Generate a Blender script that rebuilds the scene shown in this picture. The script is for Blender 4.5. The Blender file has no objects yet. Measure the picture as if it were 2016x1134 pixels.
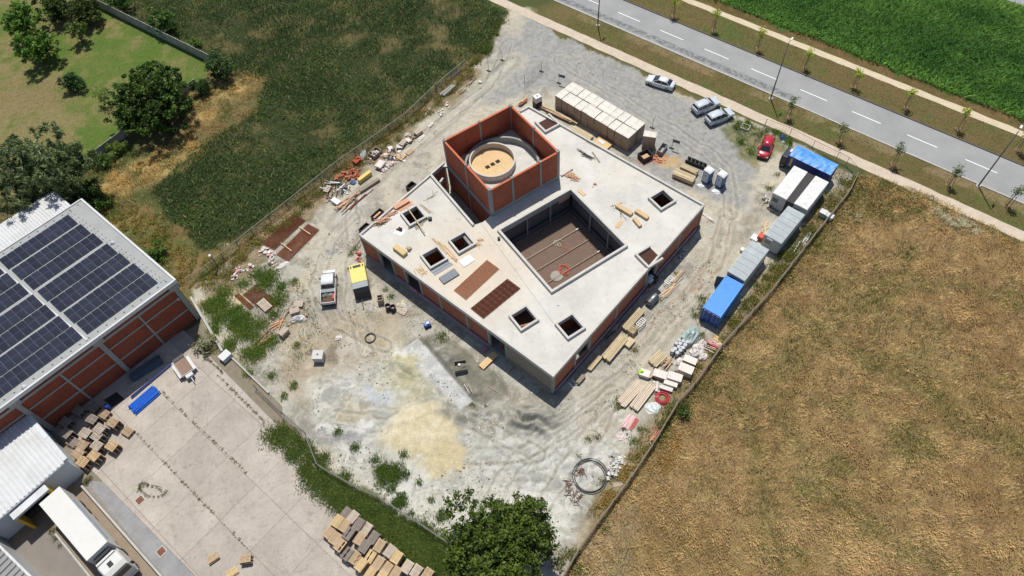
import bpy, math, random
import numpy as np
from mathutils import Vector, Matrix
from mathutils.geometry import tessellate_polygon
random.seed(7); RNG = np.random.default_rng(11)
R = math.radians
scene = bpy.context.scene
col = scene.collection
# ---------------------------------------------------------------- camera
CAM_F, CAM_P, CAM_R, CAM_H = 1431.17, 0.991225, -0.085243, 79.684   # focal (px of a 2016 wide frame), pitch, roll, height
_fw = Vector((0, math.cos(CAM_P), -math.sin(CAM_P))); _rt = Vector((1, 0, 0)); _up = _rt.cross(_fw)
C_RT = math.cos(CAM_R)*_rt + math.sin(CAM_R)*_up
C_UP = -math.sin(CAM_R)*_rt + math.cos(CAM_R)*_up
cam_d = bpy.data.cameras.new('camera'); cam = bpy.data.objects.new('camera', cam_d); col.objects.link(cam)
cam_d.sensor_width = 36; cam_d.lens = 36*CAM_F/2016; cam_d.clip_start = 1; cam_d.clip_end = 6000
mw = Matrix.Identity(4)
for i in range(3):
    mw[i][0] = C_RT[i]; mw[i][1] = C_UP[i]; mw[i][2] = -_fw[i]
mw[2][3] = CAM_H
cam.matrix_world = mw
scene.camera = cam
# ---------------------------------------------------------------- sky, sun, exposure
SUN_EL, SUN_AZ = 67.8, 1.0         # the sun stands beyond the site, almost straight ahead
w = bpy.data.worlds.new('World'); scene.world = w; w.use_nodes = True
nt = w.node_tree; bgn = nt.nodes['Background']
sky = nt.nodes.new('ShaderNodeTexSky'); sky.sky_type = 'NISHITA'; sky.sun_disc = False
sky.sun_elevation = R(SUN_EL); sky.sun_rotation = R(SUN_AZ); sky.air_density = 1.0; sky.dust_density = 1.0
nt.links.new(sky.outputs[0], bgn.inputs[0]); bgn.inputs[1].default_value = 0.082
sd = bpy.data.lights.new('sun', 'SUN'); sun = bpy.data.objects.new('sun', sd); col.objects.link(sun)
sd.energy = 4.2; sd.angle = R(0.53); sd.color = (1.0, 0.95, 0.86)
_s = Vector((math.sin(R(SUN_AZ))*math.cos(R(SUN_EL)), math.cos(R(SUN_AZ))*math.cos(R(SUN_EL)), math.sin(R(SUN_EL))))
sun.rotation_euler = _s.to_track_quat('Z', 'Y').to_euler(); sun.location = (0, 60, 120)
scene.view_settings.view_transform = 'Standard'; scene.view_settings.look = 'None'
scene.view_settings.gamma = 1; scene.view_settings.exposure = 0.14
scene.render.resolution_x = 1024; scene.render.resolution_y = 576
# ---------------------------------------------------------------- survey: point of a level plane seen at a photo position
def g(x, y, z=0.0):
    x, y, z = float(x), float(y), float(z)
    d = (x-1008)/CAM_F*C_RT - (y-567)/CAM_F*C_UP + _fw
    t = (z-CAM_H)/d.z
    return Vector((d.x*t, d.y*t, z))
def ang(a, b): return math.atan2(b[1]-a[1], b[0]-a[0])
# ---------------------------------------------------------------- objects
def tag(o, label=None, cat=None, group=None, kind=None):
    if label: o['label'] = label
    if cat: o['category'] = cat
    if group: o['group'] = group
    if kind: o['kind'] = kind
    return o
def thing(name, label, cat, loc=(0,0,0), rz=0.0, group=None):
    o = bpy.data.objects.new(name, None); col.objects.link(o)
    o.location = loc; o.rotation_euler = (0,0,rz); o.empty_display_size = .3
    return tag(o, label, cat, group)
def copy_tree(o, parent=None):
    c = o.copy(); col.objects.link(c); c.parent = parent
    for ch in list(o.children): copy_tree(ch, c)
    return c
class MB:
    def __init__(s): s.v = []; s.f = []; s.m = []
    def add(s, vs, fs, mi=0):
        b = len(s.v); s.v.extend([tuple(p) for p in vs])
        for f in fs: s.f.append(tuple(b+i for i in f)); s.m.append(mi)
        return s
    def box(s, c, d, rz=0.0, mi=0, tilt=0.0, roll=0.0):
        x, y, z = d[0]/2, d[1]/2, d[2]/2
        P = [(-x,-y,-z),(x,-y,-z),(x,y,-z),(-x,y,-z),(-x,-y,z),(x,-y,z),(x,y,z),(-x,y,z)]
        if tilt or roll or rz:
            M = Matrix.Rotation(rz,3,'Z') @ Matrix.Rotation(tilt,3,'Y') @ Matrix.Rotation(roll,3,'X')
            P = [M @ Vector(p) for p in P]
        return s.add([(p[0]+c[0],p[1]+c[1],p[2]+c[2]) for p in P],
                     [(0,3,2,1),(4,5,6,7),(0,1,5,4),(1,2,6,5),(2,3,7,6),(3,0,4,7)], mi)
    def prism(s, poly, z0, z1, mi=0, mtop=None, holes=()):
        loops = [list(poly)]+[list(h) for h in holes]
        a = 0
        for i in range(len(poly)): p, q = poly[i], poly[(i+1)%len(poly)]; a += p[0]*q[1]-q[0]*p[1]
        if a < 0: loops[0].reverse()
        flat = [p for l in loops for p in l]
        tr = tessellate_polygon([[Vector((p[0],p[1],0)) for p in l] for l in loops])
        b = len(s.v); n = len(flat)
        s.v.extend([(p[0],p[1],z0) for p in flat]); s.v.extend([(p[0],p[1],z1) for p in flat])
        for t in tr:
            p, q, r_ = flat[t[0]], flat[t[1]], flat[t[2]]
            if (q[0]-p[0])*(r_[1]-p[1])-(q[1]-p[1])*(r_[0]-p[0]) < 0: t = (t[0],t[2],t[1])
            s.f.append(tuple(b+n+i for i in t)); s.m.append(mi if mtop is None else mtop)
            s.f.append(tuple(b+i for i in reversed(t))); s.m.append(mi)
        o = 0
        for l in loops:
            k = len(l)
            for i in range(k):
                j = (i+1)%k
                s.f.append((b+o+i,b+o+j,b+n+o+j,b+n+o+i)); s.m.append(mi)
            o += k
        return s
    def tube(s, pts, r, n=6, mi=0, cap=True, closed=False):
        pts = [Vector(p) for p in pts]; N = len(pts); b = len(s.v)
        rr = r if isinstance(r, (list, tuple)) else [r]*N
        up = None
        for i, p in enumerate(pts):
            if closed: d = pts[(i+1)%N]-pts[i-1]
            else: d = pts[min(i+1,N-1)]-pts[max(i-1,0)]
            d.normalize()
            if up is None or abs(d.dot(up)) > .95: up = Vector((0,0,1)) if abs(d.z) < .9 else Vector((1,0,0))
            a = d.cross(up).normalized(); c = a.cross(d).normalized(); up = c
            for k in range(n):
                t = 2*math.pi*k/n; s.v.append(tuple(p+(a*math.cos(t)+c*math.sin(t))*rr[i]))
        for i in range(N if closed else N-1):
            j = (i+1)%N
            for k in range(n):
                l = (k+1)%n; s.f.append((b+i*n+k,b+j*n+k,b+j*n+l,b+i*n+l)); s.m.append(mi)
        if cap and not closed:
            s.f.append(tuple(b+k for k in range(n))); s.m.append(mi)
            s.f.append(tuple(b+(N-1)*n+k for k in reversed(range(n)))); s.m.append(mi)
        return s
    def lathe(s, prof, c=(0,0,0), n=24, mi=0, a0=0.0, a1=2*math.pi):
        full = abs(a1-a0-2*math.pi) < 1e-6; b = len(s.v); k = len(prof); m = n if full else n+1
        for i in range(m):
            t = a0+(a1-a0)*i/n
            for r_, z in prof: s.v.append((c[0]+r_*math.cos(t), c[1]+r_*math.sin(t), c[2]+z))
        for i in range(n):
            j = (i+1)%m
            for q in range(k-1):
                s.f.append((b+i*k+q,b+j*k+q,b+j*k+q+1,b+i*k+q+1)); s.m.append(mi)
        return s
    def build(s, name, mats, parent=None, smooth=False, world=False, bevel=0.0):
        me = bpy.data.meshes.new(name)
        v = s.v
        if world and parent is not None:
            L = parent.location; v = [(p[0]-L.x,p[1]-L.y,p[2]-L.z) for p in v]
        me.from_pydata(v, [], s.f)
        if not isinstance(mats, (list, tuple)): mats = [mats]
        for m_ in mats: me.materials.append(m_)
        if len(mats) > 1: me.polygons.foreach_set('material_index', s.m)
        if smooth: me.polygons.foreach_set('use_smooth', [True]*len(me.polygons))
        me.update()
        o = bpy.data.objects.new(name, me); col.objects.link(o); o.parent = parent
        if bevel:
            bv = o.modifiers.new('bevel','BEVEL'); bv.width = bevel; bv.segments = 2; bv.limit_method = 'ANGLE'; bv.angle_limit = R(35)
        return o
def part(name, mats, parent, boxes, **k):
    m = MB()
    for b in boxes: m.box(*b)
    return m.build(name, mats, parent, **k)
# ---------------------------------------------------------------- materials
def srgb(r, g_, b):
    f = lambda c: (c/255/12.92) if c/255 <= .04045 else ((c/255+.055)/1.055)**2.4
    return (f(r), f(g_), f(b))
class NT:
    def __init__(s, name):
        s.mat = bpy.data.materials.new(name); s.mat.use_nodes = True; s.t = s.mat.node_tree
        s.p = s.t.nodes['Principled BSDF']
    def n(s, typ, **k):
        nd = s.t.nodes.new(typ)
        for a, v in k.items():
            if a in ('ins',):
                for kk, vv in v.items():
                    if hasattr(vv, 'is_linked') or isinstance(vv, bpy.types.NodeSocket): s.t.links.new(vv, nd.inputs[kk])
                    else: nd.inputs[kk].default_value = vv
            else: setattr(nd, a, v)
        return nd
    def l(s, a, b): s.t.links.new(a, b)
    def noise(s, vec, scale, detail=5, rough=.6, lo=.3, hi=.7):
        nz = s.n('ShaderNodeTexNoise', ins={'Vector':vec,'Scale':scale,'Detail':detail,'Roughness':rough})
        mr = s.n('ShaderNodeMapRange', ins={'Value':nz.outputs[0],'From Min':lo,'From Max':hi})
        return mr.outputs[0]
    def mix(s, f, a, b, mode='MIX'):
        m_ = s.n('ShaderNodeMix', data_type='RGBA', blend_type=mode)
        for k, v in ((0,f),(6,a),(7,b)):
            if isinstance(v, bpy.types.NodeSocket): s.l(v, m_.inputs[k])
            else: m_.inputs[k].default_value = (*v,1) if isinstance(v,(tuple,list)) and len(v)==3 else v
        return m_.outputs[2]
    def bump(s, h, st=.3, dist=.05):
        b = s.n('ShaderNodeBump', ins={'Height':h,'Strength':st,'Distance':dist}); s.l(b.outputs[0], s.p.inputs['Normal']); return b
MATS = {}
def mat(name, c, rough=.75, var=.18, scale=1.5, fine=14.0, bump=.15, metal=0.0, rnd=0.0, spec=None, dirt=None, dirt_amt=.5, dirt_scale=.6, coat=0.0, alpha=None, trans=0.0):
    if name in MATS: return MATS[name]
    T = NT(name); p = T.p
    geo = T.n('ShaderNodeTexCoord').outputs['Object']
    a = T.noise(geo, scale, 4); b = T.noise(geo, fine, 3)
    k = T.n('ShaderNodeMath', operation='ADD', ins={0:a,1:b}).outputs[0]
    k = T.n('ShaderNodeMapRange', ins={'Value':k,'From Min':0,'From Max':2,'To Min':1-var,'To Max':1+var}).outputs[0]
    if rnd:
        oi = T.n('ShaderNodeObjectInfo').outputs['Random']
        r2 = T.n('ShaderNodeMapRange', ins={'Value':oi,'To Min':1-rnd,'To Max':1+rnd}).outputs[0]
        k = T.n('ShaderNodeMath', operation='MULTIPLY', ins={0:k,1:r2}).outputs[0]
    base = T.mix(1.0, c, (1,1,1), 'MULTIPLY')
    mm = T.n('ShaderNodeVectorMath', operation='SCALE', ins={0:base,'Scale':k}).outputs[0]
    if dirt:
        dn = T.noise(geo, dirt_scale, 6, .7, .45, .7)
        df = T.n('ShaderNodeMath', operation='MULTIPLY', ins={0:dn,1:dirt_amt}).outputs[0]
        mm = T.mix(df, mm, dirt)
    T.l(mm, p.inputs['Base Color'])
    p.inputs['Roughness'].default_value = rough; p.inputs['Metallic'].default_value = metal
    if spec is not None: p.inputs['Specular IOR Level'].default_value = spec
    if coat: p.inputs['Coat Weight'].default_value = coat; p.inputs['Coat Roughness'].default_value = .06
    if trans: p.inputs['Transmission Weight'].default_value = trans
    if alpha is not None: p.inputs['Alpha'].default_value = alpha
    if bump: T.bump(b, bump, .02)
    MATS[name] = T.mat
    return T.mat
def brick_mat(name, c1, c2, mortar, bw=.3, bh=.2, stain=None):
    T = NT(name)
    gm = T.n('ShaderNodeNewGeometry')
    tan = T.n('ShaderNodeVectorMath', operation='CROSS_PRODUCT', ins={0:gm.outputs['True Normal'],1:(0,0,1)}).outputs[0]
    u = T.n('ShaderNodeVectorMath', operation='DOT_PRODUCT', ins={0:gm.outputs['Position'],1:tan}).outputs['Value']
    z = T.n('ShaderNodeSeparateXYZ', ins={0:gm.outputs['Position']}).outputs[2]
    uv = T.n('ShaderNodeCombineXYZ', ins={0:u,1:z}).outputs[0]
    br = T.n('ShaderNodeTexBrick', ins={'Vector':uv,'Color1':(*c1,1),'Color2':(*c2,1),'Mortar':(*mortar,1),'Scale':1.0,'Mortar Size':.012,'Bias':0.0,'Brick Width':bw,'Row Height':bh})
    n1 = T.noise(gm.outputs['Position'], .7, 5); n2 = T.noise(gm.outputs['Position'], 9, 4)
    k = T.n('ShaderNodeMath', operation='ADD', ins={0:n1,1:n2}).outputs[0]
    k = T.n('ShaderNodeMapRange', ins={'Value':k,'From Max':2,'To Min':.72,'To Max':1.25}).outputs[0]
    c = T.n('ShaderNodeVectorMath', operation='SCALE', ins={0:br.outputs[0],'Scale':k}).outputs[0]
    if stain:
        sn = T.noise(gm.outputs['Position'], 1.1, 7, .75, .58, .72)
        sf = T.n('ShaderNodeMath', operation='MULTIPLY', ins={0:sn,1:.55}).outputs[0]
        c = T.mix(sf, c, stain)
    T.l(c, T.p.inputs['Base Color']); T.p.inputs['Roughness'].default_value = .9
    T.bump(br.outputs['Fac'], -.4, .02)
    return T.mat
# ---------------------------------------------------------------- numpy helpers for terrain and plants
def np_mesh(name, V, F, C=None, mats=None, parent=None, smooth=False):
    me = bpy.data.meshes.new(name); nv, nf, k = len(V), len(F), F.shape[1]
    me.vertices.add(nv); me.vertices.foreach_set('co', np.ascontiguousarray(V, np.float32).ravel())
    me.loops.add(nf*k); me.loops.foreach_set('vertex_index', np.ascontiguousarray(F, np.int32).ravel())
    me.polygons.add(nf); me.polygons.foreach_set('loop_start', np.arange(0, nf*k, k, dtype=np.int32))
    if smooth: me.polygons.foreach_set('use_smooth', np.ones(nf, bool))
    me.update(calc_edges=True)
    if C is not None:
        at = me.color_attributes.new('Col', 'FLOAT_COLOR', 'POINT')
        c4 = np.ones((nv, 4), np.float32); c4[:, :C.shape[1]] = C; at.data.foreach_set('color', c4.ravel())
    for m_ in ([mats] if mats is not None and not isinstance(mats, list) else mats or []): me.materials.append(m_)
    o = bpy.data.objects.new(name, me); col.objects.link(o); o.parent = parent
    return o
_LAT = RNG.random((256, 256)).astype(np.float32)
def vnoise(x, y, s, ox=0.0):
    x = x/s+ox*17.3+500; y = y/s+ox*9.1+500
    xi = np.floor(x).astype(int); yi = np.floor(y).astype(int); fx = x-xi; fy = y-yi
    fx = fx*fx*(3-2*fx); fy = fy*fy*(3-2*fy)
    a = _LAT[xi & 255, yi & 255]; b = _LAT[(xi+1) & 255, yi & 255]; c = _LAT[xi & 255, (yi+1) & 255]; d = _LAT[(xi+1) & 255, (yi+1) & 255]
    return (a*(1-fx)+b*fx)*(1-fy)+(c*(1-fx)+d*fx)*fy
def fbm(x, y, s, ox=0.0, oc=4):
    t = 0; a = .5; n = 0
    for i in range(oc): t = t+a*vnoise(x, y, s/2**i, ox+i*1.7); n += a; a *= .55
    return t/n
def seg_sd(px, py, poly):
    """signed distance to a polygon, positive inside"""
    P = np.array([(p[0], p[1]) for p in poly]); d = np.full(px.shape, 1e9); ins = np.zeros(px.shape, bool)
    for i in range(len(P)):
        a, b = P[i], P[(i+1) % len(P)]; e = b-a; L = max(e@e, 1e-9)
        t = np.clip(((px-a[0])*e[0]+(py-a[1])*e[1])/L, 0, 1)
        d = np.minimum(d, np.hypot(px-a[0]-t*e[0], py-a[1]-t*e[1]))
        c = ((a[1] > py) != (b[1] > py)) & (px < (b[0]-a[0])*(py-a[1])/((b[1]-a[1]) if abs(b[1]-a[1]) > 1e-9 else 1e-9)+a[0])
        ins ^= c
    return np.where(ins, d, -d)
def line_d(px, py, pts):
    d = np.full(px.shape, 1e9)
    for a, b in zip(pts[:-1], pts[1:]):
        a = np.array(a[:2]); b = np.array(b[:2]); e = b-a
        t = np.clip(((px-a[0])*e[0]+(py-a[1])*e[1])/(e@e), 0, 1)
        d = np.minimum(d, np.hypot(px-a[0]-t*e[0], py-a[1]-t*e[1]))
    return d
def sm(x, a, b): t = np.clip((x-a)/(b-a), 0, 1); return t*t*(3-2*t)
def Gp(l): return [g(*k) for k in l]
# ---------------------------------------------------------------- areas (surveyed outlines)
ROAD_D = Vector((0.7423, -0.6701))                                  # the road's direction, and its left normal
ROAD_N = Vector((0.6701, 0.7423))
def along(o, s, t): return (o[0]+ROAD_D.x*s+ROAD_N.x*t, o[1]+ROAD_D.y*s+ROAD_N.y*t)
RO = (46.5, 84.75)                                                   # a point on the centre line
SITE = Gp([(1010,36),(985,60),(965,110),(925,140),(860,188),(800,243),(735,292),(665,340),(600,388),(500,468),(410,542),(385,565),(395,630),(440,690),(520,770),(600,860),(640,925),(740,978),(870,1062),(960,1134),(990,1220),(1050,1220),(1105,1134),(1175,1029),(1241,939),(1285,873),(1335,789),(1366,756),(1421,678),(1512,578),(1605,458),(1669,378),(1684,345),(1600,300),(1512,250),(1400,212),(1275,150),(1108,75)])
LAWN = Gp([(-400,-120),(120,-35),(177,0),(420,124),(388,170),(230,278),(160,330),(60,390),(-300,420)])
WHEAT = Gp([(1100,1150),(1175,1032),(1241,942),(1285,876),(1335,792),(1366,760),(1421,682),(1512,582),(1605,462),(1669,382),(1690,345),(1740,352),(1829,385),(2016,478),(2400,640),(2400,1500),(1000,1500)])
YARD_G = Gp([(388,640),(440,700),(525,800),(545,845),(690,1010),(830,1134),(900,1250),(300,1400),(-100,1200),(-100,900),(20,860)])
MAIZE = Gp([(-400,-200),(120,-60),(180,-5),(425,118),(470,150),(520,160),(505,215),(400,285),(330,345),(290,380),(330,430),(395,495),(440,490),(505,455),(600,378),(665,330),(735,282),(800,232),(860,178),(925,118),(960,95),(985,55),(1005,28),(950,-2),(880,-120)])
CROP2 = [along(RO, -140, 12.2), along(RO, 140, 12.2), along(RO, 140, 38.6), along(RO, 10, 38.6), along(RO, -20, 60), along(RO, -140, 120)]
# ---------------------------------------------------------------- the ground sheet
gx = np.concatenate([np.arange(-98,-43,.5), np.arange(-43,46,.165), np.arange(46,98.4,.5)]); gy = np.concatenate([np.arange(4,14,.4), np.arange(14,90,.165), np.arange(90,136.3,.42)])
X, Y = np.meshgrid(gx, gy); x = X.ravel(); y = Y.ravel()
wx = x+(fbm(x, y, 3.0, 1)-.5)*3.0+(fbm(x, y, .9, 2, 3)-.5)*1.2
wy = y+(fbm(x, y, 3.0, 3)-.5)*3.0+(fbm(x, y, .9, 4, 3)-.5)*1.2
N1 = fbm(x, y, 9, 5); N2 = fbm(x, y, 3, 6); N3 = fbm(x, y, 1.0, 7, 3); N4 = fbm(x, y, 22, 8)
RUTS = []
C = np.zeros((len(x), 3)); GR = np.zeros(len(x))
def lin(r, g_, b): return np.array(srgb(r, g_, b))*.78
def paint(mask, c):
    global C
    C = C*(1-mask[:, None])+np.asarray(c)*mask[:, None] if np.ndim(c) == 1 else C*(1-mask[:, None])+c*mask[:, None]
def two(a, b, n, lo=.35, hi=.65): t = sm(n, lo, hi)[:, None]; return a*(1-t)+b*t
def zone(poly, soft=.25, warp=1.0, grow=0.0):
    return sm(seg_sd(x+(wx-x)*warp, y+(wy-y)*warp, poly)+grow, -soft, soft)
def blob(cx, cy, rx, ry, rot=0.0, soft=.35):
    c = g(cx, cy); k = 15.5; dx = (wx-c.x); dy = (wy-c.y); cr, sr = math.cos(rot), math.sin(rot)
    r_ = np.hypot((dx*cr+dy*sr)/(rx/k), (-dx*sr+dy*cr)/(ry/k)); return 1-sm(r_, 1-soft, 1+soft)
paint(np.ones(len(x)), two(lin(84,92,52), lin(120,108,70), N1))
paint(zone(MAIZE, .6), two(lin(54,66,34), lin(112,104,70), N2*.6+N4*.4, .48, .68))
paint(zone(LAWN, .3, .3), two(two(lin(94,118,50), lin(116,124,66), N2), lin(140,130,88), N4*.5+N2*.3+N3*.2, .48, .62))
paint(blob(60,190,90,60,0,.7)*.6, lin(142,124,88)); paint(blob(330,215,60,40,.3,.6)*.7, lin(96,128,48))
for b in [(330,330,60,26,.6),(450,185,52,28,.5),(400,235,50,20,.7),(255,345,60,34,.7),(215,375,40,34,0),(245,440,45,30,0)]: paint(blob(*b, soft=.6)*.85, two(lin(196,168,112), lin(160,138,90), N3))
paint(zone(Gp([(200,420),(260,390),(330,430),(400,495),(470,470),(510,480),(420,560),(400,640),(360,560)]), .8)*.9, two(lin(104,108,62), lin(140,118,80), N2))
WH = zone(WHEAT, .4)
paint(WH, two(lin(168,145,103), lin(143,119,80), N2*.4+N1*.3+N3*.3))
paint(WH*sm(N4, .52, .66)*.35, lin(126,116,68))
TRK = [Gp(l) for l in ([(1480,720),(1530,810),(1600,930),(1680,1010),(1760,1070),(1870,1134)],[(1440,760),(1480,860),(1500,960),(1525,1080),(1545,1150)],[(1560,720),(1660,620),(1790,560),(1900,560),(2040,610)],[(1480,800),(1560,690),(1650,610),(1780,540)],[(1810,740),(1880,830),(2030,890)],[(1600,640),(1720,720),(1800,760)])]
td = np.min([line_d(x+(N3-.5)*.8,y+(N2-.5)*.8,l) for l in TRK],0); paint(WH*(1-sm(td,.1,.4))*.6*sm(N2,.3,.6), lin(84,76,46)); paint(WH*(1-sm(td,.4,1.8))*.3, lin(124,116,66))
# site
S = zone(SITE, .35, .6)
N5 = fbm(x, y, .45, 51, 3); N6 = fbm(x+N2*6, y+N1*6, 1.6, 52, 5)
paint(S, two(two(lin(192,188,176), lin(164,160,149), N6, .4, .6), lin(204,197,178), N1, .48, .60))
paint(S*sm(N6*.5+N5*.5, .52, .62)*.45, lin(150,138,114)); paint(S*sm(N5, .56, .68)*.5, lin(206,202,190))
grav = zone(Gp([(1012,20),(1130,75),(1275,152),(1400,225),(1445,262),(1490,330),(1470,410),(1390,392),(1230,300),(1100,175),(1040,180),(985,200),(930,215),(955,150),(985,100)]), .9)
paint(grav, two(lin(172,172,169), lin(156,156,152), N6*.4+N5*.6, .40, .62)); paint(grav*sm(N6, .58, .68)*.35, lin(196,192,178)); GR = np.maximum(GR, grav)
drive_l = [g(*k) for k in [(1010,120),(930,190),(860,255),(770,320),(700,395),(660,440)]]
d = line_d(wx, wy, drive_l); paint((1-sm(d, 1.2, 3.4))*.8*S, two(lin(208,202,184), lin(190,186,174), N3))
paint((1-sm(np.abs(line_d(x, y, drive_l)-1.0), .2, .7))*.55*S, lin(158,154,142))
drive_r = [g(*k) for k in [(1430,420),(1432,470),(1395,540),(1345,610),(1280,690),(1220,760),(1130,830),(1050,880)]]
d = line_d(wx, wy, drive_r); paint((1-sm(d, .8, 2.6))*.8*S, two(lin(204,197,178), lin(188,182,166), N3))
paint((1-sm(np.abs(line_d(x, y, drive_r)-.9), .15, .5))*.5*S, lin(160,152,136))
paint(blob(1370,560,26,6,.9)*.6, lin(176,140,116))
paint(blob(1020,30,46,22)*.8, lin(214,204,180)); paint(blob(1010,40,22,60)*.5, lin(214,204,180))
# dry weedy earth along the fences
strip_r = [g(*k) for k in [(1660,400),(1600,470),(1500,590),(1420,690),(1330,790),(1270,880),(1200,990)]]
paint((1-sm(line_d(wx, wy, strip_r), 1.0, 3.2))*.75, two(lin(118,108,66), lin(150,126,84), N3))
strip_l = [g(*k) for k in [(920,150),(860,200),(780,265),(690,335),(600,410),(500,500),(440,560)]]
paint((1-sm(line_d(wx, wy, strip_l), 1.2, 3.0))*.8, two(lin(112,104,62), lin(150,126,92), N3))
paint(zone(Gp([(1440,235),(1520,262),(1560,290),(1530,300),(1490,330),(1460,300),(1420,265)]), .7)*.85, two(lin(92,104,52), lin(140,130,90), N3))
# piles of sand, mortar and gravel spilled on the lower part of the site
paint(zone(Gp([(560,640),(690,620),(780,660),(830,700),(760,760),(640,800),(560,780)]), 1.0)*.7, two(lin(176,160,134), lin(200,190,170), N3*.5+N2*.5))
paint(zone(Gp([(620,760),(760,700),(900,800),(980,850),(1110,790),(1210,790),(1235,860),(1170,960),(1120,1030),(1000,1080),(880,1060),(760,960),(680,930),(610,850)]), 1.2), two(lin(212,211,202), lin(184,184,175), N6, .4, .6))
paint(zone(Gp([(900,840),(1000,850),(1110,880),(1090,960),(960,960),(890,900)]), 1.0)*.8, two(lin(196,197,190), lin(182,183,176), N3))
paint(zone(Gp([(700,960),(840,900),(900,950),(1120,960),(1130,1050),(880,1060),(770,1010)]), 1.4)*.7, lin(222,220,210))
paint(blob(835,845,68,56,.2), two(lin(230,218,186), lin(216,203,166), N3)); paint(blob(880,900,40,30), lin(214,200,160))
paint(blob(795,745,62,46,-.7)*.9, two(lin(206,204,180), lin(184,180,146), N3)); paint(blob(800,715,34,26,-.6), two(lin(190,186,146), lin(206,202,168), N3))
paint(blob(690,810,40,26)*.8, lin(188,178,148)); paint(blob(655,862,40,18,.2)*.85, lin(150,148,146)); paint(blob(715,838,16,12), lin(226,226,222)); paint(blob(610,845,18,14)*.8, lin(146,138,128))
paint(zone(Gp([(858,655),(925,690),(985,740),(1000,775),(940,800),(905,785),(822,688),(810,672)]), .35, .5), two(lin(150,147,134), lin(128,126,114), N3)); 
paint(zone(Gp([(885,790),(940,800),(990,800),(960,860),(920,850),(870,820)]), .6), two(lin(160,158,146), lin(140,138,126), N3))
paint(blob(1050,828,52,34,-.2)*.85, two(lin(182,180,168), lin(150,148,136), N3)); paint(blob(1165,830,46,40)*.8, lin(190,178,160))
paint(blob(740,640,40,14)*.5, lin(196,190,172)); paint(blob(730,640,70,40)*.4, lin(178,160,128))
paint(zone(Gp([(805,672),(822,668),(930,786),(912,800),(760,760),(780,700)]), .12, .25)*zone(Gp([(790,690),(822,668),(932,788),(905,806)]), .12, .2), two(lin(212,214,212), lin(196,198,196), N3))
paint(blob(655,495,15,11), lin(160,162,162)); paint(blob(700,400,40,14,.75)*.7, lin(206,206,202)); paint(blob(585,560,30,20)*.6, lin(206,192,160)); paint(blob(460,585,26,20), lin(216,200,166)); paint(blob(450,610,26,24)*.8, lin(214,198,166))
paint(blob(1290,312,28,14,.3)*.7, lin(192,112,80)); paint(blob(1310,318,24,16)*.6, lin(212,176,110))
paint(zone(Gp([(1150,1030),(1230,985),(1260,1020),(1240,1200),(1110,1200),(1120,1100)]), 1.2)*.75, two(lin(172,156,126), lin(150,134,104), N3))
low = zone(Gp([(600,760),(760,690),(860,690),(960,800),(1110,790),(1230,780),(1250,850),(1190,960),(1120,1050),(1000,1090),(880,1070),(740,980),(640,920)]), 1.0)
mb = fbm(x+N2*9+N3*2, y-N1*9+N3*2, 4.2, 61, 5); SAND = np.maximum(blob(835,845,74,62,.2), blob(880,900,44,34))
for lo_, hi_, c_, k_ in ((.36,.42,(226,225,218),.8),(.47,.50,(158,157,148),.75),(.56,.60,(224,222,212),.7),(.63,.67,(176,168,146),.6)):
    paint(low*(1-.85*SAND)*sm(mb, lo_-.03, lo_)*(1-sm(mb, hi_, hi_+.03))*k_*.62, lin(*c_))
paint(low*sm(N5, .54, .66)*.2, lin(150,148,140)); paint(SAND*.3*sm(N6,.45,.6), lin(204,190,150)); paint(blob(745,775,10,34,.75)*.7, lin(196,202,208)); paint(blob(620,690,14,12)*.6, lin(120,104,90)); paint(blob(652,700,24,22,.3)*.6, lin(120,108,96)); paint(blob(690,690,30,16)*.45, lin(214,210,200)); paint(blob(660,840,26,12)*.6, lin(228,228,224)); paint(blob(700,868,26,14,.2)*.6, lin(146,145,148)); paint(low*blob(1050,828,58,38,-.2)*.5, lin(150,149,140))
TR = [[(1240,730),(1150,800),(1060,870),(1000,930),(960,1000)],[(1210,770),(1120,850),(1020,900),(920,900),(830,880)],[(1200,800),(1140,900),(1080,980),(1040,1040)],[(700,420),(650,470),(620,560),(660,640),(760,680)],[(690,410),(700,500),(690,600),(720,690)],[(1430,430),(1410,520),(1340,600),(1250,700)],[(1000,90),(960,170),(880,230),(800,300)],[(1100,120),(1200,180),(1330,260),(1430,330),(1440,420)],[(660,820),(760,840),(860,800),(960,850),(1060,900)]]
for q, l in enumerate(TR):
    P_ = Gp(l); P2 = []
    for i in range(len(P_)-1):
        for s_ in range(6): P2.append(P_[i].lerp(P_[i+1], s_/6))
    P2.append(P_[-1]); d_ = np.abs(line_d(x+(N2-.5)*1.5, y+(N1-.5)*1.5, P2)-.85)
    m_ = (1-sm(d_, .08, .26))*S*(1-SAND)*(.35+.4*sm(N3,.4,.6)); paint(m_*.8, lin(150,147,136) if q != 5 else lin(170,146,122)); paint((1-sm(np.abs(d_-.34), .04, .12))*S*(1-SAND)*.35, lin(214,210,198))
    RUTS.append((d_, q))
strip = sm(seg_sd(x+(wx-x)*.15, y+(wy-y)*.15, Gp([(806,684),(824,668),(932,788),(908,806)])), -.15, .1)
paint(strip, two(lin(216,217,214), lin(196,198,196), N6, .4, .6)); paint(blob(795,700,16,10,-.7)*.9, lin(224,223,214)); paint(sm(seg_sd(x, y, Gp([(826,666),(836,668),(940,782),(932,790)])), -.2, .1)*.7, lin(112,110,100))
paint(blob(805,735,26,30,-.5)*.75, two(lin(196,190,150), lin(210,206,176), N6, .4, .6))
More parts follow.
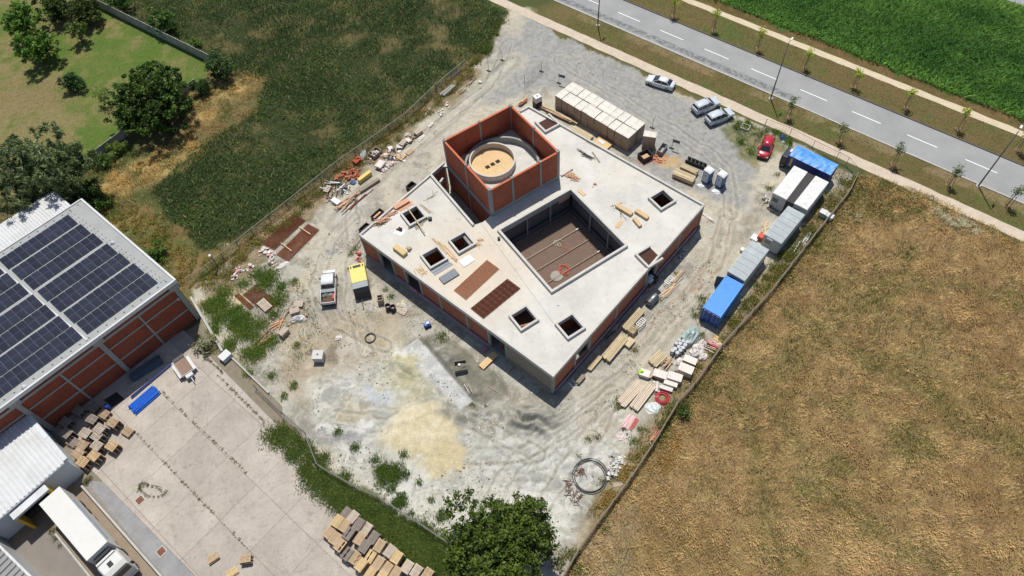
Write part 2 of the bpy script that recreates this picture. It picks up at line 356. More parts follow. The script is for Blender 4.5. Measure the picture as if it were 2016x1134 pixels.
# concrete yard underlay, verges, margins
paint(zone(YARD_G, .2, .3), lin(158,150,140))
paint(zone(Gp([(530,835),(560,830),(600,870),(640,925),(740,985),(880,1070),(930,1134),(930,1250),(840,1190),(820,1134),(690,1010)]), .5), two(lin(74,92,44), lin(104,110,62), N3))
paint(zone(Gp([(395,640),(420,660),(520,770),(540,840),(500,800),(430,710)]), .5)*.8, two(lin(120,124,78), lin(176,164,140), N3))
rs = (x-RO[0])*ROAD_N.x+(y-RO[1])*ROAD_N.y; ra = (x-RO[0])*ROAD_D.x+(y-RO[1])*ROAD_D.y; rw = (wx-RO[0])*ROAD_N.x+(wy-RO[1])*ROAD_N.y
verge = ((rw > -10.3) & (rw < 12.0) & (ra > -38.5+(N2-.5)*4)).astype(float)
paint(verge, two(two(lin(106,102,60), lin(122,104,70), N2*.5+N3*.5), lin(94,106,54), N1*.4+N2*.3+N3*.3, .5, .62))
paint(((rs > -5.2) & (rs < -3.2) & (ra > -38)).astype(float)*sm(N2, .3, .6)*.7, lin(150,132,100))
paint(((rw > 10.2) & (rw < 12.6)).astype(float)*.85, two(lin(128,104,72), lin(104,92,54), N3))
paint(zone(CROP2, .5), two(lin(44,80,30), lin(78,110,48), N2))
paint(((rs > -10.3) & (rs < -9.8) & (ra > -36)).astype(float)*.6, lin(88,92,50))
# relief: spoil heaps and wheel ruts, all under half a metre
Z = np.zeros(len(x))
for d_, q in RUTS: Z -= (1-sm(d_, .05, .3))*S*.05
def heap(cx, cy, rx, ry, h, rot=0.0):
    c = g(cx, cy); k = 15.5; dx, dy = x-c.x, y-c.y; cr, sr = math.cos(rot), math.sin(rot)
    r_ = np.hypot((dx*cr+dy*sr)/(rx/k), (-dx*sr+dy*cr)/(ry/k)); return h*np.clip(1-r_, 0, 1)**1.2
HG = heap(1048,826,66,40,1.0,-.2); Z += heap(895,705,60,26,.5,-.75)+heap(950,775,40,24,.45,-.4)+heap(800,722,46,26,.9,-.6)+HG*.5+heap(925,815,34,22,.3)
hm = sm(Z, .02, .25)
rdg = np.abs((((x*.30+y*.95)*.75+N2*2.2+N3*.5) % 1.0)-.5)*2; Z += sm(HG,.02,.5)*rdg*.75*(.4+N2)
Z += hm*((fbm(x, y, 1.0, 9, 4)-.5)*.6+np.abs(np.sin((x*.35+y*.95)*2.0+N2*7+N3*2))*.22)
flat = S*(1-zone(YARD_G, .2, .3)); Z += flat*(N3-.5)*.05*(1-hm)
tr = zone(Gp([(980,850),(1110,860),(1230,770),(1250,800),(1130,960),(1050,1000),(960,920)]), 1.5)
Z += tr*(1-sm(HG,.02,.2))*np.abs(np.sin(line_d(x, y, drive_r)*3+N2*5))*.16
Z += WH*(N2-.5)*.05
nx, ny = len(gx), len(gy)
i = np.arange((ny-1)*(nx-1)); r0 = i//(nx-1)*nx+i % (nx-1)
F = np.stack([r0, r0+1, r0+nx+1, r0+nx], 1)
V = np.stack([x, y, Z], 1); CC = np.concatenate([np.clip(C, .005, .9), GR[:, None]], 1)
# the same sheet runs on to the horizon
b0 = len(V); x0, x1, y0, y1 = gx[0], gx[-1], gy[0], gy[-1]; FAR = 3000
rim = [(x0,y0),(x1,y0),(x1,y1),(x0,y1),(-FAR,-FAR),(FAR,-FAR),(FAR,FAR),(-FAR,FAR)]
V = np.concatenate([V, [(a, b, 0) for a, b in rim]]); CC = np.concatenate([CC, np.tile([[.09,.10,.045,0]], (8, 1))])
F = np.concatenate([F, b0+np.array([(4,5,1,0),(5,6,2,1),(6,7,3,2),(7,4,0,3)])])
T = NT('earth'); at = T.n('ShaderNodeVertexColor', layer_name='Col'); pos = T.n('ShaderNodeNewGeometry').outputs['Position']
n1 = T.noise(pos, 1.3, 6, .7); n2 = T.noise(pos, 6.5, 5, .7); vor = T.n('ShaderNodeTexVoronoi', ins={'Vector':pos,'Scale':5.0}).outputs['Distance']
k = T.n('ShaderNodeMath', operation='ADD', ins={0:n1,1:n2}).outputs[0]
k = T.n('ShaderNodeMapRange', ins={'Value':k,'From Max':2,'To Min':.70,'To Max':1.28}).outputs[0]
c = T.n('ShaderNodeVectorMath', operation='SCALE', ins={0:at.outputs[0],'Scale':k}).outputs[0]
pb = T.noise(pos, 11, 3, .6, .60, .72); c = T.mix(T.n('ShaderNodeMath', operation='MULTIPLY', ins={0:pb,1:.30}).outputs[0], c, srgb(120,112,98))
pw = T.noise(pos, 8.3, 3, .6, .62, .72); c = T.mix(T.n('ShaderNodeMath', operation='MULTIPLY', ins={0:pw,1:T.n('ShaderNodeMath', operation='MULTIPLY', ins={0:at.outputs[1],1:.30}).outputs[0]}).outputs[0], c, srgb(214,212,206))
T.l(c, T.p.inputs['Base Color']); T.p.inputs['Roughness'].default_value = .95; T.p.inputs['Specular IOR Level'].default_value = .2
hsum = T.n('ShaderNodeMath', operation='ADD', ins={0:n2,1:pb}).outputs[0]; T.bump(hsum, .55, .10)
M_EARTH = T.mat
ground = np_mesh('ground', V, F, CC, M_EARTH, smooth=True); ground['kind'] = 'structure'
# ---------------------------------------------------------------- road, paths, kerbs, markings
def sheet(name, poly, z, m_, th=.3): 
    o = MB().prism(poly, z-th, z).build(name, m_); o['kind'] = 'structure'; return o
def ribbon(s0, s1, t0, t1, n=60, j=0.0, seed=1):
    rr = random.Random(seed); a = []; b = []
    for i in range(n+1):
        s = s0+(s1-s0)*i/n; a.append(along(RO, s, t0+rr.uniform(-j,j))); b.append(along(RO, s, t1+rr.uniform(-j,j)))
    return a+b[::-1]
def road_mat():
    T = NT('worn_asphalt'); pos = T.n('ShaderNodeNewGeometry').outputs['Position']
    a = T.noise(pos, .25, 5); b = T.noise(pos, 18, 3); cth = T.noise(pos, 1.3, 6, .75, .40, .56)
    c = T.mix(a, srgb(176,177,177), srgb(158,159,160)); c = T.mix(T.n('ShaderNodeMath', operation='MULTIPLY', ins={0:b,1:.35}).outputs[0], c, srgb(136,137,138))
    # lengthwise wear: distance from the centre line
    sx = T.n('ShaderNodeSeparateXYZ', ins={0:pos}); 
    u = T.n('ShaderNodeMath', operation='MULTIPLY', ins={0:sx.outputs[0],1:ROAD_N.x}).outputs[0]
    v = T.n('ShaderNodeMath', operation='MULTIPLY', ins={0:sx.outputs[1],1:ROAD_N.y}).outputs[0]
    t = T.n('ShaderNodeMath', operation='ADD', ins={0:u,1:v}).outputs[0]
    t = T.n('ShaderNodeMath', operation='SUBTRACT', ins={0:t,1:RO[0]*ROAD_N.x+RO[1]*ROAD_N.y}).outputs[0]
    e = T.n('ShaderNodeMapRange', ins={'Value':t,'From Min':-1.5,'From Max':-1.9}).outputs[0]
    e2 = T.n('ShaderNodeMapRange', ins={'Value':t,'From Min':-3.0,'From Max':-2.7}).outputs[0]
    f = T.n('ShaderNodeMath', operation='MULTIPLY', ins={0:e,1:e2}).outputs[0]
    s_ = T.n('ShaderNodeMath', operation='MULTIPLY', ins={0:sx.outputs[0],1:-ROAD_D.x}).outputs[0]
    s2 = T.n('ShaderNodeMath', operation='MULTIPLY', ins={0:sx.outputs[1],1:-ROAD_D.y}).outputs[0]
    ss = T.n('ShaderNodeMath', operation='ADD', ins={0:s_,1:s2}).outputs[0]
    lim = T.n('ShaderNodeMapRange', ins={'Value':ss,'From Min':20,'From Max':22}).outputs[0]
    f = T.n('ShaderNodeMath', operation='MULTIPLY', ins={0:f,1:lim}).outputs[0]
    f = T.n('ShaderNodeMath', operation='MULTIPLY', ins={0:f,1:cth}).outputs[0]
    c = T.mix(T.n('ShaderNodeMath', operation='MULTIPLY', ins={0:f,1:.85}).outputs[0], c, srgb(98,100,102))
    sc = T.n('ShaderNodeVectorMath', operation='SCALE', ins={0:c,'Scale':.74}).outputs[0]
    T.l(sc, T.p.inputs['Base Color']); T.p.inputs['Roughness'].default_value = .85; T.bump(b, .2, .01); return T.mat
sheet('road', ribbon(-160, 160, -3.25, 3.40), .02, road_mat())
M_PATH = mat('path_paving', srgb(182,168,150), .9, .18, .8, 10, dirt=srgb(200,190,170), dirt_amt=.6)
M_PATH2 = mat('far_path_paving', srgb(190,176,150), .9, .18, .9, 10)
sheet('path', ribbon(-160, 160, -9.85, -8.05, 200, .09, 3), .025, M_PATH)
sheet('far_path', ribbon(-160, 160, 9.0, 10.3, 200, .08, 4), .022, M_PATH2)
M_KERB = mat('kerb_concrete', srgb(168,166,160), .9, .25, 1.2)
M_GUT = mat('gutter_grime', srgb(88,82,74), .95, .3, 2)
for nm, t0, t1, z0, mm in (('kerb', -3.5, -3.252, .09, M_KERB), ('kerb', 3.402, 3.65, .13, M_GUT)):
    o = MB().prism(ribbon(-160, 160, t0, t1, 40), -.2, z0).build(nm, mm); o['kind'] = 'structure'
M_PAINT = mat('road_paint', srgb(226,228,230), .7, .12, 3)
for k in range(-8, 12):
    s0 = .84+8.4*k
    o = MB().prism([along(RO,s0,.05),along(RO,s0+4.4,.05),along(RO,s0+4.4,.19),along(RO,s0,.19)], .021, .026).build('road_marking', M_PAINT); o['kind'] = 'structure'
sheet('far_road', [along(RO, 6, 39.4), along(RO, 120, 39.4), along(RO, 120, 46.5), along(RO, 6, 46.5)], .02, mat('far_asphalt', srgb(140,142,146), .9, .15, .5))

# ---------------------------------------------------------------- loose stones on the site
def stones(name, label, polys, n, s0, s1, cols):
    P = []
    for poly, k in polys:
        A = np.array([(p[0],p[1]) for p in poly]); lo, hi = A.min(0), A.max(0); q = lo+RNG.random((int(n*k*3),2))*(hi-lo); q = q[seg_sd(q[:,0],q[:,1],poly) > 0]; w_ = fbm(q[:,0],q[:,1],2.2,71); sc_ = g(840,855); q = q[(RNG.random(len(q)) < sm(w_,.42,.6)) & (np.hypot(q[:,0]-sc_.x, q[:,1]-sc_.y) > 4.6)]; P.append(q[:int(n*k)])
    P = np.concatenate(P); m = len(P); sz = s0+(s1-s0)*RNG.random(m)**3
    O = np.array([(1,0,0),(0,1,0),(-1,0,0),(0,-1,0),(0,0,.7),(0,0,-.3)]); a = RNG.random(m)*6.28
    V = O[None]*sz[:,None,None]*(.7+.6*RNG.random((m,6,1))); c_, s_ = np.cos(a)[:,None], np.sin(a)[:,None]
    V = np.stack([V[:,:,0]*c_-V[:,:,1]*s_+P[:,0:1], V[:,:,0]*s_+V[:,:,1]*c_+P[:,1:2], V[:,:,2]+.03], 2).reshape(-1,3)
    f = np.array([(0,1,4),(1,2,4),(2,3,4),(3,0,4)]); F = (f[None]+np.arange(m)[:,None,None]*6).reshape(-1,3)
    cc = np.array([srgb(*k) for k in cols])[RNG.integers(0,len(cols),m)]*.8*(1+RNG.normal(0,.12,(m,1)))
    o = np_mesh(name, V, F, np.repeat(np.clip(cc,0,1),6,0), M_EARTH); tag(o, label, 'stones', None, 'stuff')
stones('loose_stones', 'loose stones and crumbs of rubble scattered over the site ground', [(SITE,1.0),(Gp([(600,640),(1000,790),(1230,780),(1150,1000),(900,1060),(620,860)]),.5),(Gp([(430,480),(700,470),(700,640),(560,700),(450,600)]),.25),(Gp([(1290,560),(1420,470),(1400,560),(1200,800),(1150,800)]),.3)], 5200, .035, .16, [(206,202,192),(170,166,156),(132,126,116),(196,182,156)])
# ================================================================ the unfinished building
M_CONC = mat('cast_concrete', srgb(150,150,147), .9, .16, .9, 12, dirt=srgb(112,110,104), dirt_amt=.35)
M_CONC_L = mat('pale_concrete', srgb(190,188,183), .9, .10, .7, 12, dirt=srgb(150,148,142), dirt_amt=.4)
M_DARKC = mat('dark_membrane', srgb(92,94,98), .85, .15, 1)
M_BRICK = brick_mat('hollow_brick', srgb(170,88,58), srgb(152,76,50), srgb(150,108,88), .33, .22, srgb(150,118,100))
M_BRICK2 = brick_mat('facade_brick', srgb(164,96,70), srgb(148,84,60), srgb(156,124,106), .33, .22, srgb(146,120,104))
M_BTOP = mat('brick_course_top', srgb(186,104,74), .95, .35, 6, 22)
M_PLAST = mat('grey_render', srgb(138,130,118), .95, .14, .5, 8)
M_XPS = mat('lilac_foam_board', srgb(156,124,140), .9, .12, 1.5)
M_PLY = mat('plywood', srgb(200,172,128), .8, .14, 1.2, 10)
M_RUST = mat('rusty_steel', srgb(112,62,40), .95, .3, 3, 20)
M_RUST_O = mat('fresh_rust_steel', srgb(168,102,58), .9, .25, 3, 20)
M_WOOD = mat('pale_timber', srgb(184,168,136), .85, .22, 1.5, 12, rnd=.16)
M_WOOD_O = mat('raw_orange_timber', srgb(194,160,128), .85, .2, 1.5, 12, rnd=.15)
M_WOOD_G = mat('weathered_timber', srgb(150,138,122), .9, .22, 1.5, 12, rnd=.18)
def roof_mat():
    T = NT('roof_slab_concrete'); pos = T.n('ShaderNodeNewGeometry').outputs['Position']
    a = T.noise(pos, .22, 6, .65, .35, .68); b = T.noise(pos, 1.6, 6, .7); f = T.noise(pos, 14, 3)
    c = T.mix(a, srgb(200,198,192), srgb(174,172,166)); c = T.mix(T.n('ShaderNodeMath', operation='MULTIPLY', ins={0:b,1:.35}).outputs[0], c, srgb(206,203,195))
    for (px, py, r0, r1, amt, cc) in ((925,530,3.0,10.5,.7,(202,184,158)),(1225,345,.5,4.0,.3,(196,180,156)),(860,430,1,6,.25,(176,168,152)),(1300,330,.5,5,.2,(186,180,166))):
        w_ = g(px, py, 4.52)
        d = T.n('ShaderNodeVectorMath', operation='DISTANCE', ins={0:pos,1:(w_.x,w_.y,4.52)}).outputs['Value']
        wob = T.n('ShaderNodeMath', operation='MULTIPLY', ins={0:b,1:3.0}).outputs[0]
        d = T.n('ShaderNodeMath', operation='ADD', ins={0:d,1:wob}).outputs[0]
        m_ = T.n('ShaderNodeMapRange', ins={'Value':d,'From Min':r1+1.5,'From Max':r0,'To Max':amt}).outputs[0]
        c = T.mix(m_, c, srgb(*cc))
    st = T.noise(pos, .9, 8, .8, .55, .72); c = T.mix(T.n('ShaderNodeMath', operation='MULTIPLY', ins={0:st,1:.5}).outputs[0], c, srgb(132,130,126))
    sp = T.noise(pos, 5.5, 3, .6, .68, .74); c = T.mix(T.n('ShaderNodeMath', operation='MULTIPLY', ins={0:sp,1:.35}).outputs[0], c, srgb(120,118,114))
    T.l(c, T.p.inputs['Base Color']); T.p.inputs['Roughness'].default_value = .9; T.bump(f, .12, .02); return T.mat
M_ROOF = roof_mat()
ZR, ZP = 4.52, 4.75
bL, bB, bR, bT = [g(*k, ZP) for k in [(706,462),(1089.4,742),(1388,403),(1041,208)]]
bT2, bW = g(1023,218,ZP), g(873,319,ZP)
TC = Vector((.08, 68.39)); TA = R(30.9); TH = 5.59
def rot_sq(c, h, a): return [(c[0]+h*(sx*math.cos(a)-sy*math.sin(a)), c[1]+h*(sx*math.sin(a)+sy*math.cos(a))) for sx, sy in ((-1,-1),(1,-1),(1,1),(-1,1))]
tS, tE, tN, tW = [Vector(p) for p in rot_sq(TC, TH, TA)]     # S, E, N, W corners
bld = thing('unfinished_building', 'large square unfinished building with flat concrete roof, red brick box and sunken courtyard', 'building', (bB.x, bB.y, 0))
CYC, CYH, CYA = Vector((6.92,56.01)), 6.0, R(30.3)
SKY = {'a':(-12.2,61.8),'b':(-9.57,54.69),'c':(-5.91,56.68),'d':(1.11,44.62),'e':(6.5,42.96),'f':(20.76,60.92),'g':(17.55,52.0),'h':(7.1,76.75)}
SKH = 1.34
xy = lambda v: (v[0], v[1])
v1 = [g(849,347,ZR), g(868,328,ZR), tW+(TC-tW)*.05, tS+(TC-tS)*.05, g(951,437,ZR), g(933,443,ZR)]
v2 = [tE+(TC-tE)*.06, g(1127,331,ZR), g(1105,345,ZR)]
holes = [[xy(p) for p in v1], [xy(p) for p in v2], rot_sq(CYC, CYH-.3, CYA)]+[rot_sq(c, SKH-.26, CYA) for k, c in SKY.items() if k not in 'gh']
def shift(p, q, k): d = (Vector(xy(q))-Vector(xy(p))).normalized(); return d*k
ctr = Vector((3.5,59))
def inset(p, k): d = (ctr-Vector(xy(p))); d.normalize(); return Vector(xy(p))+d*k
outer = [xy(inset(p,.03)) for p in (bL,bB,bR,bT,bT2)]+[xy(TC), xy(inset(bW,.03))]
hh = []
for k in 'gh': pass
MB().prism(outer, 4.22, ZR, 0, holes=holes).build('roof_slab', M_ROOF, bld, world=True)
def rail(name, p, q, w_, z0, z1, m_, parent=bld, ext=0.0, side=0.0):
    p, q = Vector(xy(p)), Vector(xy(q)); d = (q-p); L = d.length; d.normalize(); n = Vector((-d.y,d.x)); c = (p+q)/2+n*side
    return MB().box((c.x,c.y,(z0+z1)/2),(L+ext,w_,z1-z0),math.atan2(d.y,d.x)).build(name, m_, parent, world=True)
pw = .26
rail('parapet', bL, bB, pw, 4.1, ZP, M_CONC_L, side=pw/2, ext=-.004)
rail('parapet', bB, bR, pw, 4.1, ZP+.002, M_CONC_L, side=pw/2)
rail('parapet', bR, bT, pw, 4.1, ZP+.06, M_CONC_L, side=pw/2)
rail('parapet', bT, bT2, pw, 4.1, ZP+.058, M_CONC_L, side=pw/2)
rail('parapet', g(847,342,ZP), bL, pw, 4.1, ZP+.055, M_CONC_L, side=pw/2)
rail('parapet', bW, g(847,342,ZP), pw, 4.1, ZP+.05, M_CONC_L, side=pw/2)
rail('parapet', g(847,343,ZP), g(932,443,ZP), .3, 4.0, ZP+.12, M_CONC_L)
rail('parapet', g(866,358,ZP), g(872,350,ZP), .25, 4.2, ZP, M_CONC_L)
rail('parapet', g(1105,345,ZP), g(1127,331,ZP), .25, 4.2, ZP+.03, M_CONC_L)
rail('slab_joint', g(946,438,ZR), g(1090,637,ZR), .05, ZR-.05, ZR+.012, M_CONC)
# roof-light kerbs: four sides each
for k, c in SKY.items():
    kb = MB(); q = rot_sq(c, SKH-.13, CYA)
    kerb = bpy.data.objects.new('skylight_kerb', None); col.objects.link(kerb); kerb.parent = bld; kerb.location = (c[0]-bB.x, c[1]-bB.y, ZR)
    for i in range(4):
        if (k == 'g' and i == 1) or (k == 'h' and i == 2): continue
        p, r_ = Vector(q[i])-Vector(c), Vector(q[(i+1)%4])-Vector(c); d = (r_-p); a_ = math.atan2(d.y,d.x)
        MB().box(((p.x+r_.x)/2,(p.y+r_.y)/2,.2),(d.length+(.26 if i%2 else -.262),.26,.46),a_).build('kerb_side', M_CONC_L, kerb)
    if k in 'gh':   # these two break the roof edge: flat dark sheet painted as the shade inside
        MB().prism([(p[0]-c[0],p[1]-c[1]) for p in rot_sq(c, SKH-.27, CYA)], .0, .008).build('shaft_shade', mat('shaft_shadowed_brick', srgb(70,44,34), .95, .3), kerb)
# --- facades
def facade(p, q, segs, wall_m, plinth=True):
    p, q = Vector(xy(p)), Vector(xy(q)); d = q-p; L = d.length; d.normalize(); n = Vector((d.y,-d.x))   # n points outwards
    a_ = math.atan2(d.y,d.x)
    def seg(nm, t0, t1, z0, z1, off, th, m_):
        c = p+d*(t0+t1)/2+n*(off-th/2); MB().box((c.x,c.y,(z0+z1)/2),(t1-t0,th,z1-z0),a_).build(nm, m_, bld, world=True)
    for typ, t0, t1 in segs:
        if typ == 'col': seg('column', t0, t1, 0, 4.098, -.02, .3, M_CONC)
        elif typ == 'open':
            seg('lintel', t0, t1, 3.75, 4.096, -.06, .25, M_CONC); seg('threshold', t0, t1, 0, .18, .0, .4, M_CONC)
        elif typ == 'win':
            seg('lintel', t0, t1, 3.3, 4.096, -.06, .25, M_CONC); seg('brick_wall', t0, t1, 0, 1.2, -.07, .25, wall_m)
        elif typ == 'plast': seg('rendered_wall', t0, t1, .75, 4.097, -.03, .25, M_PLAST); seg('plinth', t0, t1, 0, .73, .07, .35, M_PLAST)
        else: seg('brick_wall', t0, t1, 0, 4.097, -.08, .25, wall_m)
    return seg, L
def tx(px, A, B, pa, pb):
    y = pa[1]+(pb[1]-pa[1])*(px-pa[0])/(pb[0]-pa[0]); return (g(px,y,ZP)-A).length
def segs_from(cols, opens, L, plast=None):
    out = []; cs = [0.0]+cols+[L]; last = 0
    pts = sorted([(c-.17,c+.17) for c in cols])
    edges = [(0.0,.34)]+pts+[(L-.34,L)]
    for i, (a, b) in enumerate(edges):
        out.append(('col',a,b))
        if i < len(edges)-1:
            typ = opens.get(i,'brick'); out.append((typ, b+.002, edges[i+1][0]-.002))
    return out
sw = [tx(k,bL,bB,(706,462),(1089.4,742)) for k in (740,768,792,823,862,916,959,994)]
f1, L1 = facade(bL, bB, segs_from(sw, {1:'open',3:'open',7:'open',8:'plast'}, (bB-bL).length), M_BRICK2)
se = [tx(k,bB,bR,(1089.4,742),(1388,403)) for k in (1134,1163,1217,1277,1297,1342)]
f2, L2 = facade(bB, bR, segs_from(se, {1:'win',4:'open'}, (bR-bB).length), M_BRICK2)
facade(bR, bT, segs_from([6,12,18,24], {}, (bT-bR).length), M_BRICK2)
facade(bW, bL, segs_from([5,10], {}, (bW-bL).length), M_BRICK2)
facade(bT, bT2, [('brick',0,(bT2-bT).length)], M_BRICK2)
f1('foam_strip', 2.1, sw[0]-.2, .35, 1.0, .12, .12, M_XPS); f1('foam_strip', sw[1]+.1, sw[6], .35, .85, .12, .12, M_XPS)
f1('plinth', 0, sw[7]+.1, -.1, .35, .2, .3, M_CONC)
f2('foam_strip', .35, L2-1.0, .5, .95, .14, .12, M_XPS); f2('plinth', 0, L2, -.1, .5, .2, .3, M_DARKC)
# --- inside: floor, partitions seen through openings
MB().prism([xy(inset(p,.6)) for p in (bL,bB,bR,bT)], -.05, .10).build('floor_slab', M_CONC, bld, world=True)
for p, q in (((-9,50.5),(-15,60)),((-3,46),(.2,50.5)),((7.6,42.2),(13.8,48.6)),((17.5,65),(14.5,61)),((-2,43.3),(8,45.5)),((-12,56),(-6,60)),((17.6,53.4),(21,59.5)),((2,72.5),(10,74))):
    rail('partition', p, q, .22, .1, 4.2, M_BRICK)
# --- courtyard
cy = rot_sq(CYC, CYH, CYA)
for i in range(4):
    p, q = Vector(cy[i]), Vector(cy[(i+1)%4]); d = (q-p).normalized()
    e = .30 if i % 2 else 0.0
    rail('courtyard_upstand', p+d*(.302 if not i%2 else 0), q-d*(.302 if not i%2 else 0), .3, 4.0, 4.97, M_CONC_L, side=.15)
    # frame below the upstand: columns, sill walls and a back wall, both coloured dark for the shade
    n = Vector((-d.y,d.x)); L = (q-p).length; a_ = math.atan2(d.y,d.x)
    for t in (.3,.62):
        c = p+d*L*t+n*.16; MB().box((c.x,c.y,2.0),(.16,.2,3.99),a_).build('courtyard_column', M_CONC, bld, world=True)
    c = p+d*L/2+n*.08; MB().box((c.x,c.y,.5),(L-.64,.14,.9),a_).build('courtyard_sill_wall', M_DARKC, bld, world=True)
    c = p+d*L/2-n*.25; MB().box((c.x,c.y,2.1),(L,.1,4.0),a_).build('courtyard_back_wall', M_DARKC, bld, world=True)
MB().prism(rot_sq(CYC, CYH-.2, CYA), .08, .16).build('courtyard_floor', mat('blinding_concrete', srgb(150,136,124), .95, .25, 1.5), bld, world=True)
# --- brick box (tower) with concrete frame
tw_pts = [tS,tE,tN,tW]
for i in range(4):
    p, q = tw_pts[i], tw_pts[(i+1)%4]; d = (q-p).normalized(); n = Vector((-d.y,d.x)); L = (q-p).length; a_ = math.atan2(d.y,d.x)
    fr = {0:[.32,.72],1:[.5],2:[.48],3:[.5]}[i]
    ts = [.21]+[f*L for f in fr]+[L-.21]
    for t in [f*L for f in fr]:
        c = p+d*t+n*.13; MB().box((c.x,c.y,4.85),(.3,.34,9.7),a_).build('column', M_CONC, bld, world=True)
    for j in range(len(ts)-1):
        t0 = ts[j]+.152 if j else .42; t1 = ts[j+1]-.152 if j < len(ts)-2 else L-.42
        c = p+d*(t0+t1)/2+n*.135
        MB().box((c.x,c.y,7.33),(t1-t0,.25,4.34),a_).build('brick_wall', M_BRICK, bld, world=True)
        MB().box((c.x,c.y,2.2),(t1-t0,.25,4.4),a_).build('brick_wall', M_BRICK, bld, world=True)
        MB().box((c.x,c.y,9.53),(t1-t0,.26,.06),a_).build('brick_course', M_BTOP, bld, world=True)
    c = p+d*L/2+n*.12; MB().box((c.x,c.y,4.78),(L-.8,.33,.76),a_).build('ring_beam', M_CONC, bld, world=True)
for c in rot_sq(TC, TH-.2, TA): MB().box((c[0],c[1],4.87),(.42,.42,9.74),TA).build('column', M_CONC, bld, world=True)
MB().prism(rot_sq(TC, TH-.26, TA), 5.05, 5.3).build('inner_slab', M_CONC_L, bld, world=True)
ring = lambda r0, r1, z0, z1: [(r1,z0),(r1,z1),(r0,z1),(r0,z0)]
MB().lathe(ring(4.85,5.13,5.28,6.25), (TC.x,TC.y,0), 64).build('outer_ring', M_CONC, bld, world=True)
RC = g(969,314,6.3)
MB().lathe(ring(2.98,3.18,5.28,6.35), (RC.x,RC.y,0), 64).build('inner_ring', M_CONC_L, bld, world=True)
dk = MB().lathe([(0,0),(0,.04)], (0,0,0), 3)
deck_n = 0
hc = [Vector((RC.x,RC.y))+Vector((math.cos(TA),math.sin(TA)))*k for k in (-.85,0,.85)]
circ = [(RC.x+2.93*math.cos(t*math.pi/24), RC.y+2.93*math.sin(t*math.pi/24)) for t in range(48)]
MB().prism(circ, 5.32, 5.36, holes=[rot_sq(c,.30,TA) for c in hc]).build('plywood_deck', M_PLY, bld, world=True)
for c in hc: MB().prism(rot_sq(c,.32,TA), 5.302, 5.318).build('deck_hole_shade', mat('opening_dark', srgb(50,40,34), .95), bld, world=True)  # dark sheets under the deck holes stand in for the shade below
# steel stubs rising from the columns
st = MB()
for c in tw_pts+[tS+(tE-tS)*.32, tS+(tE-tS)*.72, tE+(tN-tE)*.5, tN+(tW-tN)*.48, tW+(tS-tW)*.5]:
    c = c+(TC-c).normalized()*.25
    for k in range(4): st.tube([(c.x+.1*math.cos(k*1.57),c.y+.1*math.sin(k*1.57),9.6),(c.x+.1*math.cos(k*1.57)+random.uniform(-.03,.03),c.y+.1*math.sin(k*1.57),10.0)], .012, 4)
st.build('starter_bars', M_RUST, bld, world=True)
# ================================================================ concrete yard of slabs
def clip(poly, p, q):
    """keep the part of a polygon left of the line p->q"""
    out = []; s = lambda a: (q[0]-p[0])*(a[1]-p[1])-(q[1]-p[1])*(a[0]-p[0])
    for i in range(len(poly)):
        a, b = poly[i], poly[(i+1)%len(poly)]; sa, sb = s(a), s(b)
        if sa >= 0: out.append(a)
        if (sa >= 0) != (sb >= 0): t = sa/(sa-sb); out.append((a[0]+(b[0]-a[0])*t, a[1]+(b[1]-a[1])*t))
    return out
def slab_mat():
    T = NT('yard_slab_concrete'); pos = T.n('ShaderNodeNewGeometry').outputs['Position']
    a = T.noise(pos, .3, 6, .65, .35, .65); b = T.noise(pos, 2.2, 6, .75, .5, .72); f = T.noise(pos, 16, 3); oi = T.n('ShaderNodeObjectInfo').outputs['Random']
    c = T.mix(a, srgb(180,172,162), srgb(160,152,143)); c = T.mix(T.n('ShaderNodeMath', operation='MULTIPLY', ins={0:b,1:.5}).outputs[0], c, srgb(134,126,117))
    b2 = T.noise(pos, 5.0, 5, .8, .5, .7); c = T.mix(T.n('ShaderNodeMath', operation='MULTIPLY', ins={0:b2,1:.3}).outputs[0], c, srgb(196,188,178))
    vz = T.n('ShaderNodeTexVoronoi', feature='DISTANCE_TO_EDGE', ins={'Vector':T.n('ShaderNodeVectorMath', operation='ADD', ins={0:pos,1:T.n('ShaderNodeTexNoise', ins={'Vector':pos,'Scale':.8}).outputs[1]}).outputs[0],'Scale':.19}).outputs[0]
    ck = T.n('ShaderNodeMapRange', ins={'Value':vz,'From Min':.010,'From Max':.003,'To Max':.16}).outputs[0]; c = T.mix(ck, c, srgb(96,90,82))
    st = T.noise(pos, .55, 8, .8, .55, .75); c = T.mix(T.n('ShaderNodeMath', operation='MULTIPLY', ins={0:st,1:.6}).outputs[0], c, srgb(112,104,98))
    r = T.n('ShaderNodeMapRange', ins={'Value':oi,'To Min':.86,'To Max':1.0}).outputs[0]
    c = T.n('ShaderNodeVectorMath', operation='SCALE', ins={0:c,'Scale':r}).outputs[0]
    T.l(c, T.p.inputs['Base Color']); T.p.inputs['Roughness'].default_value = .92; T.bump(f, .2, .02); return T.mat
M_SLAB = slab_mat()
YL = [(g(388,634),g(60,838)), (g(60,838),g(168,945)), (g(168,945),g(214,956)), (g(214,956),g(310,1046)), (g(310,1046),g(420,1180))]
YR = [(g(850,1148),g(556,848)), (g(556,822),g(398,648))]
yard = MB().prism([xy(k) for k in Gp([(392,636),(556,800),(556,842),(690,1005),(850,1150),(760,1250),(420,1180),(310,1050),(170,950),(70,835)])], -.3, .012).build('concrete_yard', mat('joint_earth', srgb(122,114,98), .95, .3)); yard['kind'] = 'structure'
YO = Vector((-42.05,39.3)); Y1 = Vector((math.cos(R(-43.6)),math.sin(R(-43.6)))); Y2 = Vector((-Y1.y,Y1.x))
PS = 5.2
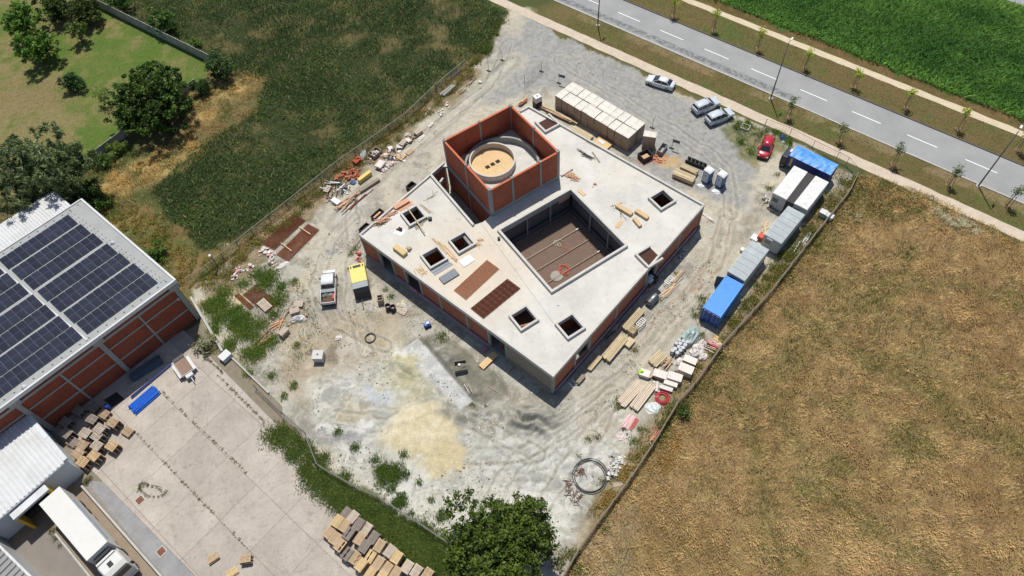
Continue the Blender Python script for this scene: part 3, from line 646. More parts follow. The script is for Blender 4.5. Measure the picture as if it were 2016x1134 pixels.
for i in range(-3, 9):
    for j in range(-6, 3):
        o = YO+Y1*(i*PS)+Y2*(j*5.12); q = [o+Y1*.012+Y2*.022, o+Y1*(PS-.012)+Y2*.022, o+Y1*(PS-.012)+Y2*5.098, o+Y1*.012+Y2*5.098]
        poly = [tuple(k) for k in q]
        for p, r_ in ((g(60,838),g(388,634)),(g(412,653),g(564,808)) ,(g(556,848),g(850,1148)),(g(410,1160),g(190,935))):
            if len(poly) < 3: break
            poly = clip(poly, r_, p)
        if len(poly) < 3: continue
        ar = abs(sum(poly[k][0]*poly[(k+1)%len(poly)][1]-poly[(k+1)%len(poly)][0]*poly[k][1] for k in range(len(poly))))/2
        if ar < .3: continue
        if min(k[1] for k in poly) < 9: continue
        MB().prism(poly, -.1, .05+random.uniform(-.006,.006)).build('concrete_slab', M_SLAB, yard)
M_LANE = mat('lane_asphalt', srgb(138,138,140), .9, .2, .5, 14, dirt=srgb(108,104,98))
o = MB().prism([xy(k) for k in Gp([(168,946),(203,949),(310,1059),(412,1164),(430,1190),(365,1190),(320,1134)])], -.2, .03).build('service_lane', M_LANE); o['kind'] = 'structure'
o = MB().prism([xy(k) for k in Gp([(165,955),(318,1136),(360,1190),(170,1240),(30,1060),(60,1000),(110,950)])], -.2, .022).build('loading_ramp', mat('ramp_concrete', srgb(134,120,104), .92, .2, .6, 12)); o['kind'] = 'structure'
o = MB().prism([xy(k) for k in Gp([(85,1037),(112,1055),(210,1180),(60,1230),(30,1080)])], -.2, .034).build('dock_apron', mat('dock_asphalt', srgb(122,116,110), .92, .15, .6, 12)); o['kind'] = 'structure'
def wall_line(name, a, b, w_, h, m_, label=None, cat=None):
    p, q = Vector(xy(a)), Vector(xy(b)); d = q-p
    o = MB().box(((p.x+q.x)/2,(p.y+q.y)/2,h/2-.1),(d.length,w_,h+.2),math.atan2(d.y,d.x)).build(name, m_)
    return tag(o, label, cat) if label else o
wall_line('ramp_kerb', g(167,960), g(345,1162), .22, .75, M_KERB, 'long pale concrete upstand between the loading ramp and the grey lane', 'kerb')
wall_line('ramp_kerb', g(112,1052), g(215,1180), .22, .35, M_KERB, 'pale concrete upstand on the left of the parked lorry', 'kerb')
for px, py, lb in ((276,985,'rusty square manhole cover in the concrete yard near the cracked ring'),(318,1086,'rusty square manhole cover in the smooth grey lane')):
    c = g(px,py); t = thing('manhole_cover', lb, 'manhole cover', (c.x,c.y,.03), R(46), 'manhole covers')
    part('frame', M_KERB, t, [((0,0,.02),(1.0,1.0,.05))]); part('lid', mat('rusty_plate', srgb(112,74,60), .9, .25, 4), t, [((0,0,.03),(.76,.76,.05))])
# ================================================================ warehouse with solar roof
WC = g(342,552,8.7); wa = (g(0,803,8.7)-WC); wa.z = 0; wa.normalize(); wb = (g(160,395,8.7)-WC); wb.z = 0; wb.normalize()
def wp(a, b): return (WC.x+wa.x*a+wb.x*b, WC.y+wa.y*a+wb.y*b)
wh = thing('warehouse', 'long brick warehouse with rows of solar panels on its grey roof', 'warehouse', (WC.x, WC.y, 0))
M_WB = brick_mat('warehouse_brick', srgb(146,70,46), srgb(130,60,40), srgb(140,82,62), .3, .12)
M_WROOF = mat('roof_membrane', srgb(152,155,154), .8, .10, .8, 10, dirt=srgb(128,130,128), dirt_amt=.4)
M_WHITE = mat('white_sheet_metal', srgb(196,198,200), .5, .08, .8, 10, dirt=srgb(160,160,156), dirt_amt=.4)
LA, LB = 36.0, 20.6
MB().prism([wp(0,0),wp(LA,0),wp(LA,LB),wp(0,LB)], 8.35, 8.7).build('roof', M_WROOF, wh, world=True)
def wrail(nm, a0, b0, a1, b1, w_, z0, z1, m_): return rail(nm, wp(a0,b0), wp(a1,b1), w_, z0, z1, m_, wh)
wrail('eave_trim', -.05, -.1, LA, -.1, .22, 8.25, 8.80, M_WHITE); wrail('eave_trim', -.13, -.2, -.13, LB+.1, .26, 8.25, 8.84, M_WHITE); wrail('eave_trim', 0, LB+.05, LA, LB+.05, .2, 8.25, 8.82, M_WHITE)
fx = MB()
for k in range(40):
    for b in (.55, LB-.5):
        c = wp(.7+k*1.15, b); fx.lathe([(.11,0),(.09,.06),(0,.07)], (c[0],c[1],8.7), 6)
for k in range(24):
    for a in (.75,1.15): c = wp(a+.05*k, .9+k*.82); fx.lathe([(.07,0),(.06,.05),(0,.06)], (c[0],c[1],8.7), 6)
fo = fx.build('roof_fixings', M_DARKC, wh, world=True); fo['kind'] = 'stuff'
c = wp(1.4,10.9); MB().lathe([(.3,0),(.3,.12),(.0,.3)], (c[0],c[1],8.7), 12).build('roof_vent', M_WHITE, wh, world=True, smooth=True)
c = wp(19.2,.35); MB().lathe([(.3,0),(.3,.12),(.0,.3)], (c[0],c[1],8.7), 12).build('roof_vent', M_WHITE, wh, world=True, smooth=True)
# solar panels
M_CELL = NT('solar_cells'); T = M_CELL
tc = T.n('ShaderNodeTexCoord').outputs['Object']; oi = T.n('ShaderNodeObjectInfo').outputs['Random']
cn = T.mix(T.noise(tc, 1.2, 3), srgb(36,39,52), srgb(44,47,60)); rr = T.n('ShaderNodeMapRange', ins={'Value':oi,'To Min':.8,'To Max':1.25}).outputs[0]
T.l(T.n('ShaderNodeVectorMath', operation='SCALE', ins={0:cn,'Scale':rr}).outputs[0], T.p.inputs['Base Color'])
T.p.inputs['Roughness'].default_value = .22; T.p.inputs['Specular IOR Level'].default_value = .35; T.p.inputs['Coat Weight'].default_value = .1; T.p.inputs['Coat Roughness'].default_value = .04; M_CELL = T.mat
M_ALU = mat('anodised_frame', srgb(176,180,186), .4, .08, metal=.6); M_PFR = mat('panel_frame', srgb(92,96,106), .4, .08, metal=.3)
PW, PD = .925, 2.3
pm = MB()
A_, B_ = Vector((wa.x,wa.y,0)), Vector((wb.x,wb.y,0))
def pq(u0,u1,v0,v1,z0,z1,mi):
    P = [A_*u0+B_*v0, A_*u1+B_*v0, A_*u1+B_*v1, A_*u0+B_*v1]
    pm.add([(p.x,p.y,z0) for p in P]+[(p.x,p.y,z1) for p in P], [(4,7,6,5),(0,1,5,4)[::-1],(1,2,6,5)[::-1],(2,3,7,6)[::-1],(3,0,4,7)[::-1]], mi)
pq(0,PW,0,PD,.0,.035,0); pq(.022,PW-.022,.022,PD/2-.018,.03,.039,1); pq(.022,PW-.022,PD/2+.018,PD-.022,.03,.039,1)
proto = None; n = 0
rows = [1.14,3.67,6.42,8.98,11.9,14.48,17.2]
for ri, b in enumerate(rows):
    a00 = 1.40+.063*(b-1)
    for fld, (st_, cnt) in enumerate(((a00, 10),(a00+10.05, 15))):
        for k in range(cnt):
            a = st_+k*.952
            p0 = wp(a, b)
            if proto is None: proto = pm.build('solar_panel', [M_PFR, M_CELL], wh); q = proto
            else: q = proto.copy(); col.objects.link(q)
            q.location = (p0[0]-WC.x, p0[1]-WC.y, 8.80+random.uniform(-.006,.006)); q.rotation_euler = (random.uniform(-.006,.006), random.uniform(-.006,.006), 0)
    wrail('mounting_rail', a00, b+.5, a00+9.5, b+.5, .06, 8.7, 8.795, M_ALU); wrail('mounting_rail', a00+10.05, b+.5, a00+24.2, b+.5, .06, 8.7, 8.795, M_ALU)
wrail('cable_tray', 11.35, .4, 12.6, LB-.6, .18, 8.7, 8.82, M_WHITE)
# front wall: columns, beams, brick panels
w0 = .45
cA = [0.15, (g(253,743)-g(388,632)).length+.0, 2*(g(253,743)-g(388,632)).length-.1, 3*(g(253,743)-g(388,632)).length]
bands = [(0,.25),(2.55,2.80),(5.2,5.42),(6.95,7.35)]
for k, a in enumerate(cA):
    wrail('column', a, w0-.12, a+.55, w0-.12, .4, 0, 8.3, M_CONC)
    hb = MB(); c = wp(a+.27, w0-.25)
    hb.box((c[0],c[1],7.75),(1.3,.5,1.0),math.atan2(wa.y,wa.x)); hb.build('column_head', M_CONC, wh, world=True)
for k in range(len(cA)-1):
    a0, a1 = cA[k]+.56, cA[k+1]-.01; am = (a0+a1)/2
    for z0, z1 in bands[1:]: wrail('beam', a0, w0, a1, w0, .36, z0, z1, M_CONC)
    wrail('post', am-.12, w0+.005, am+.12, w0+.005, .36, 0, 6.94, M_CONC)
    zz = [0,2.55,2.80,5.2,5.42,6.95,7.35,8.33]
    for j in range(0, 8, 2):
        for p0, p1 in (((a0, am-.125),(am+.125, a1)) if j < 6 else ((a0, a1),)):
            wrail('brick_panel', p0, w0+.06, p1, w0+.06, .26, zz[j]+.002, zz[j+1]-.002, M_WB)
for (p, q) in ((wp(.2,.5),wp(.2,LB-.2)),(wp(.4,LB-.3),wp(LA,LB-.3)),(wp(LA-.3,.5),wp(LA-.3,LB-.3))): rail('brick_wall', p, q, .3, 0, 8.34, M_WB, wh)
MB().box((*wp(.9,.25),5.3),(.16,.16,.5),0).build('wall_lamp', M_WHITE, wh, world=True)
# ================================================================ sheds with ribbed metal roofs
def ribbed(p0, du, dv, lu, lv, z, pitch, h, slope=0.0):
    """ribs run along dv; repeat along du"""
    m = MB(); n = int(lu/pitch); du, dv = Vector(du), Vector(dv); p0 = Vector(p0)
    prof = [(0,0),(.55,0),(.65,1),(.9,1),(1.0,0)]
    ln = []
    for i in range(n):
        for t, k in prof[:-1]: ln.append(((i+t)*pitch, k*h))
    ln.append((n*pitch,0))
    V = []; 
    for u, hh_ in ln:
        a = p0+du*u; b = a+dv*lv; V += [(a.x,a.y,z+hh_),(b.x,b.y,z+hh_+slope)]
    m.add(V, [(2*i,2*i+2,2*i+3,2*i+1) for i in range(len(ln)-1)]); return m
a2, b2 = Vector((wa.x,wa.y)), Vector((wb.x,wb.y))
# low shed behind the warehouse
K = Vector(xy(g(105,374,5.6))); kb = (K-Vector(wp(0,LB)))
sh = thing('rear_shed', 'low shed with white ribbed metal roof behind the warehouse, dappled by tree shade', 'shed', (K.x,K.y,0))
depth = abs((K-Vector(wp(0,LB+.3))).cross(a2)) if False else 7.2
o2 = Vector(K)-b2*depth
ribbed(o2, a2, b2, 34, depth, 5.55, .42, .07).build('roof', M_WHITE, sh, world=True)
for p, q in ((o2, K),(K, K+a2*34)): rail('wall', p+a2*.15, q+a2*.15-b2*.2, .2, 0, 5.5, M_WHITE, sh)
# dock building
K1 = Vector(xy(g(127,909,4.5))); K2 = Vector(xy(g(82,856,4.5))); db = (K2-K1).normalized(); da = (Vector(xy(g(0,1019,4.5)))-K1).normalized()
M_DOCKW = mat('shade_tinted_cladding', srgb(196,204,212), .5, .06, .8)  # blue cast of the shade mixed into the white cladding colour
dk = thing('dock_building', 'white loading dock building with ribbed metal roof beside the warehouse', 'dock building', (K1.x,K1.y,0))
LD = 9.2
ribbed(K1, da, db, 26, LD, 4.45, .5, .09, .35).build('roof', M_WHITE, dk, world=True)
rail('gutter', K1-da*.1, K1+da*26, .25, 4.2, 4.42, M_WHITE, dk, side=-.05)
rail('verge_trim', K1-da*.12, K1-da*.12+db*4.0, .5, 4.3, 4.72, M_WHITE, dk, side=-.1); 
rail('verge_trim', K1-da*.12+db*4.01, K1-da*.12+db*LD, .5, 4.3, 4.75, M_DOCKW, dk, side=-.1)  # upper trim takes the same shade-blue colour
fw = .55
rail('wall', K1+db*fw-da*.05, K1+db*fw+da*3.3, .2, 0, 4.4, M_DOCKW, dk)
rail('wall', K1+db*fw+da*6.8, K1+db*fw+da*26, .2, 0, 4.4, M_DOCKW, dk)
rail('wall', K1+db*fw+da*3.3, K1+db*fw+da*6.8, .2, 3.9, 4.38, M_DOCKW, dk)
rail('wall', K1+db*(fw+.1)+da*.1, K1+db*LD+da*.1, .2, 0, 4.4, M_DOCKW, dk)
rail('dock_canopy', K1-db*.55+da*2.9, K1-db*.55+da*7.1, 1.0, 3.72, 4.05, M_WHITE, dk)
M_YEL = mat('safety_yellow', srgb(198,160,52), .6, .15, 2)
rail('bumper_post', K1+da*3.1+db*.55, K1+da*3.1-db*.95, .3, .1, 3.6, M_YEL, dk); rail('bumper_post', K1+da*6.95+db*.55, K1+da*6.95-db*.95, .3, .1, 3.6, M_YEL, dk)
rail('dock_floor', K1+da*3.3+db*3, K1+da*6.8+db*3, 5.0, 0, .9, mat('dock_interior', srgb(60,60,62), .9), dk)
rail('side_door', K1+db*(fw-.12)+da*9.6, K1+db*(fw-.12)+da*12.0, .08, .2, 2.6, mat('dock_door', srgb(120,130,142), .5), dk)
# low building at the corner of the frame
Q1 = Vector(xy(g(0,1053))); Q2 = Vector(xy(g(83,1134))); qd = (Q2-Q1).normalized(); qn = Vector((qd.y,-qd.x))
lw = thing('corner_shed', 'white walled shed with grey ribbed roof at the lower left corner', 'shed', (Q1.x,Q1.y,0))
rail('wall', Q1-qd*4, Q2+qd*8, .25, 0, 2.9, M_WHITE, lw, side=-.13)
ribbed(Q1-qd*4+qn*(.2), qd, qn, 18, 10, 2.75, .7, .16).build('roof', mat('grey_ribbed_sheet', srgb(134,134,134), .6, .15, 1), lw, world=True)
# ================================================================ plants
def leaf_mat(name, tr=.3):
    T = NT(name); at = T.n('ShaderNodeVertexColor', layer_name='Col')
    T.l(at.outputs[0], T.p.inputs['Base Color']); T.p.inputs['Roughness'].default_value = .55; T.p.inputs['Specular IOR Level'].default_value = .25
    tl = T.n('ShaderNodeBsdfTranslucent'); T.l(at.outputs[0], tl.inputs[0])
    mx = T.n('ShaderNodeMixShader', ins={0:tr}); T.l(T.p.outputs[0], mx.inputs[1]); T.l(tl.outputs[0], mx.inputs[2])
    T.l(mx.outputs[0], T.t.nodes['Material Output'].inputs[0]); return T.mat
M_LEAF = leaf_mat('foliage'); M_STRAW = leaf_mat('straw', .2)
M_BARK = mat('bark', srgb(104,88,72), .95, .3, 3, 14)
def blades(name, px, py, h, w_, colr, lean=.8, z0=0.0, parent=None, m_=None, label=None, cat=None, group=None, bend=True, kind='stuff', dirn=None):
    """grass-like blades: one slim kite each, leaning in all directions"""
    n = len(px); a = RNG.random(n)*2*np.pi if dirn is None else dirn; hh_ = h*(.6+.8*RNG.random(n)); L = hh_*lean*(.3+1.0*RNG.random(n))
    ww = w_*(.6+.8*RNG.random(n)); pa = a+np.pi/2+RNG.normal(0,.6,n)
    bx, by = px, py; tx_, ty = px+np.cos(a)*L, py+np.sin(a)*L; mx_, my = px+np.cos(a)*L*.5, py+np.sin(a)*L*.5
    dx, dy = np.cos(pa)*ww/2, np.sin(pa)*ww/2
    z0 = z0 if np.ndim(z0) else np.full(n, z0)
    V = np.stack([np.stack([bx,by,z0],1), np.stack([mx_+dx,my+dy,z0+hh_*.7],1), np.stack([tx_,ty,z0+hh_],1), np.stack([mx_-dx,my-dy,z0+hh_*.68],1)],1).reshape(-1,3)
    F = np.arange(n*4).reshape(n,4)
    o = np_mesh(name, V, F, np.repeat(np.clip(colr,0,1),4,0), m_ or M_LEAF, parent)
    if kind: o['kind'] = kind
    return tag(o, label, cat, group)
def scatter(poly, dens):
    P = np.array([(p[0],p[1]) for p in poly]); lo = np.maximum(P.min(0), (-95, 6)); hi = np.minimum(P.max(0), (95, 134)); n = int((hi-lo).prod()*dens)
    p = lo+RNG.random((n,2))*(hi-lo)
    # keep what the site can show from the air: a wide fan in front of the viewpoint
    vis = (p[:,1] > 8) & (np.abs(p[:,0]) < 48+p[:,1]*.50)
    p = p[vis]; return p[seg_sd(p[:,0], p[:,1], poly) > 0]
def tint(n, a, b, t, jit=.22):
    a, b = np.array(srgb(*a))*1.35, np.array(srgb(*b))*1.35; t = np.clip(t,0,1)[:,None]
    return (a*(1-t)+b*t)*(1+RNG.normal(0,jit,(n,1)))*(1+RNG.normal(0,.06,(n,3)))
# --- maize field in rows
fd = (g(500,500)-g(920,150)); fd.z = 0; fd.normalize(); fn = Vector((-fd.y,fd.x,0))
sr = np.arange(-75,75,.72); ss_ = np.arange(-80,80,.2); A, B = np.meshgrid(ss_, sr); A = A.ravel()+RNG.normal(0,.05,A.size); B = B.ravel()+RNG.normal(0,.06,B.size)
mx0, my0 = -25, 105
mxp = mx0+fd.x*A+fn.x*B; myp = my0+fd.y*A+fn.y*B
k = (np.abs(mxp) < 18+myp*.8) & (myp > 30) & (myp < 134); mxp, myp = mxp[k], myp[k]
k = seg_sd(mxp+(fbm(mxp,myp,2.5,31)-.5)*2, myp, MAIZE) > .2; mxp, myp = mxp[k], myp[k]
bare = fbm(mxp, myp, 7, 21)*.6+fbm(mxp, myp, 22, 8)*.4; k = RNG.random(len(mxp)) > np.clip(sm(bare, .50, .64)*.85+.25*(np.sin((mxp*fn.x+myp*fn.y)*1.1+bare*8) > .8), 0, .95); mxp, myp, bare = mxp[k], myp[k], bare[k]
mxp, myp, bare = [np.repeat(q,5) for q in (mxp,myp,bare)]; n = len(mxp)
tt = fbm(mxp,myp,5,22); edge = fbm(mxp,myp,14,23)
mc = tint(n,(48,76,40),(104,126,68), RNG.random(n)*.6+(tt-.45)*.9+(edge-.5)*.8, .3); mc = np.where((RNG.random(n) < .08)[:,None], tint(n,(132,148,92),(160,160,110), RNG.random(n), .2), mc)
blades('maize_crop', mxp+RNG.normal(0,.05,n), myp+RNG.normal(0,.05,n), .50, .085, mc, .9, label='dark green maize field with dry patches beyond the wire fence', cat='crop')
p = scatter(MAIZE, 16); nn = len(p)
blades('field_stubble', p[:,0], p[:,1], .22, .06, tint(nn,(104,104,58),(150,134,92), RNG.random(nn), .25), 1.1, label='low weeds and dry stalks between the maize plants', cat='weeds')
# --- bright green crop beyond the road
p = scatter(CROP2, 40); t = fbm(p[:,0],p[:,1],5,24)*.8+fbm(p[:,0],p[:,1],1.2,25)*.4-.25; nn = len(p)
rs2 = (p[:,0]-RO[0])*ROAD_N.x+(p[:,1]-RO[1])*ROAD_N.y; t = t+np.clip((15-rs2)/6,0,.6)+np.clip((rs2-33)/10,0,.6)
blades('green_crop', p[:,0], p[:,1], .6, .12, tint(nn,(56,98,44),(118,156,72), t, .25), 1.0, label='bright green crop field beyond the road', cat='crop')
# --- ripe grain and dry grass
p = scatter(WHEAT, 78); tr_ = TRK
dd = np.min([line_d(p[:,0],p[:,1],l) for l in tr_],0); rut = 1-sm(dd,.2,.45)
k = RNG.random(len(p)) > rut*.7*sm(fbm(p[:,0],p[:,1],3,79),.35,.6); p, dd = p[k], dd[k]; nn = len(p)
gt = fbm(p[:,0],p[:,1],7,26)*.55+fbm(p[:,0],p[:,1],2,27)*.35+.10*RNG.random(nn)
grn = sm(gt,.56,.70)*.5+(1-sm(dd,.4,2.0))*.35
for cx, cy, r_ in ((1790,870,3.0),(1655,570,2.4),(1560,615,2.0),(1650,920,2),(1585,960,2.2),(1790,500,2),(1620,480,3.0),(1700,400,4.0),(1980,860,1.6),(1560,1090,1.5),(1430,720,1.6),(1400,770,1.4)):
    c = g(cx,cy); grn = np.maximum(grn, .85*(1-sm(np.hypot(p[:,0]-c.x,p[:,1]-c.y)+(fbm(p[:,0],p[:,1],1.2,28)-.5)*3, r_*.4, r_*1.2)))
c1 = tint(nn,(193,169,124),(160,135,95), fbm(p[:,0],p[:,1],3,29)*1.2-.1+RNG.normal(0,.25,nn), .18); c2 = tint(nn,(122,120,60),(84,92,50), RNG.random(nn), .25)
pick = (RNG.random(nn) < grn)[:,None]
blades('grain_field', p[:,0], p[:,1], .34, .055, np.where(pick,c2,c1)*(.80+.45*sm(fbm(p[:,0],p[:,1],.8,77,2),.35,.65))[:,None], .85, m_=M_STRAW, dirn=fbm(p[:,0],p[:,1],3.5,78)*14+RNG.normal(0,.7,nn), label='ripe golden brown grain field behind the containers', cat='crop')
# --- rough grass of the verges and field margins
vg = [(ribbon(-38, 80, -8.0, -3.6, 30), (98,96,48),(128,102,62), 14), (ribbon(-60, 80, 3.7, 8.9, 30), (98,92,50),(124,98,62), 14), (ribbon(-60,80,10.4,12.1,20), (110,92,54),(140,112,76), 16)]
for q, (poly, a, b, dn) in enumerate(vg):
    p = scatter(poly, dn); nn = len(p)
    blades('verge_grass', p[:,0], p[:,1], .14, .06, tint(nn,a,b, fbm(p[:,0],p[:,1],2.5,33+q)*1.6-.3, .2), 1.2, label=['short browning grass between the path and the road','short browning grass on the far side of the road','dry grass margin between the far path and the green crop'][q], cat='grass')
p = scatter(LAWN, 10); nn = len(p)
blades('lawn_grass', p[:,0], p[:,1], .10, .07, tint(nn,(96,112,50),(140,128,84), fbm(p[:,0],p[:,1],4,37)*1.6-.3, .2), 1.2, label='mown garden lawn with dry patches', cat='grass')
# --- margins and weeds: each cluster of weeds is one patch
def patch(points, dens, h, a, b, name='weeds', label='', w_=.09, r_=1.0, lean=1.0, seed=0, mask=True, z0=0.0):
    P = []
    for it in points:
        cx, cy, rr = it; c = g(cx,cy); n = int(dens*2.6*rr*rr*3.1); rr *= 1.15
        q = RNG.normal(0, rr*.45, (n,2)); w_n = fbm(q[:,0]+c.x,q[:,1]+c.y,.7,91,2); q = q[(np.hypot(q[:,0],q[:,1]) < rr*1.2) & ((w_n > .36+.2*RNG.random(n)) | (not mask))]; P.append(q+[c.x,c.y])
    P = np.concatenate(P); n = len(P)
    return blades(name, P[:,0], P[:,1], h*.62, w_*.75, tint(n,a,b, RNG.random(n)*.7+fbm(P[:,0],P[:,1],1.5,40+seed)*.6-.2, .25), lean, z0=z0, label=label, cat='weeds')
def linepts(a, b, n, jit, r0, r1):
    return [(a[0]+(b[0]-a[0])*t+random.uniform(-jit,jit), a[1]+(b[1]-a[1])*t+random.uniform(-jit,jit), random.uniform(r0,r1)) for t in np.linspace(0,1,n)]
patch(linepts((545,850),(620,945),12,10,.8,1.6)+linepts((620,940),(730,1020),14,14,1.0,1.8)+linepts((730,1010),(880,1100),18,18,1.0,2.0)+linepts((650,960),(860,1120),20,20,.8,1.6)+linepts((560,850),(625,900),6,8,.6,1.0), 60, .4, (58,84,34),(112,122,62), label='green grass strip between the concrete yard and the building site', mask=False)
patch(linepts((740,915),(790,945),8,16,.5,1.0)+linepts((760,960),(800,1000),6,14,.4,.8)+[(795,895,.5),(665,850,.5),(700,880,.6),(850,985,.4),(870,1010,.5),(825,950,.4),(868,1020,.6),(680,940,.8),(640,900,.8)], 70, .45, (52,82,30),(104,118,52), label='green weeds on the pale spill near the grass strip', seed=1, mask=False)
patch(linepts((410,565),(520,690),16,26,.7,1.4)+linepts((400,600),(480,720),10,16,.6,1.1)+[(530,545,1.6),(545,590,1.4),(505,540,1.0),(520,560,1.2),(555,565,.8),(580,555,.6),(480,640,1.8),(450,620,1.4),(515,640,1.0),(540,620,.8),(500,700,1.2),(580,760,.6),(480,560,.9),(560,780,.5),(535,740,.6),(585,680,.5)], 60, .5, (66,100,36),(120,132,62), label='tall green weeds round the rusty mats near the warehouse corner', seed=2, mask=False)
patch(linepts((220,420),(330,480),14,24,.9,1.6)+linepts((300,470),(395,560),12,22,.8,1.5)+linepts((395,530),(500,480),10,12,.6,1.0)+[(400,600,.8),(415,690,.9),(400,665,.8)], 42, .5, (92,112,46),(168,142,84), label='mixed green and dry weeds beside the warehouse roof', seed=3)
patch(linepts((915,150),(780,262),14,12,.5,1.0)+linepts((940,125),(870,195),8,10,.5,.9)+linepts((780,265),(600,400),16,10,.5,1.0)+linepts((600,400),(430,545),16,10,.5,1.1)+linepts((770,280),(850,215),7,8,.4,.8), 46, .45, (84,104,46),(146,122,74), label='weeds along the left site fence', seed=4, mask=False)
patch(linepts((985,40),(930,130),10,10,.6,1.2)+linepts((975,70),(945,120),6,10,.6,1.0), 46, .5, (66,92,38),(110,116,60), label='dark weeds at the corner of the maize field by the gravel', seed=5)
patch(linepts((1660,395),(1540,530),22,18,.7,1.4)+linepts((1530,530),(1420,670),18,14,.5,1.0)+linepts((1690,350),(1620,420),8,16,.8,1.4)+[(1490,600,1),(1510,560,1)], 44, .45, (84,104,42),(140,122,68), label='green and dry weeds between the containers and the right fence', seed=6)
patch(linepts((1420,690),(1270,890),22,14,.4,.9)+linepts((1265,860),(1190,1000),12,14,.5,1.0)+[(1225,790,.9),(1218,800,.7),(1175,860,.5),(1160,865,.5),(1140,900,.4),(1200,960,.7),(1185,950,.6),(1190,1040,.8),(1130,1100,1.2),(1110,1110,1.2),(1140,1120,1)], 52, .42, (72,94,40),(130,124,70), label='weeds among the stored materials along the right fence', seed=7)
patch([(1450,250,.9),(1470,250,1.2),(1490,262,.9),(1460,280,.8),(1480,300,.8),(1500,290,.6),(1525,262,.7),(1545,275,.8),(1555,285,.7)]+linepts((1440,235),(1560,285),10,8,.4,.8), 56, .45, (66,104,34),(118,130,60), label='bright weeds beside the red car and the parked cars', seed=8)
patch(linepts((1400,585),(1370,620),5,6,.5,.9)+linepts((1385,640),(1330,690),6,10,.4,.8)+[(1385,590,.8),(1400,600,.7),(1300,590,.4),(1330,540,.4),(1340,500,.5),(1360,480,.5),(1345,660,.5),(1250,690,.5),(1515,370,.7),(1530,345,.5)], 52, .4, (72,96,40),(130,124,74), label='weed clumps along the right-hand drive and the blue container', seed=9)
patch([(868,665,.9),(880,660,.6),(930,800,.5),(955,800,.4),(700,395,.4),(690,500,.5),(700,490,.5),(780,560,.5),(760,570,.4),(770,585,.5),(828,620,.4),(690,530,.4),(1120,360,.2),(720,480,.4)], 50, .35, (70,100,38),(122,124,64), label='small weed tufts round the site vehicles and the spoil heap', seed=10)
J = []
for a, b in (((317,769),(485,930)),((273,856),(487,1080)),((430,740),(520,830)),((390,690),(440,735))): J += linepts(a,b,40,1.0,.04,.22)
J += [(305+14*math.cos(t)*1.6-10*(t>3.1),968+11*math.sin(t),.2) for t in np.linspace(0,6.2,16)]+[(284+9*math.cos(t),960+8*math.sin(t),.2) for t in np.linspace(2.2,5.6,9)]+[(170,950,.5),(175,945,.5),(103,1045,.5),(110,1060,.4),(118,1075,.3)]
patch(J, 110, .15, (62,78,36),(110,104,62), label='weeds growing in the joints of the concrete yard', w_=.075, seed=11, mask=False, z0=.035)
patch(linepts((1840,420),(1920,455),14,10,.5,.9)+linepts((1650,410),(1680,430),4,6,.5,.8), 50, .55, (176,172,146),(206,202,180), name='white_flowers', label='pale dry flower heads at the edge of the grain field by the path', seed=12)
patch(linepts((370,195),(500,150),14,16,.6,1.2)+linepts((390,270),(230,370),18,18,.7,1.5)+linepts((230,340),(190,420),8,14,.7,1.2), 44, .5, (176,152,98),(206,178,120), name='dry_grass', label='straw coloured dry grass between the garden wall and the maize', seed=13)
patch(linepts((1260,900),(1190,1010),12,12,.5,1.0)+linepts((1330,860),(1300,930),8,16,.5,1.0), 44, .5, (176,146,86),(150,122,76), name='dry_grass', label='straw coloured dry grass just right of the lower fence', seed=14)
# --- rough margins: dry and green stalks mixed by patches
def margin(poly, dens, h, label, dry=.5, seed=0, a=(96,110,52), b=(66,90,40), c=(196,172,120), d=(150,128,84)):
    p = scatter(poly, dens); w_ = fbm(p[:,0],p[:,1],1.6,120+seed,3); p = p[RNG.random(len(p)) < sm(w_,.3,.55)]; n = len(p)
    m = (fbm(p[:,0],p[:,1],3.0,130+seed)+RNG.normal(0,.08,n)) < dry
    return blades('rough_grass', p[:,0], p[:,1], h, .06, np.where(m[:,None], tint(n,c,d,RNG.random(n),.2), tint(n,a,b,RNG.random(n),.25)), .9, label=label, cat='grass')
def corridor(pts, w0, w1):
    P = [Vector(xy(g(*k))) for k in pts]; L_, R_ = [], []
    for i, p in enumerate(P):
        d = (P[min(i+1,len(P)-1)]-P[max(i-1,0)]).normalized(); n = Vector((-d.y,d.x)); L_.append(tuple(p+n*w0)); R_.append(tuple(p-n*w1))
    return L_+R_[::-1]
margin(Gp([(165,330),(240,290),(330,290),(390,200),(470,135),(525,160),(510,225),(400,290),(310,370),(300,400),(395,500),(370,560),(205,425)]), 60, .32, 'mixed dry and green rough grass between the garden and the maize', .54, 1)
margin(corridor([(925,140),(860,190),(780,258),(690,325),(600,395),(500,475),(420,545)], 1.3, 1.6), 60, .30, 'rough grass on both sides of the left site fence', .5, 2)
margin(corridor([(1676,370),(1600,468),(1510,586),(1420,690),(1335,800),(1285,882),(1241,945),(1180,1035)], 1.4, 1.8), 55, .30, 'rough grass along the fence of the grain field', .56, 3)
margin(Gp([(1640,330),(1690,350),(1600,470),(1510,580),(1450,650),(1430,640),(1520,500),(1600,420)]), 50, .32, 'rough grass behind the cabins', .44, 4)
margin(Gp([(1690,345),(1740,352),(1829,388),(1900,430),(1780,440),(1640,440)]), 50, .5, 'taller green and dry growth at the upper corner of the grain field', .5, 5)
margin(Gp([(395,560),(440,520),(600,560),(640,660),(560,760),(480,720),(410,640)]), 26, .28, 'sparse rough grass round the rusty mats and pallets', .42, 6, (86,122,48),(60,92,36))
margin(Gp([(640,560),(860,560),(900,680),(760,720),(640,720)]), 9, .16, 'very sparse short grass on the dirt round the vehicles', .45, 7)
margin(corridor([(1440,440),(1390,540),(1300,640),(1220,740),(1160,820)], .7, .7), 14, .18, 'sparse grass on the middle of the right drive', .4, 8)
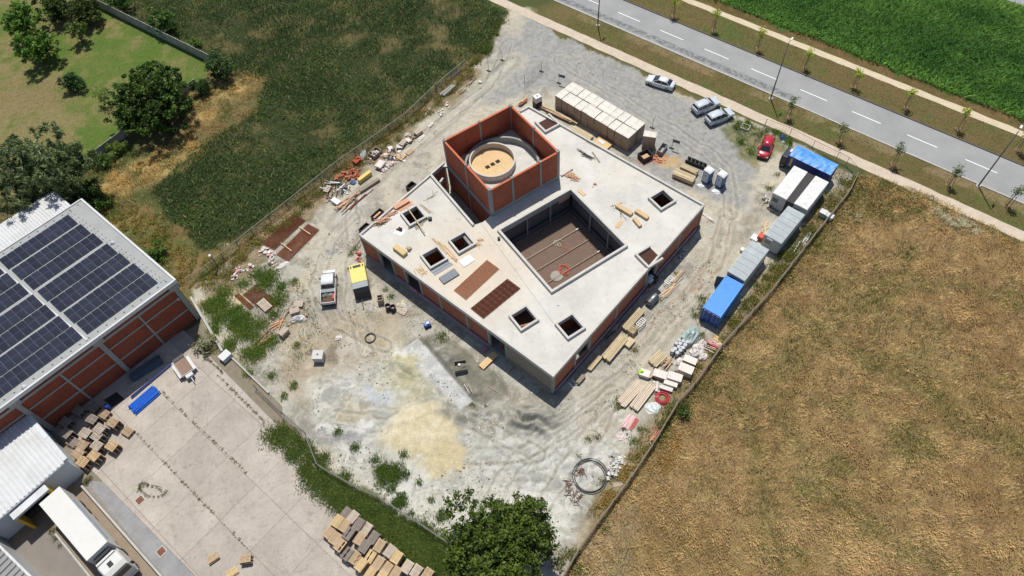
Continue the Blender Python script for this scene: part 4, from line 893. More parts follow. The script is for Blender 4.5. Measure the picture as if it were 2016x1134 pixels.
# --- trees
def crown_mesh(name, blobs, n, size, a, b, parent, droop=0.0, dark=.5, seed=1, clump=.55):
    rg = np.random.default_rng(seed); V = []; Cc = []
    tot = sum(bl[3]*bl[4]*bl[5] for bl in blobs)
    for (cx,cy,cz,rx,ry,rz) in blobs:
        m = max(int(n*rx*ry*rz/tot), 40); nc = max(int(m/42),5)
        u = rg.normal(0,1,(nc,3)); u /= np.linalg.norm(u,axis=1)[:,None]; rad = .55+.5*rg.random(nc)**.5
        cc = u*rad[:,None]*[rx,ry,rz]; ct = rg.normal(0,.18,nc)
        id_ = rg.integers(0,nc,m); off = rg.normal(0,clump*.42,(m,3))*[1,1,.7]
        p = cc[id_]+off; p[:,2] -= droop*np.abs(rg.normal(0,1,m))*np.hypot(off[:,0],off[:,1])*2
        nrm = p/np.array([rx,ry,rz]); hgt = nrm[:,2]
        t = np.clip(.45+ct[id_]+rg.normal(0,.2,m)+.1*hgt, 0, 1)
        ca, cb = np.array(srgb(*a))*1.15, np.array(srgb(*b))*1.15
        cl = (ca*(1-t[:,None])+cb*t[:,None])*(1+rg.normal(0,.14,(m,1)))
        d1 = rg.normal(0,1,(m,3)); d1[:,2] = d1[:,2]*.5-droop*1.5; d1 /= np.linalg.norm(d1,axis=1)[:,None]
        d2 = np.cross(d1, rg.normal(0,1,(m,3))); d2 /= np.linalg.norm(d2,axis=1)[:,None]
        s_ = size*(.6+.8*rg.random(m))[:,None]; d1 = d1*s_*(1+droop*1.2); d2 = d2*s_*.55/(1+droop)
        q = p+[cx,cy,cz]
        V.append(np.stack([q-d1,q+d2,q+d1,q-d2],1).reshape(-1,3)); Cc.append(np.repeat(np.clip(cl,0,1),4,0))
    V = np.concatenate(V); Cc = np.concatenate(Cc)
    return np_mesh(name, V, np.arange(len(V)).reshape(-1,4), Cc, M_LEAF, parent)
def tree(px, py, zc, r_, h, label, n=4000, size=.16, a=(40,66,26), b=(100,122,54), name='tree', cat='tree', seed=1, lobes=7, droop=0.0, trunk=.16, bark=None, flat=1.0, group=None, spread=1.0, limbs=7):
    """crown centred where the photo shows it at height zc; r_ crown radius, h full height"""
    c = g(px, py, zc); rg = random.Random(seed)
    t = thing(name, label, cat, (c.x, c.y, 0), 0, group)
    bl = []
    for i in range(lobes):
        an = 2.4*i+rg.uniform(-.4,.4); k = (i/lobes)**.5*.62*spread; z = rg.uniform(-.35,.5)*(h-zc)*flat
        s_ = rg.uniform(.42,.62); bl.append((math.cos(an)*r_*k, math.sin(an)*r_*k, zc+z, r_*s_, r_*s_, (h-zc)*rg.uniform(.5,.75)*flat))
    crown_mesh('crown', bl, n, size, a, b, t, droop, seed=seed)
    m = MB(); zt = max(zc-(h-zc)*.35, .3)
    m.tube([(0,0,-.1),(rg.uniform(-.05,.05),0,zt*.5),(0,rg.uniform(-.1,.1),zt),(0,0,zc+(h-zc)*.3)], [trunk,trunk*.85,trunk*.7,trunk*.25], 8)
    for i in range(limbs):
        B_ = bl[i % len(bl)]; m.tube([(0,0,zt*rg.uniform(.7,1.0)),(B_[0]*.45,B_[1]*.45,zt+(B_[2]-zt)*.55),(B_[0]*rg.uniform(.8,1.3),B_[1]*rg.uniform(.8,1.3),B_[2]+rg.uniform(-.3,.6))], [trunk*.5,trunk*.32,trunk*.1], 5)
    m.build('trunk', bark or M_BARK, t, smooth=True)
    return t
GT = 'garden trees behind the concrete wall'
tree(40,42,3.2,3.6,5.6,'round mid green garden tree nearest the upper left corner',5200,.2,(50,84,26),(112,146,56),seed=2,lobes=9,group=GT)
tree(72,92,3.0,3.5,5.2,'round mid green garden tree with its trunk showing above its shadow',5200,.2,(48,80,26),(104,138,52),seed=3,lobes=9,group=GT)
tree(108,10,2.8,3.6,5.0,'dark green garden tree at the top edge beside the concrete wall side',4600,.2,(36,58,24),(84,104,44),seed=4,lobes=8,group=GT)
tree(165,18,2.8,3.0,5.0,'dark olive garden tree next to the top end of the concrete wall',4000,.2,(40,56,24),(88,100,44),seed=5,lobes=8,group=GT)
tree(148,58,2.6,1.9,3.8,'small garden tree with a thin trunk in the middle of the lawn',1900,.16,(52,76,30),(104,122,54),seed=6,lobes=6,group=GT)
tree(143,162,1.4,1.9,2.7,'compact dark green bush on the lawn',2600,.15,(34,62,30),(78,108,54),name='bush',cat='bush',seed=7,lobes=6,trunk=.08,group=GT)
tree(203,188,2.0,1.5,3.6,'thin half bare young tree leaning beside the large dark tree',420,.13,(60,84,34),(104,122,54),seed=8,lobes=5,trunk=.07,limbs=14,group=GT)
tree(290,190,4.6,6.4,8.6,'largest dark green walnut tree at the lower end of the lawn',17000,.23,(30,54,20),(86,112,44),seed=9,lobes=15,trunk=.3,spread=1.25,group=GT)
tree(432,135,2.2,2.2,4.4,'tall dark shrub at the corner where the two garden walls meet',3400,.16,(36,62,32),(78,104,54),name='shrub',cat='shrub',seed=10,lobes=7,trunk=.09,group=GT)
tree(398,172,1.2,1.6,2.4,'rounded dark shrub in front of the garden wall gap',2000,.15,(34,62,28),(80,106,50),name='shrub',cat='shrub',seed=11,lobes=5,trunk=.07,group=GT)
tree(366,203,.9,1.2,1.7,'small round shrub at the foot of the large dark tree',1200,.14,(40,64,34),(84,106,58),name='shrub',cat='shrub',seed=12,lobes=5,trunk=.06,group=GT)
tree(316,44,2.0,2.8,3.8,'bushy green tree growing over the concrete garden wall',3600,.17,(46,78,32),(96,124,56),seed=13,lobes=7,group=GT)
tree(238,4,1.8,2.2,3.4,'green bush at the top edge outside the garden wall',2200,.16,(46,80,32),(94,122,54),name='bush',cat='bush',seed=14,lobes=6,group=GT)
tree(385,84,1.0,1.2,1.9,'small light green shrub outside the garden wall',900,.14,(70,104,42),(116,138,62),name='shrub',cat='shrub',seed=15,lobes=5,trunk=.05,group=GT)
tree(232,292,.9,1.2,1.8,'low yellow green shrub against the lower garden wall',900,.14,(70,98,36),(122,138,56),name='shrub',cat='shrub',seed=16,lobes=5,trunk=.05,group=GT)
M_BIRCH = mat('pale_bark', srgb(186,184,178), .9, .25, 3)
tree(38,338,7.0,6.6,11.0,'grey green drooping birch overhanging the rear shed roof',17000,.23,(72,90,50),(140,152,108),seed=17,lobes=14,droop=.55,trunk=.22,bark=M_BIRCH,spread=1.3,limbs=18)
tree(118,336,5.6,4.3,8.6,'smaller grey green drooping birch beside the garden wall end',8500,.22,(66,86,46),(130,144,98),seed=18,lobes=9,droop=.5,trunk=.16,bark=M_BIRCH,spread=1.2,limbs=12)
tree(168,385,1.9,2.6,3.3,'dense dark green shrub at the top corner of the warehouse',4200,.17,(34,58,24),(78,106,46),name='shrub',cat='shrub',seed=19,lobes=8,trunk=.1)
tree(205,318,.9,1.4,1.8,'low dark shrub by the dry grass below the birch',1300,.14,(44,70,30),(92,116,54),name='shrub',cat='shrub',seed=20,lobes=5,trunk=.05)
tree(205,400,.9,1.5,1.9,'low green shrub along the warehouse side near its top corner',1500,.14,(54,84,32),(104,128,56),name='shrub',cat='shrub',seed=21,lobes=5,trunk=.05)
tree(305,500,.9,1.7,1.9,'green shrub along the warehouse side near its lower corner',1700,.14,(50,84,32),(100,130,54),name='shrub',cat='shrub',seed=22,lobes=5,trunk=.05)
tree(985,1072,4.2,5.1,7.6,'large leafy green tree at the lower edge of the building site',28000,.17,(34,54,18),(102,120,46),seed=23,lobes=17,trunk=.26,spread=1.3,limbs=20)
tree(405,680,.6,1.3,1.4,'grey green shrub in the corner between warehouse and old fence',900,.13,(110,116,84),(164,162,126),name='shrub',cat='shrub',seed=24,lobes=5,trunk=.05)
tree(1000,1195,4.0,4.5,7.0,'green tree top just at the bottom edge',200,.19,(42,66,20),(118,140,52),seed=25,lobes=6) if False else None
tree(1347,813,.5,.9,1.2,'single dark green bush just right of the right fence',700,.12,(54,74,34),(96,108,54),name='bush',cat='bush',seed=26,lobes=4,trunk=.04)
# --- young staked street trees in two rows
SG = 'young staked street trees'
def sapling(bx, by, label, a, b, seed):
    c = g(bx,by); rg = random.Random(seed); t = thing('street_tree', label, 'young tree', (c.x,c.y,0), rg.uniform(0,6), SG)
    h = rg.uniform(3.0,3.5)
    bl = [(rg.uniform(-.3,.3),rg.uniform(-.3,.3),h-.1+rg.uniform(-.7,.5),.42,.42,.55) for _ in range(5)]
    crown_mesh('crown', bl, 260, .12, a, b, t, seed=seed, clump=.5)
    m = MB().tube([(0,0,0),(.03,0,h*.5),(0,.03,h)], [.045,.035,.015], 6)
    for i in range(5): m.tube([(0,0,h*.6),(bl[i][0]*1.2,bl[i][1]*1.2,bl[i][2])], [.02,.008], 4)
    m.build('trunk', M_BARK, t)
    for i in range(3):
        an = i*2.094; MB().tube([(.45*math.cos(an),.45*math.sin(an),-.1),(.32*math.cos(an),.32*math.sin(an),2.0)], .035, 6).build('stake', M_WOOD_G, t)
    q = []
    for i in range(3): a0 = i*2.094; a1 = a0+2.094; q.append((.34*math.cos(a0),.34*math.sin(a0),1.85))
    MB().tube(q, .025, 5, closed=True).build('tie_ring', M_WOOD_G, t)
    MB().lathe([(.0,.05),(.35,.05),(.5,.0)], (0,0,.0), 10).build('earth_mound', mat('mound_earth', srgb(120,98,70), .95, .3, 3), t)
ordn = ['first','second','third','fourth','fifth','sixth','seventh','eighth','ninth','tenth']
for k, (x_, y_) in enumerate(((1553,231),(1652,278),(1757,322),(1868,364),(1982,405))):
    sapling(x_, y_, f'staked young tree on the near side of the road, {ordn[k]} from the left', (70,90,50),(130,144,92), 100+k)
for k, (x_, y_) in enumerate(((1325,32),(1404,60),(1491,96),(1583,133),(1680,171),(1782,212),(1886,254),(2002,295))):
    sapling(x_, y_, f'staked young yellow green tree on the far side of the road, {ordn[k]} from the left', (120,140,50),(190,196,80), 120+k)
# ================================================================ vehicles
M_TYRE = mat('tyre_rubber', srgb(34,34,36), .85, .15); M_RIM = mat('alloy_rim', srgb(150,152,156), .35, .1, metal=.8)
M_GLASS = mat('tinted_glass', srgb(26,32,42), .08, .05, bump=0, spec=.8, coat=.6); M_BLK = mat('black_plastic', srgb(36,37,40), .6, .15)
M_LAMP = mat('lamp_glass', srgb(206,212,218), .1, .05, bump=0, coat=.5); M_RED = mat('red_lens', srgb(150,24,22), .2, .1, bump=0, coat=.4)
def paint_mat(name, c): return mat(name, c, .28, .05, .8, 20, bump=0.0, coat=.7)
def loft(m, stations, mi=0, cap=True):
    """stations: lists of points of equal count, ring closed"""
    n = len(stations[0]); b = len(m.v)
    for s_ in stations: m.v.extend(s_)
    for i in range(len(stations)-1):
        for k in range(n):
            l = (k+1)%n; m.f.append((b+i*n+k,b+i*n+l,b+(i+1)*n+l,b+(i+1)*n+k)); m.m.append(mi)
    if cap:
        m.f.append(tuple(b+k for k in reversed(range(n)))); m.m.append(mi)
        m.f.append(tuple(b+(len(stations)-1)*n+k for k in range(n))); m.m.append(mi)
    return m
def wheel(par, x, y, r, w_):
    w = bpy.data.objects.new('wheel', None); col.objects.link(w); w.parent = par; w.location = (x,y,r)
    t = MB().lathe([(r*.6,-w_/2),(r*.93,-w_/2),(r,-w_*.32),(r,w_*.32),(r*.93,w_/2),(r*.6,w_/2)], (0,0,0), 20); tm = t.build('tyre', M_TYRE, w, smooth=True); tm.rotation_euler = (R(90),0,0)
    q = MB().lathe([(0,-w_*.3),(r*.62,-w_*.42),(r*.62,w_*.42),(0,w_*.3)], (0,0,0), 14).build('rim', M_RIM, w, smooth=True); q.rotation_euler = (R(90),0,0)
def car(label, near0, near1, L, W, prof, pm, group=None, h_roof=1.45, suv=False, hint=1):
    """near0 -> near1: rear and front wheel contact points nearest the camera; hint: +1 if the car's far side lies to its left"""
    p0, p1 = g(*near0), g(*near1); d = (p1-p0).normalized(); n = Vector((-d.y,d.x,0)); c = (p0+p1)/2+n*hint*(W/2-.1)
    t = thing('car', label, 'car', (c.x,c.y,.012), math.atan2(d.y,d.x), group)
    hw = W/2
    st = []
    for x, z0, z1, k in prof['body']:
        w_ = hw*k; st.append([(x,-w_*.93,z0),(x,-w_,z0+.12),(x,-w_,z1-.17),(x,-w_*.93,z1-.04),(x,-w_*.7,z1),(x,0,z1+.02),(x,w_*.7,z1),(x,w_*.93,z1-.04),(x,w_,z1-.17),(x,w_,z0+.12),(x,w_*.93,z0)])
    loft(MB(), st).build('body', pm, t, smooth=True)
    gh = []; rf = []
    for x, zb, zt, kb, kt in prof['cabin']:
        gh.append([(x,-hw*kb,zb),(x,-hw*kt,zt),(x,0,zt+.02),(x,hw*kt,zt),(x,hw*kb,zb)])
    loft(MB(), gh).build('windows', M_GLASS, t)
    r0, r1 = prof['roof']
    for i, (x, z, k) in enumerate(prof['roofline']): rf.append([(x,-hw*k,z-.05),(x,-hw*k*.93,z+.012),(x,0,z+.045),(x,hw*k*.93,z+.012),(x,hw*k,z-.05)])
    loft(MB(), rf).build('roof', pm, t, smooth=True)
    for s in (-1,1):
        for (xa, za, ka, xb, zb, kb) in prof['pillars']: MB().tube([(xa,s*hw*ka,za),(xb,s*hw*kb,zb)], .045, 4).build('pillar', pm, t)
        for x in prof['axles']: wheel(t, x, s*(hw-.12), prof['r'], .22)
        part('headlight', M_LAMP, t, [((L/2-.17,s*hw*.66,prof['hl']),(.22,.34,.14))]); part('tail_light', M_RED, t, [((-L/2+.10,s*hw*.72,prof['tl']),(.14,.26,.18))])
        part('mirror', pm, t, [((prof['mx'],s*(hw+.08),prof['mz']),(.14,.2,.13))])
        part('door_line', M_BLK, t, [((prof['dx'],s*hw*.995,prof['mz']-.25),(.012,.012,.5))])
    part('front_bumper', M_BLK, t, [((L/2-.06,0,.36),(.14,W*.7,.16))]); part('rear_bumper', M_BLK, t, [((-L/2+.06,0,.42),(.14,W*.8,.14))])
    part('number_plate', M_WHITE, t, [((-L/2-.0,0,.62),(.03,.5,.11))])
    return t
SEDAN = dict(body=[(-2.30,.42,.86,.72),(-2.22,.3,.98,.86),(-1.6,.2,1.0,.97),(-.6,.18,.96,1),(.7,.18,.95,1),(1.5,.2,.90,.97),(2.05,.24,.80,.88),(2.28,.34,.66,.72)],
  cabin=[(-1.75,.96,.99,.80,.76),(-1.15,.95,1.33,.86,.66),(-.3,.94,1.42,.88,.68),(.35,.93,1.36,.88,.66),(1.15,.92,.95,.84,.78)], roof=(0,0), roofline=[(-1.2,1.31,.66),(-.8,1.40,.69),(-.2,1.43,.70),(.28,1.38,.67)],
  pillars=[(-1.2,1.31,.66,-1.75,.98,.82),(.28,1.36,.66,1.12,.95,.84),(-.35,1.40,.69,-.35,.95,.89)], axles=(-1.38,1.4), r=.33, hl=.66, tl=.82, mx=.85, mz=1.0, dx=-.35)
SUV = dict(body=[(-2.22,.5,1.0,.80),(-2.15,.32,1.08,.90),(-1.5,.24,1.10,.98),(-.5,.22,1.06,1),(.7,.22,1.04,1),(1.4,.24,1.02,.97),(2.0,.28,.94,.90),(2.22,.4,.76,.76)],
  cabin=[(-2.05,1.06,1.10,.82,.78),(-1.75,1.06,1.52,.86,.70),(-.9,1.05,1.62,.88,.72),(.1,1.04,1.60,.89,.71),(.45,1.03,1.52,.88,.68),(1.15,1.02,1.05,.85,.80)], roof=(0,0), roofline=[(-1.95,1.52,.70),(-1.4,1.60,.73),(-.4,1.63,.74),(.4,1.55,.70)],
  pillars=[(-1.9,1.50,.70,-2.02,1.10,.84),(.4,1.52,.68,1.12,1.05,.86),(-.4,1.58,.73,-.4,1.05,.90),(-1.3,1.58,.73,-1.3,1.06,.90)], axles=(-1.32,1.34), r=.36, hl=.82, tl=.95, mx=.8, mz=1.1, dx=-.4)
HATCH = dict(body=[(-2.05,.45,.90,.80),(-1.98,.3,.96,.90),(-1.3,.2,.98,.98),(-.4,.18,.95,1),(.7,.18,.94,1),(1.3,.2,.92,.97),(1.85,.24,.82,.88),(2.03,.34,.66,.74)],
  cabin=[(-1.95,.95,.98,.82,.78),(-1.65,.95,1.36,.86,.70),(-.8,.94,1.45,.88,.71),(.15,.93,1.42,.88,.70),(.45,.93,1.34,.87,.67),(1.15,.92,.95,.84,.80)], roof=(0,0), roofline=[(-1.85,1.36,.70),(-1.2,1.44,.72),(-.4,1.46,.72),(.4,1.37,.68)],
  pillars=[(-1.8,1.35,.70,-1.93,.99,.84),(.4,1.35,.67,1.12,.95,.86),(-.4,1.42,.71,-.4,.95,.90)], axles=(-1.22,1.26), r=.31, hl=.66, tl=.85, mx=.8, mz=1.0, dx=-.4)
CG = 'cars parked beside the path'
car('white saloon car parked beside the path, nose to the left', (1313.5,179.5),(1278,168.5), 4.6, 1.80, SEDAN, paint_mat('white_car_paint', srgb(206,210,214)), CG, hint=-1)
car('left one of the two silver hatchback cars parked nose to the path', (1379,227),(1410,214), 4.45, 1.84, SUV, paint_mat('silver_car_paint', srgb(188,196,204)), CG)
car('right one of the two silver hatchback cars, next to the weeds', (1405.5,248.5),(1437,236), 4.45, 1.84, SUV, paint_mat('silver_car_paint', srgb(188,196,204)), CG)
car('bright red hatchback car parked near the blue tarpaulin body', (1522,285),(1511,314), 4.1, 1.74, HATCH, paint_mat('red_car_paint', srgb(172,26,40)), CG, hint=-1)
# --- pickup truck
pf, pb_ = g(648,524,.9), g(645,604,.9); d = (pf-pb_); d.z = 0; d.normalize(); c = (pf+pb_)/2
pk = thing('pickup_truck', 'white pickup truck with a loaded open bed on the site drive', 'pickup truck', (c.x,c.y,.01), math.atan2(d.y,d.x))
M_PWH = paint_mat('white_truck_paint', srgb(214,216,218)); hw = .96
st = []
for x, z0, z1, k in [(2.62,.45,.78,.78),(2.5,.36,1.0,.90),(1.9,.3,1.08,.97),(1.2,.3,1.12,1),(.3,.3,1.12,1),(-.42,.3,1.12,1)]:
    w_ = hw*k; st.append([(x,-w_*.93,z0),(x,-w_,z0+.12),(x,-w_,z1-.15),(x,-w_*.9,z1),(x,0,z1+.03),(x,w_*.9,z1),(x,w_,z1-.15),(x,w_,z0+.12),(x,w_*.93,z0)])
loft(MB(), st).build('body', M_PWH, pk, smooth=True)
gh = [[(x,-hw*kb,zb),(x,-hw*kt,zt),(x,0,zt+.02),(x,hw*kt,zt),(x,hw*kb,zb)] for x, zb, zt, kb, kt in [(1.98,1.1,1.13,.88,.84),(1.38,1.11,1.66,.92,.80),(.5,1.12,1.74,.94,.82),(-.18,1.12,1.70,.92,.82),(-.4,1.12,1.15,.9,.86)]]
loft(MB(), gh).build('windows', M_GLASS, pk)
loft(MB(), [[(x,-hw*k,z-.06),(x,-hw*k*.93,z+.01),(x,0,z+.04),(x,hw*k*.93,z+.01),(x,hw*k,z-.06)] for x, z, k in [(1.42,1.68,.82),(1.0,1.75,.86),(.3,1.78,.87),(-.24,1.73,.85)]]).build('cab_roof', M_PWH, pk, smooth=True)
part('roll_bar_cover', mat('grey_metal_cover', srgb(120,126,132), .5), pk, [((-.85,0,1.12),(.5,1.8,.06))])
part('bed_floor', mat('bed_floor_ply', srgb(92,70,54), .9, .3, 2), pk, [((-1.6,0,.62),(2.05,1.8,.06))])
for s in (-1,1): part('bed_side', M_PWH, pk, [((-1.55,s*.93,.85),(2.2,.06,.55))])
part('tailgate', M_PWH, pk, [((-2.66,0,.83),(.06,1.92,.5))]); part('bulkhead', M_BLK, pk, [((-.5,0,.95),(.06,1.8,.6))])
part('rear_bumper', M_BLK, pk, [((-2.72,0,.45),(.12,1.8,.16))])
for s in (-1,1):
    for x in (1.62,-1.65): wheel(pk, x, s*.84, .38, .25)
    part('headlight', M_LAMP, pk, [((2.5,s*.68,.82),(.2,.36,.16))]); part('mirror', M_BLK, pk, [((1.1,s*1.06,1.2),(.14,.22,.2))]); part('tail_light', M_RED, pk, [((-2.68,s*.86,.85),(.06,.12,.3))])
def on_pickup(x, y): v = Vector((c.x,c.y,0))+Vector((d.x,d.y,0))*x+Vector((-d.y,d.x,0))*y; return (v.x, v.y, .67)
def tarp_lump(name, label, cat, loc, rx, ry, h, m_, seed=1, rz=0.0, group=None):
    rg = random.Random(seed); m = MB(); n = 12; k = 5; V = []
    for j in range(k+1):
        for i in range(n):
            t = 2*math.pi*i/n; q = j/k; rr = (1-q**1.6)*(1+rg.uniform(-.22,.22))+.02; V.append((rx*rr*math.cos(t), ry*rr*math.sin(t), h*(math.sin(q*1.57))*(1+rg.uniform(-.18,.18))))
    F = [(j*n+i,j*n+(i+1)%n,(j+1)*n+(i+1)%n,(j+1)*n+i) for j in range(k) for i in range(n)]+[tuple(k*n+i for i in range(n))]
    m.add(V, F); o = m.build(name, m_, None, smooth=False); o.location = loc; o.rotation_euler = (0,0,rz); return tag(o, label, cat, group)
M_BAGG = mat('grey_sack', srgb(128,126,120), .8, .3, 4)
tarp_lump('sack', 'grey bundled sheet lying in the pickup bed', 'sack', on_pickup(-1.15,.35), .55,.4,.35, M_BAGG, 3)
tarp_lump('sack', 'pale grey sack of rubble in the pickup bed beside the bundle', 'sack', on_pickup(-1.1,-.35), .42,.32,.3, mat('pale_sack', srgb(176,172,160), .8, .3, 4), 4)
o = part('fuel_can', mat('red_plastic', srgb(196,40,42), .5, .1), None, [((0,0,.2),(.75,.22,.4))], bevel=.03); o.location = on_pickup(-1.75,-.72); o.rotation_euler = (0,0,math.atan2(d.y,d.x)); tag(o, 'long red canister standing along the side of the pickup bed', 'canister')
# --- yellow generator
ga, gb = g(701,519.5,1.9), g(710,567,1.9); d = gb-ga; d.z = 0; LG = d.length; d.normalize()
gn = thing('generator', 'yellow and black trailer generator set with black vents beside the pickup', 'generator', (ga.x,ga.y,0), math.atan2(d.y,d.x))
M_GY = mat('generator_yellow', srgb(212,192,96), .5, .08, 1, coat=.2)
part('canopy', M_GY, gn, [((LG*.37,0,1.15),(LG*.74,2.05,1.5))], bevel=.05)
part('grey_panel', mat('generator_grey', srgb(126,136,142), .5), gn, [((LG*.86,0,1.14),(LG*.235,2.02,1.49))], bevel=.03)
m = MB(); x0 = LG*.98; m.add([(x0,-1.02,.4),(x0,1.02,.4),(x0,1.02,1.88),(x0,-1.02,1.88),(x0+.75,-1.02,.4),(x0+.75,1.02,.4),(x0+.45,1.02,1.35),(x0+.45,-1.02,1.35)], [(3,2,6,7),(4,7,6,5),(0,3,7,4),(1,5,6,2),(0,4,5,1)]); m.build('radiator_hood', M_BLK, gn)
part('vent', M_BLK, gn, [((.42,0,1.9),(.42,1.05,.03))]); part('vent', M_BLK, gn, [((.42,.78,1.9),(.42,.16,.03))]); part('vent', M_BLK, gn, [((.42,-.78,1.9),(.42,.16,.03))])
part('chassis', M_BLK, gn, [((LG*.55,0,.32),(LG+.6,1.7,.16))]); part('drawbar', M_BLK, gn, [((LG+1.4,-.3,.4),(1.2,.1,.1))])
for s in (-1,1): wheel(gn, LG*.55, s*.92, .32, .22)
# --- articulated lorry at the dock
tr0, tr1 = (g(118,960,4.0)+g(75,990,4.0))/2, (g(170,1105,4.0)+g(212,1066,4.0))/2
d = tr1-tr0; d.z = 0; LT = d.length; d.normalize()
lo = thing('lorry', 'white box lorry backed into the loading dock', 'lorry', (tr0.x,tr0.y,.02), math.atan2(d.y,d.x))
M_LW = mat('lorry_white', srgb(206,206,202), .45, .06, .6, 8, bump=.03, coat=.2, dirt=srgb(176,174,166), dirt_amt=.35)
part('cargo_box', M_LW, lo, [((LT/2,0,2.55),(LT,2.5,2.88))], bevel=.03)
part('side_stripe', mat('livery_blue', srgb(110,150,190), .5), lo, [((LT*.55,1.256,3.0),(LT*.7,.012,.5))])
part('chassis', M_BLK, lo, [((LT/2+1,0,.9),(LT+3.2,1.0,.3))])
part('side_skirt', M_LW, lo, [((LT*.6,1.2,.75),(LT*.5,.05,.6)),((LT*.6,-1.2,.75),(LT*.5,.05,.6))])
st = []
for x, z0, z1, k in [(LT+.75,.6,3.2,.96),(LT+1.2,.55,3.35,1),(LT+2.2,.55,3.2,1),(LT+2.75,.55,2.9,.97),(LT+3.0,.55,1.9,.92),(LT+3.05,.55,1.2,.9)]:
    w_ = 1.22*k; st.append([(x,-w_,z0),(x,-w_,z1-.25),(x,-w_*.85,z1),(x,w_*.85,z1),(x,w_,z1-.25),(x,w_,z0)])
loft(MB(), st).build('cab', M_LW, lo, smooth=False, bevel=.05)
m = MB(); m.add([(LT+2.30,-1.08,3.10),(LT+2.30,1.08,3.10),(LT+3.04,1.06,1.95),(LT+3.04,-1.06,1.95)], [(0,1,2,3)[::-1]]); 
part('windscreen', M_GLASS, lo, [((LT+2.9,0,2.45),(.06,2.1,1.0),0,0,R(-14))])
part('roof_hatch', M_BLK, lo, [((LT+1.75,0,3.32),(.55,.5,.05))])
part('sun_visor', M_BLK, lo, [((LT+2.95,0,3.0),(.3,2.2,.06))])
dl = MB(); 
loft(dl, [[(LT+.85,-1.1,3.2),(LT+.85,1.1,3.2),(LT+.85,1.0,3.55),(LT+.85,-1.0,3.55)],[(LT+1.05,-1.12,3.2),(LT+1.05,1.12,3.2),(LT+1.05,1.02,3.5),(LT+1.05,-1.02,3.5)]]); dl.build('air_deflector', M_LW, lo)
part('cooling_unit', M_BLK, lo, [((LT+.3,0,2.6),(.35,1.9,1.4))])
for s in (-1,1):
    part('mirror', M_BLK, lo, [((LT+2.85,s*1.42,2.3),(.14,.26,.6))]); part('headlight', M_LAMP, lo, [((LT+3.06,s*.95,.85),(.06,.34,.2))])
    for x in (1.2,2.5,3.8,LT+.2,LT+2.2): wheel(lo, x, s*1.05, .5, .32)
part('front_bumper', M_LW, lo, [((LT+3.07,0,.7),(.12,2.3,.35))]); part('side_fairing', M_LW, lo, [((LT+.55,1.16,1.5),(.5,.06,1.7)),((LT+.55,-1.16,1.5),(.5,.06,1.7))])
# --- small white trailer in the yard
ta = g(362,722,.6); d = g(385,752)-g(355,708); d.z = 0; d.normalize()
tl = thing('car_trailer', 'small white car trailer with brown plywood floor beside the blue rail', 'trailer', (ta.x,ta.y,.05), math.atan2(d.y,d.x))
part('floor', mat('trailer_floor', srgb(134,112,98), .9, .2, 2), tl, [((0,0,.52),(2.5,1.5,.05))])
for s in (-1,1): part('side_board', M_WHITE, tl, [((0,s*.78,.68),(2.6,.05,.34))]); part('mudguard', M_WHITE, tl, [((.1,s*.98,.62),(2.3,.34,.08))]); wheel(tl, .1, s*.96, .28, .2)
part('front_board', M_WHITE, tl, [((1.3,0,.68),(.05,1.6,.34))]); part('tail_ramp', mat('mesh_ramp', srgb(84,86,90), .7, .2, 4), tl, [((-1.75,0,.35),(.9,1.5,.05),0,0,R(-25))]); part('toolbox', M_WHITE, tl, [((1.65,0,.62),(.5,.9,.36))]); part('drawbar', M_ALU, tl, [((2.2,0,.48),(1.1,.09,.09))]); part('jockey_wheel', M_BLK, tl, [((2.2,.12,.3),(.2,.1,.4))])
# ================================================================ containers
def quad_frame(pts, z):
    w_ = [g(*k, z) for k in pts]; c = sum(w_, Vector())/4
    u = ((w_[1]-w_[0])+(w_[2]-w_[3])); v = ((w_[2]-w_[1])+(w_[3]-w_[0])); LU, LV = u.length/2, v.length/2
    return c, LU, LV, math.atan2(v.y,v.x), math.atan2(u.y,u.x)
def corrugated(L, y, z0, z1, s, pitch=.28, dep=.035, x0=None):
    m = MB(); n = int(L/pitch); pr = [(0,0),(.3,0),(.42,1),(.78,1),(.9,0)]; V = []
    for i in range(n):
        for t, k in pr: V.append((-L/2+(i+t)*L/n, y-s*dep*k))
    V.append((L/2,y))
    m.add([(a,b,z0) for a, b in V]+[(a,b,z1) for a, b in V], [((i,i+1,len(V)+i+1,len(V)+i) if s < 0 else (i+1,i,len(V)+i,len(V)+i+1)) for i in range(len(V)-1)]); return m
